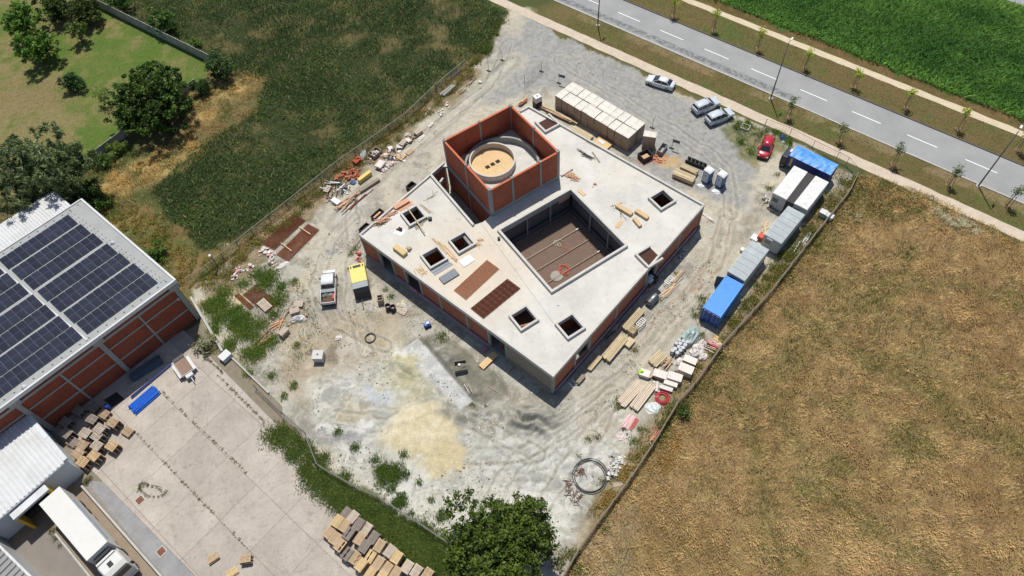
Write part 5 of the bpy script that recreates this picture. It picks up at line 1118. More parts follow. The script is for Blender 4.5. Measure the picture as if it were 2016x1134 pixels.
def iso_container(pts, label, L=6.06, W=2.44, H=2.59):
    c, _, _, a, _ = quad_frame(pts, H); t = thing('shipping_container', label, 'container', (c.x,c.y,.05), a)
    MBL = mat('container_blue', srgb(64,146,228), .5, .1, .8, 12, bump=.05, dirt=srgb(70,120,180), dirt_amt=.4); MBD = mat('container_blue_trim', srgb(30,70,150), .5, .1)
    for s in (-1,1): corrugated(L-.3, s*W/2*.99, .15, H-.12, s).build('side_wall', MBL, t)
    n = 30; V = []; pr = [(0,0),(.3,0),(.42,1),(.78,1),(.9,0)]
    for i in range(n):
        for q, k in pr: V.append((-L/2+.1+(i+q)*(L-.2)/n, H-.02-.05*(1-k)))
    m = MB(); m.add([(a_,-W/2+.06,b) for a_, b in V]+[(a_,W/2-.06,b) for a_, b in V], [(i,i+1,len(V)+i+1,len(V)+i) for i in range(len(V)-1)]); m.build('roof', MBL, t)
    for s in (-1,1):
        part('top_rail', MBL, t, [((0,s*(W/2-.04),H-.05),(L,.08,.12))]); part('bottom_rail', MBD, t, [((0,s*(W/2-.05),.08),(L,.1,.16))])
        for e in (-1,1): part('corner_post', MBD, t, [((e*(L/2-.07),s*(W/2-.07),H/2),(.15,.15,H-.002))])
    part('end_wall', MBD, t, [((-L/2+.08,0,H/2),(.06,W-.2,H-.2))])
    for s in (-1,1):
        dr = part('door', MBD, t, [((L/2-.05,s*.57,H/2),(.07,1.1,H-.25))])
        for y in (.3,.85): MB().tube([(L/2+.02,s*y,.2),(L/2+.02,s*y,H-.2)], .022, 6).build('lock_rod', M_ALU, dr)
        part('handle', M_ALU, dr, [((L/2+.05,s*.57,1.1),(.03,.4,.04))])
        part('hinge', M_ALU, dr, [((L/2-.0,s*1.14,z),(.06,.06,.12)) for z in (.4,1.3,2.2)])
    return t
iso_container([(1431.3,540.6),(1464.6,558.9),(1417.3,626.3),(1382.9,607.3)], 'bright blue corrugated shipping container with closed doors')
M_CABW = mat('cabin_pale_grey', srgb(176,182,184), .6, .08, .7, 10, dirt=srgb(140,144,144), dirt_amt=.35); M_CABR = mat('cabin_roof_grey', srgb(150,160,164), .6, .10, .6, 10, dirt=srgb(182,186,186), dirt_amt=.5)
M_WROOF2 = mat('cabin_white_roof', srgb(218,218,216), .7, .06, .6, 10, dirt=srgb(120,114,106), dirt_amt=.45, dirt_scale=.9); M_WIN = M_GLASS
def cabin(pts, label, H=2.65, rm=None, seams=6, door=None, L=None):
    c, W, L_, a, _ = quad_frame(pts, H); L = L or L_
    t = thing('site_cabin', label, 'cabin', (c.x,c.y,.1), a); H2 = H-.1
    part('walls', M_CABW, t, [((0,0,H2/2),(L,W,H2-.08))]); part('base_frame', M_DARKC, t, [((0,0,-.03),(L+.04,W+.04,.16))])
    part('roof_trim', M_CABW, t, [((0,0,H2-.10),(L+.08,W+.08,.16))])
    n = seams
    for i in range(n):
        x = -L/2+(i+.5)*L/n; part('roof_panel', rm or M_CABR, t, [((x,0,H2-.0),(L/n-.035,W-.04,.06))])
    w = part('window', M_WIN, t, [((L/2+.0,-W*.2,1.6),(.03,.8,.8))]); part('window_frame', M_WHITE, w, [((L/2+.01,-W*.2,2.04),(.05,.95,.07))]); part('window_sill', M_WHITE, w, [((L/2+.01,-W*.2,1.16),(.05,.95,.07))])
    part('door', M_WHITE, t, [((-L*.1,W/2*(-1 if door is None else door),1.05),(.9,.05,2.0))])
    return t
cabin([(1482,474),(1514,490),(1466,554),(1432,534)], 'pale grey site cabin with seamed roof next to the blue container', L=6.1)
t = cabin([(1550,407),(1586,422),(1538,478),(1507,462)], 'pale grey site cabin with seamed roof between white cabin and lower cabin', L=6.1)
part('air_unit', M_WHITE, t, [((3.05,-.35,2.2),(.35,.8,.3))])
cabin([(1564,325),(1591,338.4),(1546.5,394),(1522.7,380.5)], 'left half of the white roofed double cabin, grey end wall visible', 2.75, M_WROOF2, 1, L=6.1)
cabin([(1606.8,346.3),(1631.4,358.3),(1587,416),(1565.5,398)], 'right half of the white roofed double cabin by the fence', 2.75, M_WROOF2, 1, L=6.1)
p0, p1 = (g(1592,339,2.7)+g(1606,346,2.7))/2, (g(1546,394,2.7)+g(1565,400,2.7))/2
o = rail('roof_infill', p0, p1, 1.05, .2, 2.6, mat('black_roof_felt', srgb(58,56,56), .85, .25, 1.5), None); tag(o, 'dark felt covered strip joining the two white roofed cabins', 'roof strip')
# --- blue tarpaulin lorry body
c, W, L, a, _ = quad_frame([(1556,303.5),(1569.5,284.4),(1652,321.7),(1636,344)], 3.1)
tb = thing('tarpaulin_truck', 'blue tarpaulin covered lorry body with dark cab end by the path', 'truck', (c.x,c.y,0), a)
M_TARPB = mat('blue_tarpaulin', srgb(54,132,206), .5, .2, 1.2, 9, bump=.3, dirt=srgb(150,190,220), dirt_amt=.5, dirt_scale=.8); M_TARPD = mat('dark_blue_tarpaulin', srgb(28,48,112), .55, .12, 1.5, 9, bump=.2)
m = MB(); n = 16; V = []
rg = random.Random(5)
for i in range(n+1):
    x_ = -L/2+i*L/n; s_ = .05*math.sin(i*2.1); V += [(x_,-W/2,2.85+s_),(x_,-W/4,3.02+rg.uniform(-.06,.05)),(x_,0,3.05+rg.uniform(-.08,.05)),(x_,W/4,3.04+rg.uniform(-.06,.06)),(x_,W/2,2.95)]
m.add(V, [(i*5+k,(i+1)*5+k,(i+1)*5+k+1,i*5+k+1) for i in range(n) for k in range(4)]); m.build('tarpaulin_roof', M_TARPB, tb)
for s in (-1,1): part('side_curtain', M_TARPD, tb, [((0,s*(W/2-.02),1.9),(L,.05,1.94))])
part('end_curtain', M_TARPD, tb, [((L/2-.03,0,1.9),(.05,W-.08,1.96))]); part('end_curtain', M_TARPD, tb, [((-L/2+.03,0,1.9),(.05,W-.08,1.96))])
part('chassis', M_BLK, tb, [((-.5,0,.8),(L+1.2,1.0,.3))]); part('bed', M_BLK, tb, [((0,0,.97),(L-.1,W-.1,.12))])
part('cab', mat('dark_blue_cab', srgb(26,32,56), .4, .1), tb, [((-L/2-.55,0,1.35),(.95,W*.9,1.7))], bevel=.12); part('cab_roof', M_WHITE, tb, [((-L/2-.3,W*.2,2.25),(.4,.7,.12))])
part('yellow_plate', mat('faded_yellow_plate', srgb(186,170,96), .7, .2, 5), tb, [((-L/2+.55,-W/2-.03,1.9),(.3,.03,1.5))])
for s in (-1,1):
    for x_ in (-L/2-.5,L/2-1.2): wheel(tb, x_, s*(W/2-.25), .45, .28)
# small white cabinet behind cabins
c = g(1622,417,1.0); t = thing('utility_cabinet', 'small white twin cabinet standing by the right fence behind the cabins', 'cabinet', (c.x,c.y,0), a)
part('cabinet_body', M_WHITE, t, [((0,0,.5),(.9,.8,1.0)),((.95,.05,.45),(.9,.8,.9))]); part('lid', M_WHITE, t, [((0,0,1.03),(.95,.85,.05))]); part('door', M_CABW, t, [((0,-.41,.5),(.7,.03,.8))])
# ================================================================ wrapped block pallets
M_WRAP = mat('pale_wrapped_blocks', srgb(196,190,180), .6, .14, 1.4, 8, rnd=.07, dirt=srgb(220,220,218), dirt_amt=.7, dirt_scale=1.6); M_WRAPS = mat('beige_block_sides', srgb(158,144,126), .8, .14, 2.5, 8, rnd=.12)
q0, q1, q2, q3 = [g(*k, 2.7) for k in [(1092.5,188),(1128,160),(1272,240.5),(1237.5,275)]]
bu = ((q3-q0)+(q2-q1))/2; bu.z = 0; LUx = bu.length; bu.normalize(); bv = Vector((-bu.y,bu.x,0)); a = math.atan2(bu.y,bu.x)
WD = abs(((q1-q0)).dot(bv)); NP = 11; pu = LUx/NP; bg = 'wrapped block pallets stacked two high'
def block_pallet(loc, rz, label, size, group=None, jit=True):
    t = thing('block_pallet', label, 'block pallet', loc, rz, group); l, w_, h = size
    part('pallet_base', M_WOOD_G, t, [((0,0,.06),(l*.96,w_*.96,.12))]); part('blocks', M_WRAPS, t, [((0,0,.12+(h-.14)/2),(l,w_,h-.14))], bevel=.02)
    part('top_wrap', M_WRAP, t, [((0,0,h-.004),(l+.02,w_+.02,.03))])
    return t
for r_ in range(2):
    for k in range(NP):
        for z_ in range(2):
            o_ = q0+bu*(pu*(k+.5))+bv*(WD*(.25+.5*r_))
            block_pallet((o_.x+random.uniform(-.05,.05), o_.y+random.uniform(-.05,.05), z_*1.33), a+random.uniform(-.02,.02)+R(90),
                f'wrapped block pallet, {ordn[k] if k < 10 else "eleventh"} from the upper end, {"upper" if z_ else "lower"} layer of the {"far" if r_ else "near"} row', (WD/2-.12, pu-.07, 1.32), bg)
c = g(1280,264,2.6); ba = ang(g(1267.8,256,2.6), g(1296,260,2.6))
for z_ in range(2): block_pallet((c.x,c.y,z_*1.3), ba, f'{"upper" if z_ else "lower"} one of the two wrapped block pallets standing apart near the dark skips', (1.85,1.15,1.3), bg)
# ================================================================ generic builders
def plank_pack(name, label, cat, p0, p1, width, n, layers, z0=0.0, m_=None, th=.06, group=None, jit=.06, gap=.035, bearers=True):
    """planks laid side by side between two surveyed ends (top face centre)"""
    H = th*layers+(.1 if bearers else 0); a_, b_ = g(*p0, z0+H), g(*p1, z0+H); d = b_-a_; d.z = 0; L = d.length; c_ = (a_+b_)/2
    t = thing(name, label, cat, (c_.x,c_.y,z0), math.atan2(d.y,d.x), group); w_ = width/n
    zb = .1 if bearers else 0.0
    if bearers:
        for e in (-.32,.32): part('bearer', M_WOOD_G, t, [((L*e,0,.05),(.1,width+.25,.1))])
    if layers > 1: part('lower_planks', m_ or M_WOOD, t, [((0,0,zb+th*(layers-1)/2),(L*.96,width*.93,th*(layers-1)-.03))])
    for i in range(n):
        part('plank', m_ or M_WOOD, t, [((random.uniform(-jit,jit)*2,-width/2+(i+.5)*w_,zb+th*(layers-.5)+random.uniform(-.015,.02)),(L*random.uniform(.93,1.0),w_-gap,th),random.uniform(-.006,.006))])
    return t
def simple_box(name, label, cat, top, size, heading, m_, z0=0.0, lid=None, group=None, bevel=.02):
    c_ = g(*top, z0+size[2]); t = thing(name, label, cat, (c_.x,c_.y,z0), heading, group)
    part('body', m_, t, [((0,0,size[2]/2),size)], bevel=bevel)
    if lid: part('top', lid, t, [((0,0,size[2]+.012),(size[0]*1.01,size[1]*1.01,.03))])
    return t
def rubble(name, label, cat, spots, mats, n, s0, s1, z0=0.0, pn='chunk', flat=.5, group=None, seed=1, hmax=.4):
    """a heap of loose pieces, each a part"""
    rg = random.Random(seed); cx = sum(k[0] for k in spots)/len(spots); cy = sum(k[1] for k in spots)/len(spots); c_ = g(cx,cy,z0)
    t = thing(name, label, cat, (c_.x,c_.y,z0), 0, group)
    for i in range(n):
        s_ = rg.choice(spots); p = g(s_[0],s_[1],z0); r_ = s_[2]*abs(rg.gauss(0,.5)); an = rg.uniform(0,6.28)
        l = rg.uniform(s0,s1); w_ = l*rg.uniform(.35,.8); h = l*flat*rg.uniform(.5,1)
        z_ = h/2+max(0, hmax*(1-r_/max(s_[2],.1)))*rg.random()
        part(pn, rg.choice(mats), t, [((p.x-c_.x+math.cos(an)*r_, p.y-c_.y+math.sin(an)*r_, z_),(l,w_,h),rg.uniform(0,3.1),0,rg.uniform(-.3,.3),rg.uniform(-.3,.3))])
    return t
def sticks(name, label, cat, spots, mats, n, l0, l1, w_=.08, th=.03, z0=0.0, heading=None, spread=.3, group=None, seed=1, pn='plank', hmax=.25):
    rg = random.Random(seed); cx = sum(k[0] for k in spots)/len(spots); cy = sum(k[1] for k in spots)/len(spots); c_ = g(cx,cy,z0)
    t = thing(name, label, cat, (c_.x,c_.y,z0), 0, group)
    for i in range(n):
        s_ = rg.choice(spots); p = g(s_[0],s_[1],z0); an = rg.uniform(0,6.28); r_ = s_[2]*rg.random()
        hd = rg.uniform(0,3.14) if heading is None else heading+rg.gauss(0,spread)
        part(pn, rg.choice(mats), t, [((p.x-c_.x+math.cos(an)*r_, p.y-c_.y+math.sin(an)*r_, th/2+.005+hmax*i/n),(rg.uniform(l0,l1),w_*rg.uniform(.7,1.3),th),hd,0,rg.uniform(-.04,.04))])
    return t
# pallets -----------------------------------------------------------------
def pallet_proto(nm, m_, boards, L=1.2, W=.8, hole=None):
    def make(parent, z):
        p = bpy.data.objects.new('pallet', None); col.objects.link(p); p.parent = parent; p.location = (0,0,z); return p
    return make
def board_mesh(m_, l, w_, h):
    key = ('bm', m_.name, round(l,3), round(w_,3), round(h,3))
    if key not in MATS:
        o = MB().box((0,0,0),(l,w_,h)).build('tmp', m_); MATS[key] = o.data; bpy.data.objects.remove(o)
    return MATS[key]
def pallet(parent, z, m_, L=1.2, W=.8, nb=6, jx=0.0, jy=0.0, jr=0.0, full=True, missing=0):
    p = bpy.data.objects.new('pallet', None); col.objects.link(p); p.parent = parent; p.location = (jx,jy,z); p.rotation_euler = (0,0,jr)
    if not full:
        me = ('pl', m_.name, L, W)
        bpy.data.objects.remove(p)
        if me not in MATS:
            k = MB()
            for y_ in (-W/2+.05,0,W/2-.05): k.box((0,y_,.012),(L,.1,.022)); k.box((0,y_,.112),(L,.13,.022)); [k.box((x_,y_,.061),(.14,.1,.075)) for x_ in (-L/2+.08,0,L/2-.08)]
            o = k.build('tmp', m_); MATS[me] = o.data; bpy.data.objects.remove(o)
        o = bpy.data.objects.new('pallet', MATS[me]); col.objects.link(o); o.parent = parent; o.location = (jx,jy,z); o.rotation_euler = (0,0,jr); return o
    gone = random.sample(range(nb), missing)
    for i in range(nb):
        if i in gone: continue
        b = bpy.data.objects.new('board', board_mesh(m_, L, W/nb*.74, .022)); col.objects.link(b); b.parent = p; b.location = (0,-W/2+(i+.5)*W/nb,.133); b.rotation_euler = (0,0,random.uniform(-.02,.02))
    for x_ in (-L/2+.07,0,L/2-.07):
        b = bpy.data.objects.new('stringer', board_mesh(m_, .12, W, .10)); col.objects.link(b); b.parent = p; b.location = (x_,0,.07)
    return p
def pallet_stack(px, py, n, heading, label, m_, group, seed=1, size=(1.2,.8), missing=0, z0=.05):
    random.seed(seed); c_ = g(px,py,z0+n*.145); t = thing('pallet_stack', label, 'pallet stack', (c_.x,c_.y,z0), heading+random.uniform(-.06,.06), group)
    for i in range(n): pallet(t, i*.145, m_, size[0], size[1], 6, random.uniform(-.03,.03), random.uniform(-.03,.03), random.uniform(-.03,.03), i == n-1, missing if i == n-1 else 0)
    return t
MP = [mat('pallet_yellow', srgb(200,174,130), .85, .2, 3, 12, rnd=.1), mat('pallet_tan', srgb(180,156,126), .85, .2, 3, 12, rnd=.12), mat('pallet_grey', srgb(134,124,114), .9, .2, 3, 12, rnd=.12), mat('pallet_pale', srgb(186,172,156), .9, .2, 3, 12, rnd=.1)]
h1 = ang(g(711.2,1096.5,1.2), g(697,1117,1.2))
low = [(525,325,2,7),(615,375,3,7),(690,470,2,8),(415,430,0,9),(505,485,1,8),(560,590,2,8),(310,570,1,6),(385,650,1,7),(450,735,1,7),(790,525,3,6),(700,650,1,8),(880,635,2,8),(765,755,2,8),(545,850,2,7),(635,890,1,6),(720,985,0,8),(840,880,0,6),(960,740,1,8),(1090,810,3,8),(1175,890,0,8),(945,960,1,8),(1055,1035,1,7),(1165,1095,1,8),(835,1100,0,8),(985,1135,0,7),(1315,1010,3,8),(1430,1070,3,7),(1570,1110,1,7)]
cn = {0:'yellow',1:'tan',2:'dark grey',3:'pale grey'}
import collections
order = sorted(range(len(low)), key=lambda i: low[i][0]); seen = collections.Counter()
for i in order:
    X_, Y_, mi, n_ = low[i]; seen[mi] += 1; tot = sum(1 for k in low if k[2] == mi)
    pallet_stack(600+X_/6.518, 960+Y_/6.518, n_, h1, f'{cn[mi]} pallet stack on the lower yard edge, {["first","second","third","fourth","fifth","sixth","seventh","eighth","ninth","tenth","eleventh","twelfth"][seen[mi]-1]} {cn[mi]} one from the left', MP[mi], 'pallet stacks along the lower yard edge', 200+i, (1.3,.95), missing=random.choice((0,0,0,1)))
h2 = ang(g(255,842,.5), g(240,860,.5)); MPU = [mat('old_pallet_yellow', srgb(178,152,116), .9, .22, 3, 12, rnd=.12), mat('old_pallet_tan', srgb(160,138,114), .9, .22, 3, 12, rnd=.14), MP[2], mat('old_pallet_pale', srgb(164,152,140), .9, .22, 3, 12, rnd=.12)]
up = [(480,580,3,11),(660,525,3,10),(820,450,1,9),(1010,560,1,3),(625,615,3,9),(455,720,1,8),(625,735,3,9),(810,740,0,8),(590,860,0,9),(395,830,1,8),(455,935,0,8),(570,410,2,9),(400,300,2,6),(240,440,2,7),(250,580,2,9),(720,340,1,4),(590,260,2,5),(330,690,2,4),(690,650,2,2)]
UL = ['pale pallet stack in the middle of the warehouse pile, tallest','pale slatted pallet stack beside the black gap of the warehouse pile','tan pallet stack at the outer upper edge of the warehouse pile','low lone tan pallet stack just right of the warehouse pile','narrow pale pallet stack behind the black gap of the warehouse pile','tan pallet stack left of centre in the warehouse pile','large pale pallet stack at the heart of the warehouse pile','yellow pallet stack at the outer right of the warehouse pile','yellow pallet stack at the lower front of the warehouse pile','tan pallet stack with a white paper on top beside the dock wall','yellow pallet stack at the lowest point of the warehouse pile','shaded grey pallet stack half in sunlight near the brick wall','shaded grey pallet stack against the warehouse brick wall','shaded grey pallet stack leaning in the darkest corner','shaded grey pallet stack with one sunlit edge left of the pile','low tan pallet stack with scrap timber near the blue barrel','low shaded pallet stack next to the blue barrel','low dark pallet stack beside the dock building wall','very low dark pallet stack in the gap of the warehouse pile']
for i, (X_, Y_, mi, n_) in enumerate(up):
    pallet_stack(90+X_/6.3, 760+Y_/6.3, n_, h2+R(90), UL[i], MPU[mi], 'pallet stacks piled by the warehouse', 300+i, (1.3,1.05))
for k, (x_, y_, n_, mi, lb) in enumerate(((418,1098,3,1,'low tan pallet stack standing alone on the concrete yard'),(482,1100,6,1,'taller tan pallet stack standing alone beside the low one'),(456,1127,2,0,'lowest yellow pallet stack at the bottom edge of the yard'))):
    pallet_stack(x_, y_, n_, R(35) if k != 1 else R(4), lb, MP[mi], 'single pallet stacks on the concrete yard', 340+k)
c = g(212,801,.5); t = thing('barrel', 'blue plastic barrel in the warehouse shade beside the pallets', 'barrel', (c.x,c.y,.05)); MB().lathe([(0,0),(.28,0),(.31,.25),(.31,.65),(.28,.9),(.0,.9)], (0,0,0), 16).build('drum', mat('barrel_blue', srgb(30,70,150), .5), t, smooth=True); MB().lathe([(0,.9),(.24,.9),(.24,.94),(0,.94)], (0,0,0), 14).build('lid', mat('barrel_blue', srgb(30,70,150), .5), t)
o = MB().prism([xy(k) for k in Gp([(205,788),(230,772),(246,786),(222,802)])], .05, .075).build('rubber_mat', M_BLK); tag(o, 'dark square mat lying in the warehouse shade', 'mat')
# --- pipes in the yard
def pipes(name, label, p0, p1, n, r_, rows, m_, z0=.05, group=None):
    a_, b_ = g(*p0,z0+r_*2), g(*p1,z0+r_*2); d = b_-a_; d.z = 0; c_ = (a_+b_)/2; L = d.length
    t = thing(name, label, 'pipes', (c_.x,c_.y,z0), math.atan2(d.y,d.x), group)
    for j in range(rows):
        for i in range(n-j):
            y_ = (i-(n-j-1)/2)*2.05*r_; s_ = random.uniform(-.12,.12); sk = random.uniform(-.05,.05)
            m = MB(); m.tube([(-L/2+s_,y_-sk,r_+j*1.75*r_),(L/2+s_,y_+sk,r_+j*1.75*r_)], r_, 10, cap=False); m.tube([(L/2+s_,y_+sk,r_+j*1.75*r_),(-L/2+s_,y_-sk,r_+j*1.75*r_)], r_*.86, 10, cap=False); m.build('pipe', m_, t, smooth=True)
pipes('pipe_bundle', 'bundle of bright blue plastic pipes lying on the sunlit yard', (308,766),(260,807), 7, .12, 2, mat('blue_pipe', srgb(24,94,196), .3, .1, 1, coat=.3))
pipes('pipe_bundle', 'bundle of dark blue grey pipes lying in the warehouse shade', (316,706),(258,744), 6, .12, 3, mat('dark_pipe', srgb(70,84,98), .5, .15))
pipes('pipe_bundle', 'single long dark blue rail lying at the edge of the warehouse shade', (336,716),(258,782), 2, .1, 1, mat('navy_pipe', srgb(34,48,100), .5, .15))
simple_box('white_crate', 'flat topped white box on the yard next to the old fence', 'box', (442,699), (1.35,1.05,.75), R(48), M_WHITE, .05, M_WHITE)
# ================================================================ fences and walls
M_POST = mat('fence_post', srgb(96,92,86), .8, .25, 4); M_WIRE = mat('fence_wire', srgb(128,126,120), .6, .2)
def wire_fence(name, label, pts, h, sp, m_post, m_wire, rails=9, top=.03, pw_=.05, cat='fence', toprail=None):
    W_ = [g(*k) for k in pts]; t = thing(name, label, cat, (W_[0].x,W_[0].y,0))
    segs = list(zip(W_[:-1],W_[1:])); w0 = W_[0]
    for a_, b_ in segs:
        d = b_-a_; n = max(int(d.length/sp),1)
        for i in range(n): p = a_+d*(i/n)-w0; MB().tube([(p.x,p.y,-.1),(p.x+random.uniform(-.06,.06),p.y+random.uniform(-.06,.06),h)], pw_, 6).build('post', m_post, t)
    m = MB()
    for j in range(rails):
        z_ = .1+(h-.15)*j/(rails-1)
        m.tube([(p.x-w0.x,p.y-w0.y,z_) for p in W_], .012, 3)
    for a_, b_ in segs:
        d = b_-a_; n = int(d.length/.35)
        for i in range(n): p = a_+d*(i/n)-w0; m.tube([(p.x,p.y,.05),(p.x,p.y,h-.05)], .008, 3)
    m.build('wire_mesh', m_wire, t)
    MB().tube([(p.x-w0.x,p.y-w0.y,h) for p in W_], top, 6).build('top_rail', toprail or m_wire, t)
    return t
wire_fence('wire_fence', 'wire mesh fence with dark posts between the site and the maize field', [(918,132),(860,180),(800,238),(735,284),(665,333),(600,385),(500,464),(412,536),(372,562)], 1.55, 2.6, M_POST, M_WIRE, top=.035, toprail=mat('galvanised_rail', srgb(150,146,136), .6, .2))
wire_fence('wire_fence', 'brownish wire fence between the site and the grain field', [(1108,1140),(1140,1085),(1175,1035),(1241,945),(1285,879),(1335,795),(1366,762),(1421,684),(1512,584),(1605,464),(1669,384),(1684,352)], 1.4, 2.6, M_POST, mat('rusty_wire', srgb(120,108,92), .8, .2), rails=14, top=.055, toprail=mat('dusty_rail', srgb(132,120,104), .8, .25))
wire_fence('wire_fence', 'low wire fence along the grass strip beside the concrete yard', [(505,765),(560,818),(602,855),(628,920),(700,962),(745,982),(820,1030),(880,1070)], 1.3, 3.0, M_POST, M_WIRE, rails=6, top=.025)
wire_fence('wire_fence', 'thin wire fence beside the path behind the blue tarpaulin body', [(1450,256),(1484,288),(1505,250),(1553,268),(1598,292),(1645,315),(1665,325),(1684,347)], 1.6, 2.4, M_POST, M_WIRE, rails=5, top=.02, pw_=.035)
M_GWALL = mat('panel_concrete', srgb(168,168,162), .9, .18, 1.5, 10, dirt=srgb(120,120,110), dirt_amt=.5)
def panel_wall(label, p0, p1, h, cat='wall'):
    a_, b_ = g(*p0), g(*p1); d = b_-a_; L = d.length; t = thing('concrete_panel_wall', label, cat, (a_.x,a_.y,0), math.atan2(d.y,d.x)); n = int(L/2.05)
    for i in range(n+1): part('post', M_GWALL, t, [((i*L/n,0,h/2+.02),(.16,.18,h+.05))])
    for i in range(n):
        for j in range(4): part('panel', M_GWALL, t, [(((i+.5)*L/n,0,h/8+j*h/4),(L/n-.165,.08-.02*(j%2),h/4-.02))])
panel_wall('grey concrete panel wall along the far side of the garden lawn', (150,-8), (420,126), 1.9)
panel_wall('pale concrete panel wall along the near side of the garden lawn', (388,170), (345,200), 1.5)
panel_wall('pale concrete panel wall ending under the birch', (250,268), (160,336), 1.5)
wall_line('boundary_wall', g(378,588), g(440,694), .3, .5, M_KERB, 'low pale concrete wall running from the warehouse corner to the white box', 'wall')
wall_line('boundary_wall', g(452,700), g(530,775), .2, .3, M_KERB, 'broken low concrete edging beside the small weeds of the yard', 'wall')
# ================================================================ street lamps
def lamp(bx, by, label, h=10.5):
    c_ = g(bx,by); t = thing('street_lamp', label, 'street lamp', (c_.x,c_.y,0), math.atan2(ROAD_N.y,ROAD_N.x), 'street lamps along the road'); md = mat('lamp_post_grey', srgb(96,98,104), .5, .15)
    MB().tube([(0,0,0),(0,0,h*.5),(0,0,h-.1)], [.11,.085,.06], 10).build('pole', md, t, smooth=True)
    part('foot', M_KERB, t, [((0,0,.02),(.6,.6,.12))]); MB().tube([(0,0,h-.15),(.25,0,h),(.6,0,h+.03)], .035, 6).build('arm', md, t)
    part('lamp_head', mat('lamp_head', srgb(210,212,214), .4, .05), t, [((.85,0,h+.04),(.65,.28,.08))], bevel=.02)
lamp(1177,50,'grey street lamp at the left, near the site entrance'); lamp(1517,194,'tall grey street lamp in the middle, above the red car'); lamp(1926,366,'tall grey street lamp at the right, near the grain field')
c = g(430,527); t = thing('site_light', 'short dark post with a white lamp head by the left fence', 'lamp post', (c.x,c.y,0)); MB().tube([(0,0,-.05),(0,0,2.9)], .06, 8).build('post', M_POST, t); part('lamp_head', M_WHITE, t, [((0,-.1,2.95),(.3,.35,.2))])
# ================================================================ things in the courtyard
def rebar_mat(name, label, pts, z, m_, nx=None, sp=.2, r_=.012, layers=2):
    W_ = [g(*k, z) for k in pts] if len(pts[0]) == 2 and isinstance(pts[0][0], (int,float)) and pts[0][0] > 80 else [Vector((*k, z)) for k in pts]
    o0 = W_[0]; u = (W_[1]-W_[0]); v = (W_[3]-W_[0]); LU, LV = u.length, v.length
    t = thing(name, label, 'rebar mat', (o0.x,o0.y,z)); m = MB()
    for i in range(int(LV/sp)+1): p = v*(i*sp/LV); m.tube([p, p+u], r_, 4, cap=False)
    for i in range(int(LU/sp)+1): p = u*(i*sp/LU); m.tube([p+Vector((0,0,r_*2)), p+v+Vector((0,0,r_*2))], r_, 4, cap=False)
    b = m.build('bars', m_, t); b['kind'] = 'stuff'
    return t
rebar_mat('rebar_mat', 'rusty reinforcing mat covering the courtyard floor', rot_sq(CYC, CYH-.35, CYA), .24, mat('courtyard_bars', srgb(150,122,106), .9, .3, 4), sp=.15, r_=.02)
cd = Vector((math.cos(CYA), math.sin(CYA))); cn_ = Vector((-cd.y, cd.x))
for k, off in enumerate((-4.6,-2.1,.3,2.6)):
    c = CYC+cn_*off; t = thing('timber_rail', f'pale timber rail lying across the courtyard bars, {ordn[k]} from the lower edge', 'timber', (c.x,c.y,.3), CYA, 'timber rails across the courtyard')
    part('beam', M_WOOD_G, t, [((-.1,0,.05),(10.6,.12,.09))]); part('end_block', M_WHITE, t, [((4.6 if k%2 else -4.7,.0,.13),(.5,.14,.06))])
c = CYC+cn_*-5.3; o = part('steel_beam', M_CONC_L, None, [((0,0,.06),(9.0,.2,.12))]); o.location = (c.x+cd.x*1.2,c.y+cd.y*1.2,.3); o.rotation_euler = (0,0,CYA); tag(o, 'pale straight beam lying along the lower courtyard wall', 'beam')
def tangle(name, label, cat, px, py, rad, n, m_, r_, z, seed):
    rg = random.Random(seed); c_ = g(px,py,z); pts = []; x_ = y_ = 0
    for i in range(n): an = i*.8+rg.uniform(-.5,.5); rr = rad*(.1+1.0*rg.random()); pts.append((rr*math.cos(an)*(1 if i%7 else 1.6), rr*math.sin(an), r_+rg.uniform(0,.06)))
    q = []
    for i in range(len(pts)-1):
        for s_ in range(4): a_, b_ = Vector(pts[i]), Vector(pts[i+1]); q.append(tuple(a_.lerp(b_, s_/4)))
    sm_ = [tuple((Vector(q[max(i-2,0)])+Vector(q[max(i-1,0)])+Vector(q[i])+Vector(q[min(i+1,len(q)-1)])+Vector(q[min(i+2,len(q)-1)]))/5) for i in range(len(q))]
    o = MB().tube(sm_, r_, 5).build(name, m_, None, smooth=True); o.location = (c_.x,c_.y,z); return tag(o, label, cat)
M_ORH = mat('orange_hose', srgb(196,84,54), .5, .15); M_WHH = mat('white_cord', srgb(206,200,190), .6, .1)
tangle('hose', 'tangled orange hose on the courtyard bars', 'hose', 1110,532,1.0,26,M_ORH,.035,.32,3)
tangle('hose', 'short loose orange hose end in the middle of the courtyard', 'hose', 1113,490,.7,9,M_ORH,.03,.32,4)
tangle('cord', 'tangled white cord in the middle of the courtyard', 'cord', 1098,478,.7,16,M_WHH,.025,.32,5)
c = g(1096,543,.3); o = MB().lathe([(0,.1),(.4,.09),(.75,.04),(.85,0)], (0,0,0), 18).build('gravel_heap', mat('gravel', srgb(150,146,140), .95, .3, 5, 30, bump=.5)); o.location = (c.x,c.y,.27); tag(o, 'round patch of grey gravel near the lower corner of the courtyard', 'gravel')
# plywood leaning at the top courtyard corner
c = g(1111,391,3.6); o = part('plywood_sheet', M_PLY, None, [((0,0,0),(1.9,.04,.9),CYA)]); o.location = (c.x,c.y,3.6); tag(o, 'pale plywood sheet fixed high at the top corner of the courtyard', 'plywood')
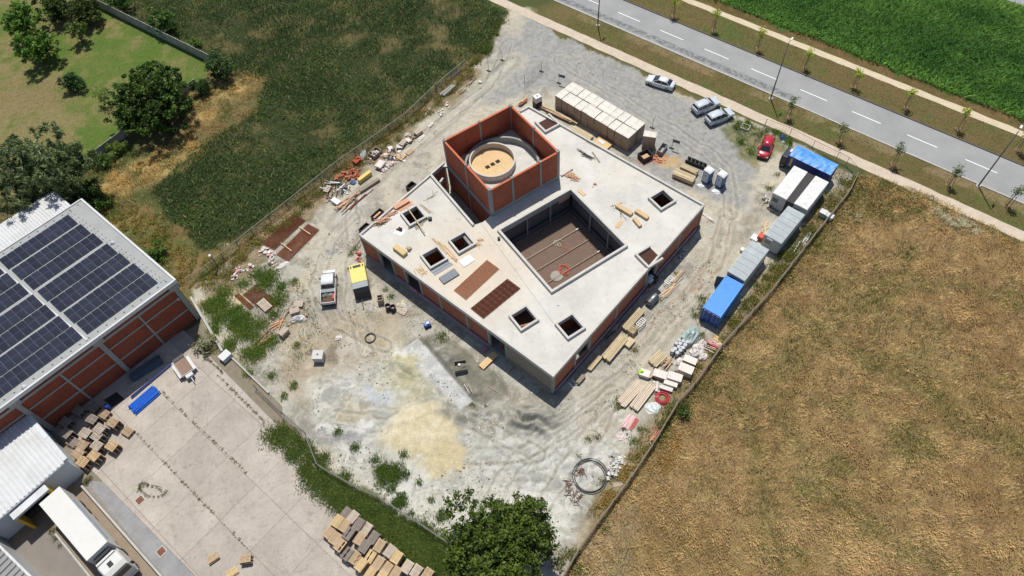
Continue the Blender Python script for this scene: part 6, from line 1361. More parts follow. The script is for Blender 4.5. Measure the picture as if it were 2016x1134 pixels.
# ================================================================ things on the roof
Z0 = ZR+.004
M_BOARD = mat('salmon_boards', srgb(196,150,122), .85, .2, 1.5, 12, rnd=.1)
rebar_mat('rebar_mat', 'orange rusty reinforcing mat on the roof', [(894,571.6),(959,512),(985.6,528.6),(918.4,590.4)], ZR+.05, M_RUST_O, sp=.17, r_=.032)
t = rebar_mat('rebar_mat', 'dark brown stack of reinforcing mats on the roof', [(927,607),(999,549),(1022.4,570),(952.6,627.4)], ZR+.08, M_RUST, sp=.16, r_=.03)
rebar_mat('rebar_mat', 'lower layer of the dark brown roof mats', [(927.6,607),(999.6,549.4),(1022.8,570.4),(953.0,627.2)], ZR+.022, M_RUST, sp=.13, r_=.02)
plank_pack('board_pack', 'salmon coloured board pack beside the left roof edge', 'boards', (775,409),(804,392), .75,2,5,Z0,M_BOARD,.07,bearers=False)
plank_pack('board_pack', 'flat salmon boards between the board pack and the roof opening', 'boards', (786,414),(812,398), .6,3,1,Z0,M_BOARD,.05,bearers=False)
plank_pack('board_pack', 'salmon board pack just outside the left roof edge', 'boards', (772,400),(795,384), .7,2,6,3.7,M_BOARD,.07,bearers=False) if False else None
sticks('timber_pile', 'heap of short reddish timbers near the left roof corner', 'timber', [(748,440,.5),(756,434,.5)], [M_BOARD,M_WOOD_O], 22, .9,1.6,.1,.06,Z0,R(20),.35,seed=11,hmax=.5)
sticks('timber_pile', 'small bundle of reddish timbers by the left parapet', 'timber', [(771,421,.35)], [M_BOARD,M_WOOD_O], 10, 1.0,1.3,.1,.06,Z0,R(25),.12,seed=12,hmax=.2)
tarp_lump('sheet', 'white plastic sheet spread under dark red scraps on the roof', 'plastic sheet', (*g(787,457,Z0)[:2],Z0), .8,.55,.12, mat('white_plastic', srgb(214,214,210), .5, .1), 21)
rubble('scrap_heap', 'dark red heap of scraps on the white sheet', 'scrap', [(787,453,.4)], [mat('maroon_scrap', srgb(92,44,46), .8, .3), M_BLK], 14, .15,.4,Z0+.08,seed=5)
simple_box('insulation_block', 'long tan insulation block near the left facade of the roof', 'insulation block', (787,491), (2.0,.72,.55), ang(g(777,484,5), g(797,499,5)), mat('tan_block', srgb(196,172,126), .85, .1, 2), Z0)
rubble('timber_offcuts', 'little heap of timber offcuts beside the tan insulation block', 'offcuts', [(806,491,.35)], [M_WOOD,M_WOOD_G], 12, .25,.6,Z0,pn='offcut',seed=6,flat=.3)
sticks('loose_planks', 'short loose planks above the third facade opening', 'planks', [(824,536,.6),(832,532,.5)], [M_WOOD,M_WOOD_O], 12, .9,1.7,.1,.03,Z0,ang(g(814,524,5),g(834,546,5)),.25,seed=7,hmax=.1)
sticks('loose_planks', 'long planks lying between the two middle roof openings', 'planks', [(866,484,.2),(877,492,.25),(884,499,.25)], [M_WOOD_O,M_WOOD,M_BOARD], 12, 2.6,3.6,.14,.035,Z0,ang(g(856,473,5),g(897,512,5)),.05,seed=8,hmax=.1)
plank_pack('metal_sheets', 'flat grey metal sheets beside the lower middle roof opening', 'metal sheets', (852,538),(888,516), .95,2,1,Z0,mat('zinc_sheet', srgb(124,130,136), .6, .12),.04,bearers=False)
simple_box('insulation_pack', 'thick dark grey slab pack on the roof', 'slab pack', (884,543), (2.35,1.15,.22), ang(g(864,548,5),g(895,529,5)), mat('grey_slab', srgb(118,124,130), .8, .12, 2), Z0)
simple_box('metal_sheet_pack', 'small bright metal sheet pack on the roof', 'sheet pack', (919,513), (1.75,1.2,.08), ang(g(904,515,5),g(926,501,5)), mat('bright_zinc', srgb(150,160,168), .4, .15, .8, metal=.3), Z0)
sticks('timber_offcuts', 'scattered short offcuts right of the upper middle roof opening', 'offcuts', [(944,473,.5),(942,481,.4)], [M_WOOD_O,M_BOARD], 20, .3,.55,.06,.03,Z0,None,seed=9,hmax=.08)
b0, b1 = g(802,409,5.02), g(836,458,5.02); c = (b0+b1)/2; o = part('timber_beam', M_WOOD, None, [((0,0,.05),((b1-b0).length,.13,.1))]); o.location = (c.x,c.y,ZR+.45); o.rotation_euler = (0,0,ang(b0,b1)); tag(o, 'single timber beam laid across the leftmost roof opening', 'beam')
sticks('loose_planks', 'grey boards in front of the leftmost roof opening', 'planks', [(822,442,.5),(834,436,.4)], [M_WOOD_G], 8, 1.2,2.0,.2,.03,Z0,ang(g(809,447,5),g(842,428,5)),.08,seed=10,hmax=.08)
sticks('loose_planks', 'thin planks on the far side of the leftmost roof opening', 'planks', [(838,412,.3)], [M_WOOD,M_WOOD_G], 6, 1.6,2.4,.07,.03,Z0,ang(g(828,404,5),g(849,421,5)),.06,seed=13,hmax=.05)
c = g(846,428,5.0); o = part('black_crate', M_BLK, None, [((0,0,.2),(.5,.4,.4))], bevel=.03); o.location = (c.x,c.y,Z0); tag(o, 'small black crate at the corner of the leftmost roof opening', 'crate')
WB = mat('wood_block', srgb(194,168,128), .8, .12, 1.2, 10)
for k, (x_, y_, sz, hd, lb) in enumerate(((1229,411,(2.5,.62,.42),((1214,402),(1244,420)),'longest tan timber block on the right side of the roof'),(1264,420,(2.0,.6,.42),((1251,411),(1278,428)),'tan timber block nearest the right roof opening'),(1255,436,(1.5,.5,.4),((1247,428),(1262,446)),'short tan timber block lying askew below the other two'),(1219,441,(1.3,.5,.06),((1213,450),(1226,434)),'thin tan board lying left of the timber blocks'))):
    simple_box('timber_block', lb, 'timber block', (x_,y_), sz, ang(g(*hd[0],5),g(*hd[1],5)), WB, Z0)
sticks('steel_rods', 'thin dark rods lying round the timber blocks on the roof', 'rods', [(1212,405,.6),(1226,425,.6)], [M_BLK,M_WOOD_G], 5, 1.0,1.8,.04,.03,Z0,None,seed=14,hmax=.02,pn='rod')
sticks('timber_offcuts', 'fan of short timber strips right of the brick box', 'offcuts', [(1122,344,.5),(1128,350,.5)], [M_WOOD_O,M_BOARD], 30, 1.0,1.6,.07,.04,Z0,ang(g(1112,342,5),g(1138,352,5)),.3,seed=15,hmax=.2)
sticks('steel_rods', 'bundle of dark steel rods on the upper right roof', 'rods', [(1148,303,.3),(1158,309,.3)], [M_BLK,mat('dark_rods', srgb(84,80,78), .7, .2)], 14, 1.4,2.4,.05,.04,Z0,ang(g(1138,297,5),g(1170,316,5)),.12,seed=16,hmax=.15,pn='rod')
plank_pack('loose_planks', 'single long pale plank on the upper right roof', 'planks', (1166,299),(1181,320), .25,1,1,Z0,M_WOOD_G,.05,bearers=False)
plank_pack('loose_planks', 'two planks lying along the upper right parapet', 'planks', (1154,277),(1181,291), .4,2,1,Z0,M_WOOD_G,.05,bearers=False)
rubble('brick_scraps', 'small scatter of broken bricks on the upper right roof', 'bricks', [(1171,364,.4)], [mat('brick_chip', srgb(150,100,86), .9, .3)], 14, .08,.22,Z0,seed=17,hmax=.03)
simple_box('plywood_piece', 'tan plywood piece beside the top corner of the courtyard', 'plywood', (1145,379), (1.15,.5,.08), ang(g(1137,373,5),g(1153,386,5)), M_PLY, Z0)
sticks('timber_offcuts', 'few twigs of scrap timber near the back left roof corner', 'offcuts', [(853,384,.5),(841,397,.5)], [M_WOOD_G], 6, .6,1.6,.05,.03,Z0,None,seed=18,hmax=.02)
simple_box('bucket', 'small black bucket beside the left courtyard corner', 'bucket', (982,468), (.35,.35,.35), 0, M_BLK, Z0)
simple_box('blue_spot_marker', 'tiny blue container on the roof below the courtyard', 'container', (1099,600), (.22,.18,.1), 0, mat('pale_blue_plastic', srgb(130,180,214), .5), Z0)
# ================================================================ things behind and beside the building
sticks('board_pile', 'long pile of orange planks behind the upper right parapet', 'planks', [(1085,222,.4),(1100,229,.4),(1112,235,.3)], [M_WOOD_O,M_WOOD], 34, 3.2,5.0,.16,.06,0,ang(g(1070,214),g(1122,240)),.05,seed=30,hmax=.6)
plank_pack('board_pile', 'flat tan board pack in the shade of the wrapped blocks', 'boards', (1128,250),(1166,271), 1.0,4,6,0,M_WOOD,.06)
simple_box('plywood_stack', 'plywood sheet stack with a white panel on top', 'plywood', (1187,281), (2.5,1.5,.4), ang(g(1170,270,.4),g(1205,291,.4)), M_PLY, 0)
c = g(1184,279,.43); o = part('insulation_board', M_WHITE, None, [((0,0,.02),(1.1,.55,.03))]); o.location = (c.x,c.y,.41); o.rotation_euler = (0,0,ang(g(1170,270,.4),g(1205,291,.4))); tag(o, 'small white panel lying on the plywood stack', 'panel')
sticks('board_pile', 'small heap of timber and brick behind the brick box', 'planks', [(1029,203,.5)], [M_WOOD_O,M_BRICK,M_WOOD], 16, .9,1.6,.2,.08,0,ang(g(1022,208),g(1038,196)),.1,seed=31,hmax=.5)
c = g(1057.5,188,2.1); t = thing('water_tank', 'white caged water tank standing on a black box near the brick box', 'tank', (c.x,c.y,0), R(28))
part('black_base', M_BLK, t, [((0,0,.5),(1.15,1.0,1.0))]); part('tank', mat('translucent_white', srgb(214,216,216), .4, .06), t, [((0,0,1.5),(1.1,.95,.98))], bevel=.06)
cg = MB()
for s in (-1,1):
    for k in range(5): cg.tube([(-.5+k*.25,s*.5,1.0),(-.5+k*.25,s*.5,2.0)], .015, 4); cg.tube([(s*.57,-.44+k*.22,1.0),(s*.57,-.44+k*.22,2.0)], .015, 4)
cg.build('cage', M_ALU, t); MB().lathe([(0,2.0),(.12,2.0),(.12,2.06),(0,2.06)], (0,0,0), 10).build('cap', M_BLK, t)
# skips, trough, rubble by the lone block pallets
def open_box(name, label, top, size, hd, m_, inner=None, z0=0.0, th=.08):
    c_ = g(*top, z0+size[2]); t = thing(name, label, name.replace('_',' '), (c_.x,c_.y,z0), hd); l, w_, h = size
    part('floor', m_, t, [((0,0,.05),(l-.01,w_-.01,.1))])
    for s in (-1,1): part('side', m_, t, [((0,s*(w_/2-th/2),h/2+.05),(l,th,h-.1))]); part('end', m_, t, [((s*(l/2-th/2),0,h/2+.05),(th-.004,w_-2*th-.004,h-.11))])
    if inner: part('contents', inner, t, [((0,0,h*.35),(l*.7,w_*.5,.1))])
    return t
M_DSK = mat('dark_steel', srgb(58,52,50), .8, .25, 2)
open_box('rubble_skip', 'dark open steel skip with timber inside near the block pallets', (1271,303), (1.7,1.5,.9), ang(g(1260,310),g(1284,298)), M_DSK, M_WOOD_O)
open_box('mortar_trough', 'grey mortar trough beside the lone block pallets', (1304,290), (1.9,.85,.8), ang(g(1296,303),g(1312,281)), M_CONC)
rubble('brick_rubble', 'orange broken brick rubble spread below the block pallets', 'rubble', [(1281,312,.9),(1300,318,.9),(1292,306,.7)], [mat('brick_orange', srgb(178,92,64), .9, .3), mat('brick_sand', srgb(196,150,110), .9, .3)], 60, .12,.3,0,seed=33,hmax=.12)
hb_ = ang(g(1325,340,.6), g(1369,358,.6))
plank_pack('panel_pack', 'larger pack of yellowed formwork panels near the toilets', 'panel pack', (1327,336),(1368,353), 1.25,4,8,0,M_WOOD,.09)
plank_pack('panel_pack', 'upper narrower pack of yellowed formwork panels near the toilets', 'panel pack', (1342,324),(1374,339), 1.0,5,8,0,M_WOOD,.09)
c = g(1371,318,.6); t = thing('plastic_crates', 'row of black plastic crates behind the formwork panels', 'crates', (c.x,c.y,0), hb_)
for k in range(5):
    part('crate', M_BLK, t, [((-1.2+k*.6,.0,.3),(.05,.8,.6)),((-1.2+k*.6,.38,.3),(.55,.05,.55))]); 
part('crate_wall', M_BLK, t, [((0,-.4,.3),(3.0,.05,.6))])
sticks('steel_rods', 'upright thin steel rods behind the black crates', 'rods', [(1370,312,.3)], [M_ALU], 4, .3,.5,.03,.03,0,None,seed=34)
M_TB = mat('toilet_blue', srgb(46,92,136), .5, .08); M_TW = mat('toilet_white', srgb(216,220,222), .5, .05); M_TG = mat('toilet_pale_panel', srgb(176,196,214), .5, .06)
for k, (tp, lb) in enumerate((((1397,333.5),'left one of two blue and white portable toilets'),((1423.5,341.5),'right one of two blue and white portable toilets, with a side cylinder'))):
    c = g(*tp, 2.35); t = thing('portable_toilet', lb, 'portable toilet', (c.x,c.y,.02), R(40), 'portable toilets')
    part('cabin', M_TB, t, [((0,0,1.1),(1.1,1.1,2.1))], bevel=.06); 
    rf = MB(); 
    loft(rf, [[(-.6,-.6,2.12),(.6,-.6,2.12),(.6,.6,2.12),(-.6,.6,2.12)],[(-.58,-.58,2.25),(.58,-.58,2.25),(.58,.58,2.25),(-.58,.58,2.25)],[(-.35,-.35,2.42),(.35,-.35,2.42),(.35,.35,2.42),(-.35,.35,2.42)]]); rf.build('roof', M_TW, t)
    dr = part('door', M_TG, t, [((-.57,0,1.08),(.04,.85,1.9))]); part('door_sign', M_TB, dr, [((-.6,.05,1.45),(.02,.2,.22))]); part('vent_grille', M_TW, dr, [((-.6,0,1.85),(.02,.5,.1))]); part('latch', M_BLK, dr, [((-.6,-.32,1.05),(.03,.06,.14))])
    part('base_skid', M_BLK, t, [((0,0,.04),(1.15,1.15,.1))])
    if k: MB().lathe([(0,1.9),(.16,1.9),(.16,2.3),(0,2.35)], (.45,.75,0), 12).build('side_cylinder', M_TW, t, smooth=True)
tarp_lump('sheet', 'white crumpled sheet lying in front of the left toilet', 'sheet', (*g(1381,366)[:2],0), .6,.35,.2, M_TW, 41, R(-20)); tarp_lump('sheet', 'white crumpled sheet lying in front of the right toilet', 'sheet', (*g(1410,377)[:2],0), .65,.4,.2, M_TW, 42, R(-20))
open_box('planter_frame', 'small square concrete frame in the weeds beside the path', (1468,249), (1.25,1.1,.3), R(-35), M_CONC_L, M_WOOD_O)
tarp_lump('plastic_bag', 'blue plastic bag lying near the red car and the path', 'plastic bag', (*g(1541,272)[:2],0), .4,.5,.6, mat('blue_bag', srgb(60,92,150), .5, .25, 4), 43)
tarp_lump('plastic_bag', 'white plastic bag next to the blue bag by the path', 'plastic bag', (*g(1541,281)[:2],0), .25,.25,.35, M_TW, 44)
# temporary fence posts at the entrance
for k, (x_, y_, lb, sg) in enumerate(((962,140,'thin temporary fence post on its foot at the maize corner',0),(989,119,'temporary fence post standing on the gravel near the maize',0),(1033,166,'thin bare temporary fence rod near the water tank',0),(1066,141,'temporary fence post with crossed feet on the gravel',0),(1100,164,'temporary fence post carrying a dark panel',1),(1284,252,'short post behind the lone block pallets',0),(1322,292,'temporary fence post carrying a small panel near the mortar trough',1))):
    c = g(x_,y_); t = thing('fence_post', lb, 'fence post', (c.x,c.y,0), R(-30), 'temporary fence posts'); MB().tube([(0,0,0),(0,0,2.0)], .035, 6).build('pole', M_BLK, t)
    if k != 2: part('foot', M_BLK, t, [((0,0,.06),(.75,.22,.12))])
    if sg: part('panel', mat('grey_panel', srgb(92,96,100), .7), t, [((.55,0,1.6),(1.0,.03,.55))])
for k, (a_, b_) in enumerate((((968,141),(989,120)),((1036,166),(1064,144)))):
    p, q = g(*a_), g(*b_); m = MB()
    for j in range(3): m.tube([(p.x-q.x,p.y-q.y,.06+j*.95),(0,0,.06+j*.95)], .018, 4)
    for j in range(14): f = j/13; m.tube([((p.x-q.x)*f,(p.y-q.y)*f,.06),((p.x-q.x)*f,(p.y-q.y)*f,1.95)], .008, 3)
    o = m.build('temporary_fence', M_WIRE); o.location = (q.x,q.y,0); tag(o, ['thin wire panel between the two posts at the maize corner','thin wire panel between the rod and the crossed feet post'][k], 'fence panel')
# ================================================================ along the right facade
hs = ang(g(1225,650,.5), g(1268,604,.5))
plank_pack('timber_stack', 'upper pack of long pale timbers beside the right facade', 'timber', (1229,646),(1264,607), 1.1,6,8,0,M_WOOD,.07)
t = thing('timber_stack', 'square stack of short timbers with ends showing beside the trestle', 'timber', (*g(1247,648,.9)[:2],0), hs)
for i in range(6):
    for j in range(4): part('timber', M_WOOD, t, [((-.5+i*.2,-.3+j*.2,.45),(.15,.15,.9+random.uniform(-.1,.1)))])
def trestle(label, px, py, hd):
    c_ = g(px,py,.8); t = thing('trestle', label, 'trestle', (c_.x,c_.y,0), hd, 'metal trestles')
    for s in (-1,1): part('rail', M_TW, t, [((0,s*.3,.8),(1.3,.06,.06))])
    for k in range(5): part('slat', M_TW, t, [((-.6+k*.3,0,.8),(.06,.6,.05))])
    for s in (-1,1):
        for e in (-1,1): MB().tube([(s*.55,e*.28,.8),(s*.62,e*.34,0)], .025, 5).build('leg', M_ALU, t)
trestle('white metal trestle beside the upper timber pack', 1262,634, hs); trestle('white metal trestle near the loose boards and wrapped roll', 1317,551, hs)
plank_pack('timber_stack', 'longest pack of pale timbers in the middle of the right facade', 'timber', (1192,706),(1229,662), 1.25,6,8,0,M_WOOD,.07)
simple_box('timber_bundle', 'short block of pale timbers beside the longest pack', 'timber', (1239,673), (1.3,.95,.5), hs, M_WOOD, 0)
plank_pack('timber_stack', 'narrow pack of pale timbers near the lower end of the right facade', 'timber', (1159,727),(1182,700), .65,4,5,0,M_WOOD,.07)
plank_pack('timber_stack', 'smallest weathered timber bundle near the bottom corner of the building', 'timber', (1136,753),(1150,737), .55,4,6,0,M_WOOD_G,.07)
t = thing('wrapped_roll', 'black plastic wrapped roll standing beside the right facade', 'roll', (*g(1284,590,.6)[:2],0), hs)
MB().tube([(-.85,0,.55),(-.8,0,.55),(.8,0,.55),(.85,0,.55)], [.4,.55,.55,.4], 14).build('roll', mat('black_wrap', srgb(74,78,84), .3, .3, 3, coat=.3), t); part('label_strip', M_WHITE, t, [((.1,0,1.1),(.5,.25,.02))])
sticks('loose_planks', 'loose boards thrown down beside the second trestle', 'planks', [(1325,560,.6),(1318,572,.5),(1332,545,.4)], [M_WOOD_G,M_WOOD_O,M_WOOD], 9, 1.8,3.4,.2,.04,0,hs,.12,seed=50,hmax=.15)
t = thing('mortar_mixer', 'mortar mixer with stacked white bags in the right facade opening', 'mixer', (*g(1281,546,1.6)[:2],0), hs)
part('platform', M_DSK, t, [((0,0,1.0),(1.4,1.1,.1))]); part('bag', M_TW, t, [((-.2,0,1.2),(.75,.8,.28))]); part('bag', M_TW, t, [((.1,.1,1.45),(.7,.5,.2))]); part('drum', M_DSK, t, [((.7,-.3,.7),(.7,.7,.9))])
for s in (-1,1):
    for e in (-1,1): part('leg', M_DSK, t, [((s*.6,e*.45,.48),(.07,.07,.96))])
part('chute', M_TW, t, [((-.9,0,.9),(.9,.25,.06),0,0,R(-25))])
sticks('loose_planks', 'reddish boards on the ground under the mixer', 'planks', [(1278,568,.4)], [M_BOARD], 8, .8,1.2,.2,.05,0,hs,.1,seed=51,hmax=.3)
sticks('steel_rods', 'reddish steel profiles leaning near the right corner of the building', 'rods', [(1394,430,.4)], [M_BOARD,M_TW], 6, 1.5,2.4,.1,.06,0,ang(g(1385,425),g(1405,437)),.12,seed=52,hmax=.1,pn='profile')
sticks('window_frames', 'dark frames leaning in the shade of the right facade', 'frames', [(1200,660,.4),(1222,640,.4)], [M_BLK,M_DARKC], 6, 1.2,2.0,.08,.05,0,hs,.2,seed=53,hmax=.2)
sticks('scrap_metal', 'scattered light scraps at the foot of the right facade', 'scrap', [(1350,490,.8),(1365,470,.8),(1342,508,.6)], [M_TW,M_DARKC], 12, .4,1.0,.1,.05,0,None,seed=54,hmax=.1)
# ================================================================ stored materials along the right fence
hr = ang(g(1279,716,.5), g(1310,692,.5)); hf = ang(g(1241,939), g(1512,578))
c = g(1360,656,1.1); o = tarp_lump('covered_load', 'load covered by a pale grey green tarpaulin behind the blue container', 'covered load', (c.x,c.y,0), 1.75,1.0,1.15, mat('pale_tarpaulin', srgb(150,166,164), .45, .15, 2, 8, bump=.4), 61, hf)
t = thing('roll_stack', 'stack of grey insulation rolls standing on end beside the grey tarpaulin', 'rolls', (*g(1336,684,.7)[:2],0), hf)
for k, (x_, y_) in enumerate(((0,0),(.5,.1),(1.0,0),(.25,.5),(.8,.5),(-.5,.2),(-.3,-.4),(.2,-.45),(.7,-.45),(-.8,-.3),(-.9,.3),(1.2,-.4))):
    MB().lathe([(0,0),(.24,0),(.24,.95),(.1,.97),(0,.97)], (x_,y_,0), 12).build('roll', mat('grey_roll', srgb(176,180,182), .6, .15, 2, rnd=.12), t)
M_FOAMW = mat('white_foam', srgb(206,200,194), .7, .12, 2, rnd=.07, dirt=srgb(170,156,144), dirt_amt=.45, dirt_scale=1.6); M_FOAMP = mat('pink_foam', srgb(206,150,150), .8, .15, 2, rnd=.1)
for k, (x_, y_, rx, ry, h, lb) in enumerate(((1372,690,1.1,.8,.9,'largest white sack heap between the grey rolls and the fence'),(1382,677,.7,.5,.8,'white sack on top end near the pink tubes'),(1338,712,.7,.5,.5,'flat white sacks in front of the white boxes'),(1384,702,.6,.5,.6,'white sack nearest the right fence'))):
    tarp_lump('white_sack', lb, 'sack', (*g(x_,y_,h/2)[:2],0), rx,ry,h, M_FOAMW, 62+k, hf, 'white sacks by the right fence')
MIXT = [mat('foam_tube_pale', srgb(214,184,182), .7, .1), mat('foam_tube_red', srgb(186,92,88), .7, .1)]
t = thing('foam_tubes', 'scattered red and white striped tubes beside the right fence', 'tubes', (*g(1402,680)[:2],0))
for k in range(13):
    p = g(1388+random.uniform(0,26), 668+random.uniform(0,24)); hd = ang(g(1385,672),g(1415,684))+random.gauss(0,.18); c_ = g(1402,680); x_, y_ = p.x-c_.x, p.y-c_.y; l = random.uniform(.7,1.2)
    MB().tube([(x_-math.cos(hd)*l,y_-math.sin(hd)*l,.08+k*.015),(x_+math.cos(hd)*l,y_+math.sin(hd)*l,.08+k*.015)], .06, 6).build('tube', MIXT[k%3 == 0], t)
simple_box('plywood_sheet', 'tan sheet lying at the right fence above the striped tubes', 'sheet', (1416,671), (1.5,.7,.06), ang(g(1408,664),g(1425,679)), M_PLY, 0)
bx = [(1359,708,(1.6,.9,.7),'white boxed pack with dark red side near the grey rolls',mat('maroon_carton', srgb(134,96,96), .8, .1, 2)),(1351,725,(1.7,1.1,1.2),'tall two tier box pack in the middle of the fence stores',mat('cardboard_pale', srgb(206,190,176), .8, .08, 2)),(1329,741,(1.7,1.0,.9),'white box pack left of the tall two tier pack',mat('cardboard_pale', srgb(206,190,176), .8, .08, 2)),(1321,753,(1.6,.8,.6),'lower white box pack just below the other white pack',M_FOAMW),(1300,736,(1.6,1.0,.7),'open brown crate between timbers and white boxes',mat('brown_crate', srgb(150,128,108), .85, .15, 2)),(1270,734,(1.2,.9,.6),'white box pack with a yellow green bag beside the drive',M_FOAMW),(1312,764,(1.5,.5,.4),'flat white box at the red coil',M_FOAMW)]
for x_, y_, sz, lb, mm in bx: simple_box('box_pack', lb, 'boxes', (x_,y_), sz, ang(g(1312,742,.9),g(1343,752,.9)) if x_ < 1345 else ang(g(1337,722,.9),g(1366,734,.9)), mm, 0, M_FOAMW, 'box packs by the right fence', .03)
tarp_lump('hi_vis_bag', 'small fluorescent yellow green bag on the white box by the drive', 'bag', (*g(1263,732,.6)[:2],.3), .35,.35,.55, mat('fluorescent_yellow', srgb(176,226,60), .6, .15), 70)
plank_pack('timber_stack', 'pale timber pack nearest the grey insulation rolls', 'timber', (1284,716),(1306,694), 1.3,6,5,0,M_WOOD,.08)
sticks('timber_pile', 'untidy pile of short timbers beside the fence timber pack', 'timber', [(1311,712,.5),(1316,718,.5)], [M_WOOD_G,M_WOOD_O], 20, .9,1.4,.12,.06,0,hr,.25,seed=71,hmax=.4)
plank_pack('timber_stack', 'left one of two long whitish beam packs near the red coil', 'timber', (1222,796),(1262,753), 1.25,6,3,0,mat('whitish_timber', srgb(200,184,164), .85, .14, 1.5, rnd=.1),.14)
plank_pack('timber_stack', 'right one of two long whitish beam packs near the red coil', 'timber', (1247,804),(1283,757), 1.2,6,3,0,mat('whitish_timber', srgb(200,184,164), .85, .14, 1.5, rnd=.1),.14)
sticks('loose_planks', 'single plank sticking up beside the open brown crate', 'planks', [(1289,733,.1)], [M_WOOD_O], 1, 2.0,2.0,.16,.06,.4,hr,.05,seed=72)
def coil(name, label, px, py, rad, m_, r_, turns, hub=.6, z=0.0, tail=True, seed=1):
    rg = random.Random(seed); c_ = g(px,py,z); pts = []
    for i in range(int(turns*28)): an = i*2*math.pi/28; rr = rad*(1-(1-hub)*(i/(turns*28)))*(1+.03*math.sin(an*1.3+i*.05)); pts.append((rr*math.cos(an),rr*math.sin(an),r_+.02+r_*1.2*((i//28)%3)+rg.uniform(0,.004)))
    if tail: l = pts[-1]; pts += [(l[0]*.5,l[1]*.5-.2,r_),(-rad*.5,-rad*.1,r_),(-rad*1.0,rad*.3,r_)]
    o = MB().tube(pts, r_, 6).build(name, m_, None, smooth=True); o.location = (c_.x,c_.y,z); return tag(o, label, 'hose coil')
coil('hose_coil', 'coil of red hose lying beside the white box packs', 1304,784,.88, mat('red_hose', srgb(176,34,50), .5, .12), .05, 6, .5, tail=False)
coil('hose_coil', 'large black pipe coil on the ground near the lower fence', 1161,938,2.05, mat('black_pipe', srgb(58,62,66), .45, .12), .05, 3.4, .80)
coil('hose_coil', 'small dark hose coil on the dirt in front of the vehicles', 729,666,.72, mat('dark_hose', srgb(84,80,72), .7, .2), .045, 4, .8, tail=False)
MB_ = MB(); c = g(1293.5,761,.3); o = MB().tube([(-.65,0,.2),(.65,0,.2)], .2, 12).build('white_tube', M_FOAMW); o.location = (c.x,c.y,0); o.rotation_euler = (0,0,ang(g(1293,771),g(1295,751))); tag(o, 'short thick white tube above the red coil', 'tube')
tarp_lump('plastic_sheet', 'crumpled translucent plastic sheet below the red coil', 'plastic sheet', (*g(1285,803)[:2],0), .95,.75,.25, mat('clear_plastic', srgb(186,192,190), .3, .2, 3), 73)
pipes('pipe_bundle', 'bundle of white and red plastic tubes below the beam packs', (1229,843),(1245,819), 7, .07, 2, MIXT[0], 0)
pipes('pipe_bundle', 'few red plastic tubes beside the pale tube bundle', (1240,846),(1255,825), 3, .07, 1, MIXT[1], 0)
sticks('pink_debris', 'pale pink scraps scattered below the tube bundle', 'scrap', [(1224,860,.6)], [MIXT[0],M_FOAMW], 30, .2,.5,.08,.03,0,None,seed=74,hmax=.1)
sticks('brick_strip', 'thin reddish boards lying along the lower right fence', 'boards', [(1288,855,.3),(1280,868,.3)], [MIXT[1],M_BOARD], 7, 1.2,2.0,.12,.04,0,hf,.08,seed=75,hmax=.1)
rubble('rubble_heap', 'pale heap of broken concrete near the black pipe coil', 'rubble', [(1210,915,1.2),(1218,905,.9),(1204,935,1.0)], [M_CONC_L,M_CONC,mat('chalk_rubble', srgb(204,202,194), .95, .2)], 150, .12,.45,0,seed=76,hmax=.5)
simple_box('metal_grille', 'small grey ribbed sheet beside the rubble heap', 'sheet', (1217,953), (1.1,.5,.06), R(12), M_WOOD_G, 0)
simple_box('white_slab', 'pale slab leaning on the top of the rubble heap', 'slab', (1212,897), (1.0,.5,.12), R(-40), M_CONC, .2)
sticks('brushwood', 'brown dry brushwood beside the black pipe coil', 'brushwood', [(1130,972,.9),(1138,985,.8),(1118,955,.6),(1145,930,.6)], [mat('dry_brush', srgb(104,80,66), .95, .3)], 70, .3,1.0,.05,.03,0,None,seed=77,hmax=.35,pn='branch')
sticks('scrap_metal', 'tangle of grey steel strips outside the right fence', 'scrap', [(1588,468,.5),(1578,482,.5),(1570,492,.4)], [M_ALU], 12, 1.0,2.4,.08,.05,0,hf,.2,seed=78,hmax=.2)
simple_box('red_machine', 'small red machine with white cover between the grey cabins', 'machine', (1499,463), (.8,.7,.8), hf, mat('machine_red', srgb(186,58,40), .5, .15), 0)
simple_box('white_board', 'white board lying beside the small red machine', 'board', (1487,467), (1.0,.9,.3), hf, M_TW, 0)
simple_box('dark_box', 'dark open door of the cabin next to the blue container', 'door', (1420,545), (1.1,.08,2.0), ang(g(1412,545),g(1432,548)), M_DARKC, 0); 
simple_box('white_meter_box', 'small white meter box at the left of the lower grey cabin', 'box', (1462,490), (.5,.4,.5), hf, M_TW, 0)
sticks('loose_planks', 'yellow planks between the grey cabin and the drive', 'planks', [(1510,440,.4),(1507,452,.3)], [M_WOOD_O,M_WOOD], 7, 1.2,2.0,.14,.04,0,hf,.3,seed=79,hmax=.15)
rubble('scrap_heap', 'dark junk beside the white roofed cabin', 'scrap', [(1430+80,398,.6),(1514,410,.6)], [M_BLK,M_TW,M_WOOD_O], 24, .15,.5,0,seed=80)
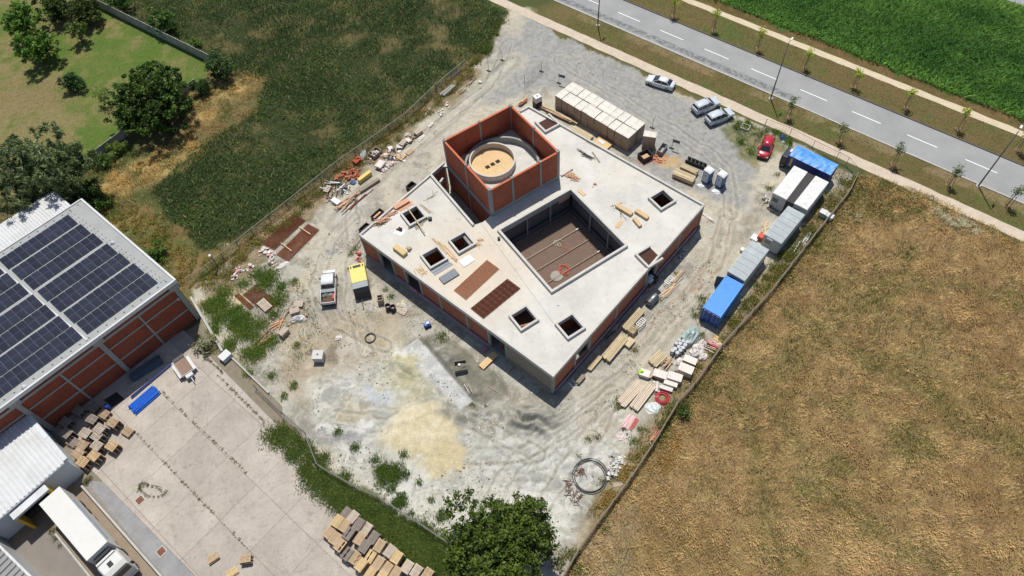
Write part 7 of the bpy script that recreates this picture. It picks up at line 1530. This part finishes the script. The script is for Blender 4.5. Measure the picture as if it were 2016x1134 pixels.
# ================================================================ along the left fence
def lone_pallet(label, px, py, hd, mi, n=1, tilt=0.0, z=0.0, size=(1.2,.8)): return pallet_stack(px, py, n, hd, label, MP[mi], 'loose pallets in the debris', int(px*7+py), size, z0=z)
hl = ang(g(700,395), g(860,255))
lone_pallet('pale pallet box at the upper end of the debris strip', 823,258, hl, 3, 4); lone_pallet('pale flat pallet leaning over the debris near the drive', 793,280, hl+.2, 3, 2, z=.3); lone_pallet('tan flat pallet at the edge of the drive', 807,299, hl, 1, 1); lone_pallet('broken yellow pallet next to the tan flat pallet', 791,308, hl+.15, 0, 2)
lone_pallet('weathered grey pallet at the lower left of the debris', 644,371, hl+.3, 3, 2, z=.1)
tarp_lump('white_sack', 'white and red plastic sack at the upper end of the debris', 'sack', (*g(830,272)[:2],0), .8,.4,.25, M_FOAMW, 90, hl); tarp_lump('white_sack', 'white sack behind the pale pallet box', 'sack', (*g(803,267)[:2],0), .5,.4,.4, M_FOAMW, 91)
t = thing('brick_pallet', 'pallet of red hollow bricks half tumbled by the left fence', 'brick pallet', (*g(703,314,.7)[:2],0), hl)
for i in range(4):
    for j in range(3):
        for k in range(3):
            if (i+j+k) % 5: part('brick', mat('loose_brick', srgb(164,80,54), .9, .25, 4, rnd=.15), t, [((-.5+i*.33,-.3+j*.3,.15+k*.25),(.3,.26,.22),random.uniform(-.1,.1))])
part('pallet_base', M_WOOD_G, t, [((0,0,.02),(1.3,1.0,.04))])
rubble('brick_heap', 'heap of loose red bricks beside the left fence', 'brick heap', [(668,351,.7),(680,343,1.0),(695,338,1.0),(700,348,.8),(685,352,.8)], [mat('loose_brick', srgb(164,80,54), .9, .25, 4, rnd=.15), mat('loose_brick_pale', srgb(176,112,86), .9, .25, 4, rnd=.15)], 110, .2,.4,0,pn='brick',flat=.7,seed=92,hmax=.5)
open_box('rubble_crate', 'wooden crate full of pale rubble in the debris strip', (738,298), (1.7,1.3,.7), hl, M_WOOD_G, M_FOAMW)
rubble('crate_rubble', 'pale rubble pieces filling the wooden crate', 'rubble', [(738,300,.5)], [M_WOOD,M_CONC_L], 26, .12,.35,.5,seed=93,hmax=.15)
tarp_lump('tarpaulin', 'grey tarpaulin draped beside the wooden crate', 'tarpaulin', (*g(715,306)[:2],0), 1.2,.5,.5, mat('grey_tarp', srgb(150,154,152), .5, .2, 2), 94, hl+.5)
simple_box('foam_slab', 'thick white foam slab on the debris heap', 'foam slab', (748,322), (1.4,1.1,.35), hl+.2, M_FOAMW, .35)
rubble('foam_scraps', 'white and pink foam scraps spilling to the drive', 'scrap', [(755,336,.8),(765,328,.9),(750,328,.6),(773,323,.7)], [M_FOAMW,M_FOAMP,M_FOAMW], 90, .12,.45,0,seed=95,hmax=.35,flat=.35)
rubble('timber_debris', 'mixed timber and metal debris between foam and pallets', 'debris', [(760,308,.9),(775,300,.8),(783,312,.8),(790,290,.9),(770,295,.6),(805,278,.6)], [M_WOOD_G,M_WOOD,M_DSK,M_WOOD_O,M_FOAMW], 90, .25,1.0,0,pn='piece',seed=96,hmax=.4,flat=.15)
simple_box('yellow_beam', 'yellow topped timber beam pack in the debris strip', 'beam', (717,345), (2.3,.55,.75), ang(g(706,354,.7),g(730,336,.7)), mat('yellow_formwork', srgb(204,184,110), .7, .12, 2), 0)
simple_box('concrete_beam', 'long grey beam lying in front of the yellow topped pack', 'beam', (727,363), (3.4,.55,.45), ang(g(710,374,.4),g(744,352,.4)), M_WOOD_G, 0)
tarp_lump('blue_sack', 'blue sack among the weeds near the red brick heap', 'sack', (*g(695,360)[:2],0), .5,.4,.45, mat('blue_sack', srgb(98,122,156), .6, .2, 3), 97)
sticks('scrap_metal', 'tangle of grey scrap timber and metal at the lower end of the debris', 'scrap', [(645,368,.9),(675,378,.9),(660,365,.8),(680,372,.7)], [M_WOOD_G,M_ALU,M_DSK], 60, .5,1.8,.08,.04,0,None,seed=98,hmax=.5)
simple_box('fridge', 'white box lying on its side near the lower end of the debris', 'box', (661,395), (.75,1.4,.6), hl, M_TW, 0)
sticks('timber_pile', 'heap of long pinkish planks beside the drive', 'timber', [(683,398,.6),(676,406,.5),(692,392,.5),(700,386,.4)], [M_BOARD,M_WOOD_O,M_WOOD_G], 34, 1.2,2.8,.14,.04,0,ang(g(668,412),g(700,388)),.2,seed=99,hmax=.4)
sticks('steel_beam', 'rusty brown steel profiles at the edge of the left drive', 'steel', [(690,410,.2),(705,398,.2),(718,385,.2)], [M_RUST], 6, 2.6,3.6,.12,.06,0,ang(g(678,420),g(730,374)),.04,seed=101,hmax=.1,pn='profile')
pipes('pipe_bundle', 'grey concrete channel pipe in the weeds by the upper left fence', (869,186),(893,166), 2, .22, 1, M_CONC, 0)
sticks('steel_beam', 'dark beams lying by the fence above the grey channel pipe', 'beams', [(897,147,.3),(902,143,.3)], [M_BLK,M_DARKC], 5, 1.8,2.6,.16,.12,0,hl,.05,seed=102,hmax=.1,pn='beam')
sticks('timber_debris', 'thin scrap timbers at the foot of the upper fence', 'debris', [(910,180,.6),(920,170,.5),(928,160,.5),(838,217,.6)], [M_WOOD_G,M_RUST,M_FOAMW], 26, .5,1.8,.08,.04,0,hl,.3,seed=103,hmax=.15)
rubble('white_rubble', 'small white rubble along the edge of the upper left drive', 'rubble', [(880,208,1.0),(862,222,.9),(850,248,.5),(945,163,.5)], [M_FOAMW,M_CONC_L], 40, .15,.5,0,seed=104,hmax=.1)
open_box('black_tub', 'dark mortar tub behind the left roof edge', (809,364), (1.3,.9,.7), hl, M_DSK); open_box('black_tub', 'long dark trough close to the left facade', (742,420), (1.9,.8,.6), hl, M_DSK, M_BOARD); open_box('black_tub', 'short dark trough at the left corner of the building', (717,447), (1.6,.8,.5), hl, M_DSK)
# left middle: mats and pallets in the weeds
rebar_mat('rebar_mat', 'rusty mat stack nearest the left fence', [(516.5,478.7),(577.6,421.6),(603,434),(541,491.4)], .12, M_RUST, sp=.11, r_=.03)
rebar_mat('rebar_mat', 'rusty mat stack beside the round grey patch', [(545,501),(606,440.6),(630.8,457.3),(568,513.7)], .12, mat('rust_mid', srgb(128,68,40), .95, .3, 3), sp=.11, r_=.03)
for k, (a_, b_, lb) in enumerate((((589,446),(611,461),'upper timber lying across the rusty mats'),((553,478),(574,494),'lower timber lying across the rusty mats'))):
    p, q = g(*a_,.3), g(*b_,.3); c = (p+q)/2; o = part('timber', M_WOOD, None, [((0,0,.06),((q-p).length,.12,.1))]); o.location = (c.x,c.y,.21); o.rotation_euler = (0,0,ang(p,q)); tag(o, lb, 'timber')
rebar_mat('rebar_mat', 'rusty mats overgrown by weeds near the warehouse corner', [(478,580),(504,560),(547,597),(525,617)], .1, M_RUST, sp=.12, r_=.03)
rebar_mat('rebar_mat', 'narrow rusty mat on the pale sand left of the overgrown mats', [(462,582),(470,576),(500,602),(492,610)], .1, mat('rust_mid', srgb(128,68,40), .95, .3, 3), sp=.14, r_=.03)
lone_pallet('white pallet lying on the overgrown rusty mats', 520,600, ang(g(506,588),g(530,612)), 3, 1, z=.2, size=(1.9,1.2))
lone_pallet('grey pallet stack with a plastic bag beside it', 579,611, hl-.6, 3, 6); lone_pallet('weathered pallet fallen behind the grey pallet stack', 587,598, hl-.9, 3, 3)
lone_pallet('pale pallet stack with dark sides below the plastic bag', 557,652, hl, 3, 6)
tarp_lump('plastic_bag', 'crumpled grey plastic bag between the two pallet stacks', 'plastic bag', (*g(586,629)[:2],0), .95,.6,.6, mat('silver_plastic', srgb(176,176,172), .35, .25, 3), 110)
sticks('timber_pile', 'long reddish boards lying in the weeds below the pallets', 'timber', [(520,670,.5),(510,680,.5),(545,640,.6),(560,625,.5)], [M_RUST,M_WOOD_G,M_BOARD], 20, 1.2,3.2,.16,.05,0,ang(g(500,688),g(540,655)),.35,seed=111,hmax=.15)
rubble('white_rubble', 'white rubbish heap in the weeds by the left fence', 'rubbish', [(470,535,1.0),(463,545,.9),(495,525,.9),(530,500,1.0),(522,492,.9),(535,505,.8)], [M_FOAMW,M_FOAMW,M_FOAMP,M_CONC_L], 110, .15,.5,0,seed=112,hmax=.35,flat=.4)
tarp_lump('plastic_sheet', 'white plastic sheet beside the rusty mats', 'plastic sheet', (*g(556,524)[:2],0), 1.2,.4,.25, M_FOAMW, 113, R(35))
t = thing('concrete_block', 'pale concrete chamber block with a hole in its top', 'concrete block', (*g(625,698,1.15)[:2],0), R(-6)); part('body', M_CONC_L, t, [((0,0,.55),(1.25,1.15,1.1))], bevel=.04); part('lid', M_CONC_L, t, [((0,0,1.14),(1.35,1.25,.08))]); MB().lathe([(0,1.185),(.13,1.185)], (0,0,0), 12).build('hole', M_BLK, t)  # hole is a flat black disc, its inner shade painted on
tarp_lump('plastic_bag', 'small black and white bag on the dirt near the concrete block', 'plastic bag', (*g(667,666)[:2],0), .45,.35,.3, M_FOAMW, 114)
t = thing('chimney_blocks', 'stacked hollow chimney blocks beside the yellow generator', 'blocks', (*g(747.5,586,1.0)[:2],0), R(8))
for k in range(3):
    for s in (-1,1): part('block', M_WOOD_G, t, [((0,s*.42,.17+k*.34),(.75,.1,.32)),((s*.33,0,.17+k*.34),(.08,.74,.32)),((0,0,.17+k*.34),(.55,.08,.31))] if s > 0 else [((0,s*.42,.17+k*.34),(.75,.1,.32)),((s*.33,0,.17+k*.34),(.08,.74,.32))])
for k, (x_, y_) in enumerate(((763,602),(773,604))):
    c = g(x_,y_,.8); t = thing('metal_drum', ['left','right'][k]+' one of two dark brown drums beside the chimney blocks', 'drum', (c.x,c.y,0), 0, 'dark drums'); MB().lathe([(0,.15),(.3,.15),(.32,.9),(.36,.9),(.36,0),(0,0)], (0,0,0), 16).build('shell', mat('dark_brown_steel', srgb(62,42,42), .6, .25, 3), t, smooth=False); part('contents', M_CONC, t, [((0,0,.45),(.4,.4,.04))])
lone_pallet('broken pale pallet beside the dark drums', 791,613, R(-30), 3, 1); rubble('white_rubble', 'pale broken boards by the dark drums', 'rubble', [(793,600,.9)], [M_WOOD,M_CONC_L], 30, .2,.6,0,seed=115,hmax=.05,flat=.2)
t = thing('blue_pump', 'small blue and white machine at the edge of the spoil heap', 'machine', (*g(841,638,.5)[:2],0), R(20)); part('body', mat('machine_blue', srgb(52,92,170), .45, .15), t, [((0,0,.45),(.8,.6,.5))], bevel=.06); part('tank', M_TW, t, [((.1,-.05,.78),(.3,.3,.2))]); part('base', M_BLK, t, [((0,0,.1),(.9,.7,.2))]); MB().tube([(-.4,.2,.6),(-.75,.2,.95)], .03, 5).build('handle', M_BLK, t)
open_box('inspection_chamber', 'open square concrete chamber on the grey spoil heap', (906.5,719), (1.55,1.35,.75), R(5), mat('mossy_concrete', srgb(116,114,100), .95, .2, 3), None, .1)
c = g(904,718,.5); o = MB().lathe([(0,.0),(.16,.02),(.16,.3),(0,.34)], (0,0,0), 12).build('drain_cap', M_TW); o.location = (c.x,c.y,.25); tag(o, 'white pipe cap inside the open concrete chamber', 'pipe cap')
p, q = g(947,723,.25), g(976,695,.45); c = (p+q)/2; L = (q-p).length; o = part('ramp_board', M_PLY, None, [((0,0,0),(L,.85,.05),0,0,-math.atan2(.25,L))]); o.location = (c.x,c.y,.33); o.rotation_euler = (0,0,ang(p,q)); tag(o, 'tan plywood ramp leading into the facade opening', 'ramp')
simple_box('foam_block', 'lilac foam block on the ground beside the plywood ramp', 'foam block', (954,686), (.75,.6,.35), R(30), M_XPS, 0)
sticks('timber_offcuts', 'few thin timbers on the spoil heap near the chamber', 'timber', [(912,746,.4),(925,765,.4),(972,762,.4)], [M_WOOD_G,M_CONC_L], 5, .8,2.0,.08,.04,.3,ang(g(915,740),g(932,778)),.4,seed=116)
o = wall_line('timber_prop', g(1000,734), g(1013,722), .1, .3, M_WOOD_G, 'short grey timber prop in the shade of the front facade', 'prop')
for k, (x_, y_) in enumerate(((1124,758),(1131,752))): simple_box('white_tube_pair', ['left','right'][k]+' one of two short white tubes at the bottom corner of the building', 'tube', (x_,y_), (.85,.2,.15), ang(g(1120,754),g(1128,763)), M_TW, 0, group='short white tubes')
f1('foam_panel', sw[2]+.6, sw[2]+2.0, .1, 1.25, .22, .09, M_XPS)
rubble('brick_rubble', 'dark red broken bricks at the left corner of the facade', 'rubble', [(704,508,.7),(708,500,.6)], [mat('loose_brick', srgb(164,80,54), .9, .25, 4, rnd=.15), M_FOAMP], 30, .15,.4,0,seed=117,hmax=.2)
sticks('timber_offcuts', 'long light laths leaning at the left corner of the building', 'laths', [(700,488,.5)], [M_WOOD_G], 5, 1.6,2.6,.06,.04,0,ang(g(700,505),g(706,480)),.3,seed=118,hmax=.1)

LIT = [mat('litter_brown', srgb(120,98,80), .9, .3), mat('litter_grey', srgb(146,142,136), .9, .3), M_FOAMW, M_WOOD_G, M_DSK, mat('brick_chip', srgb(150,100,86), .9, .3)]
rubble('mixed_litter', 'small mixed litter between the debris heaps of the left fence', 'litter', [(650,385,1.2),(675,365,1.2),(700,335,1.3),(722,318,1.3),(745,308,1.2),(768,300,1.2),(790,285,1.1),(812,272,1.0)], LIT, 230, .1,.45,0,pn='scrap',seed=130,hmax=.2,flat=.35)
rubble('mixed_litter', 'small mixed litter in the weeds round the rusty mats', 'litter', [(500,540,1.4),(540,520,1.2),(590,600,1.0),(600,625,.9),(570,640,.9),(540,625,1.0)], LIT, 110, .1,.4,0,pn='scrap',seed=131,hmax=.1,flat=.35)
rubble('mixed_litter', 'small mixed litter between the stores of the right fence', 'litter', [(1300,770,1.0),(1330,735,.9),(1290,745,.8),(1350,700,.8),(1262,790,.8),(1230,850,.8)], LIT, 100, .1,.4,0,pn='scrap',seed=132,hmax=.1,flat=.35)
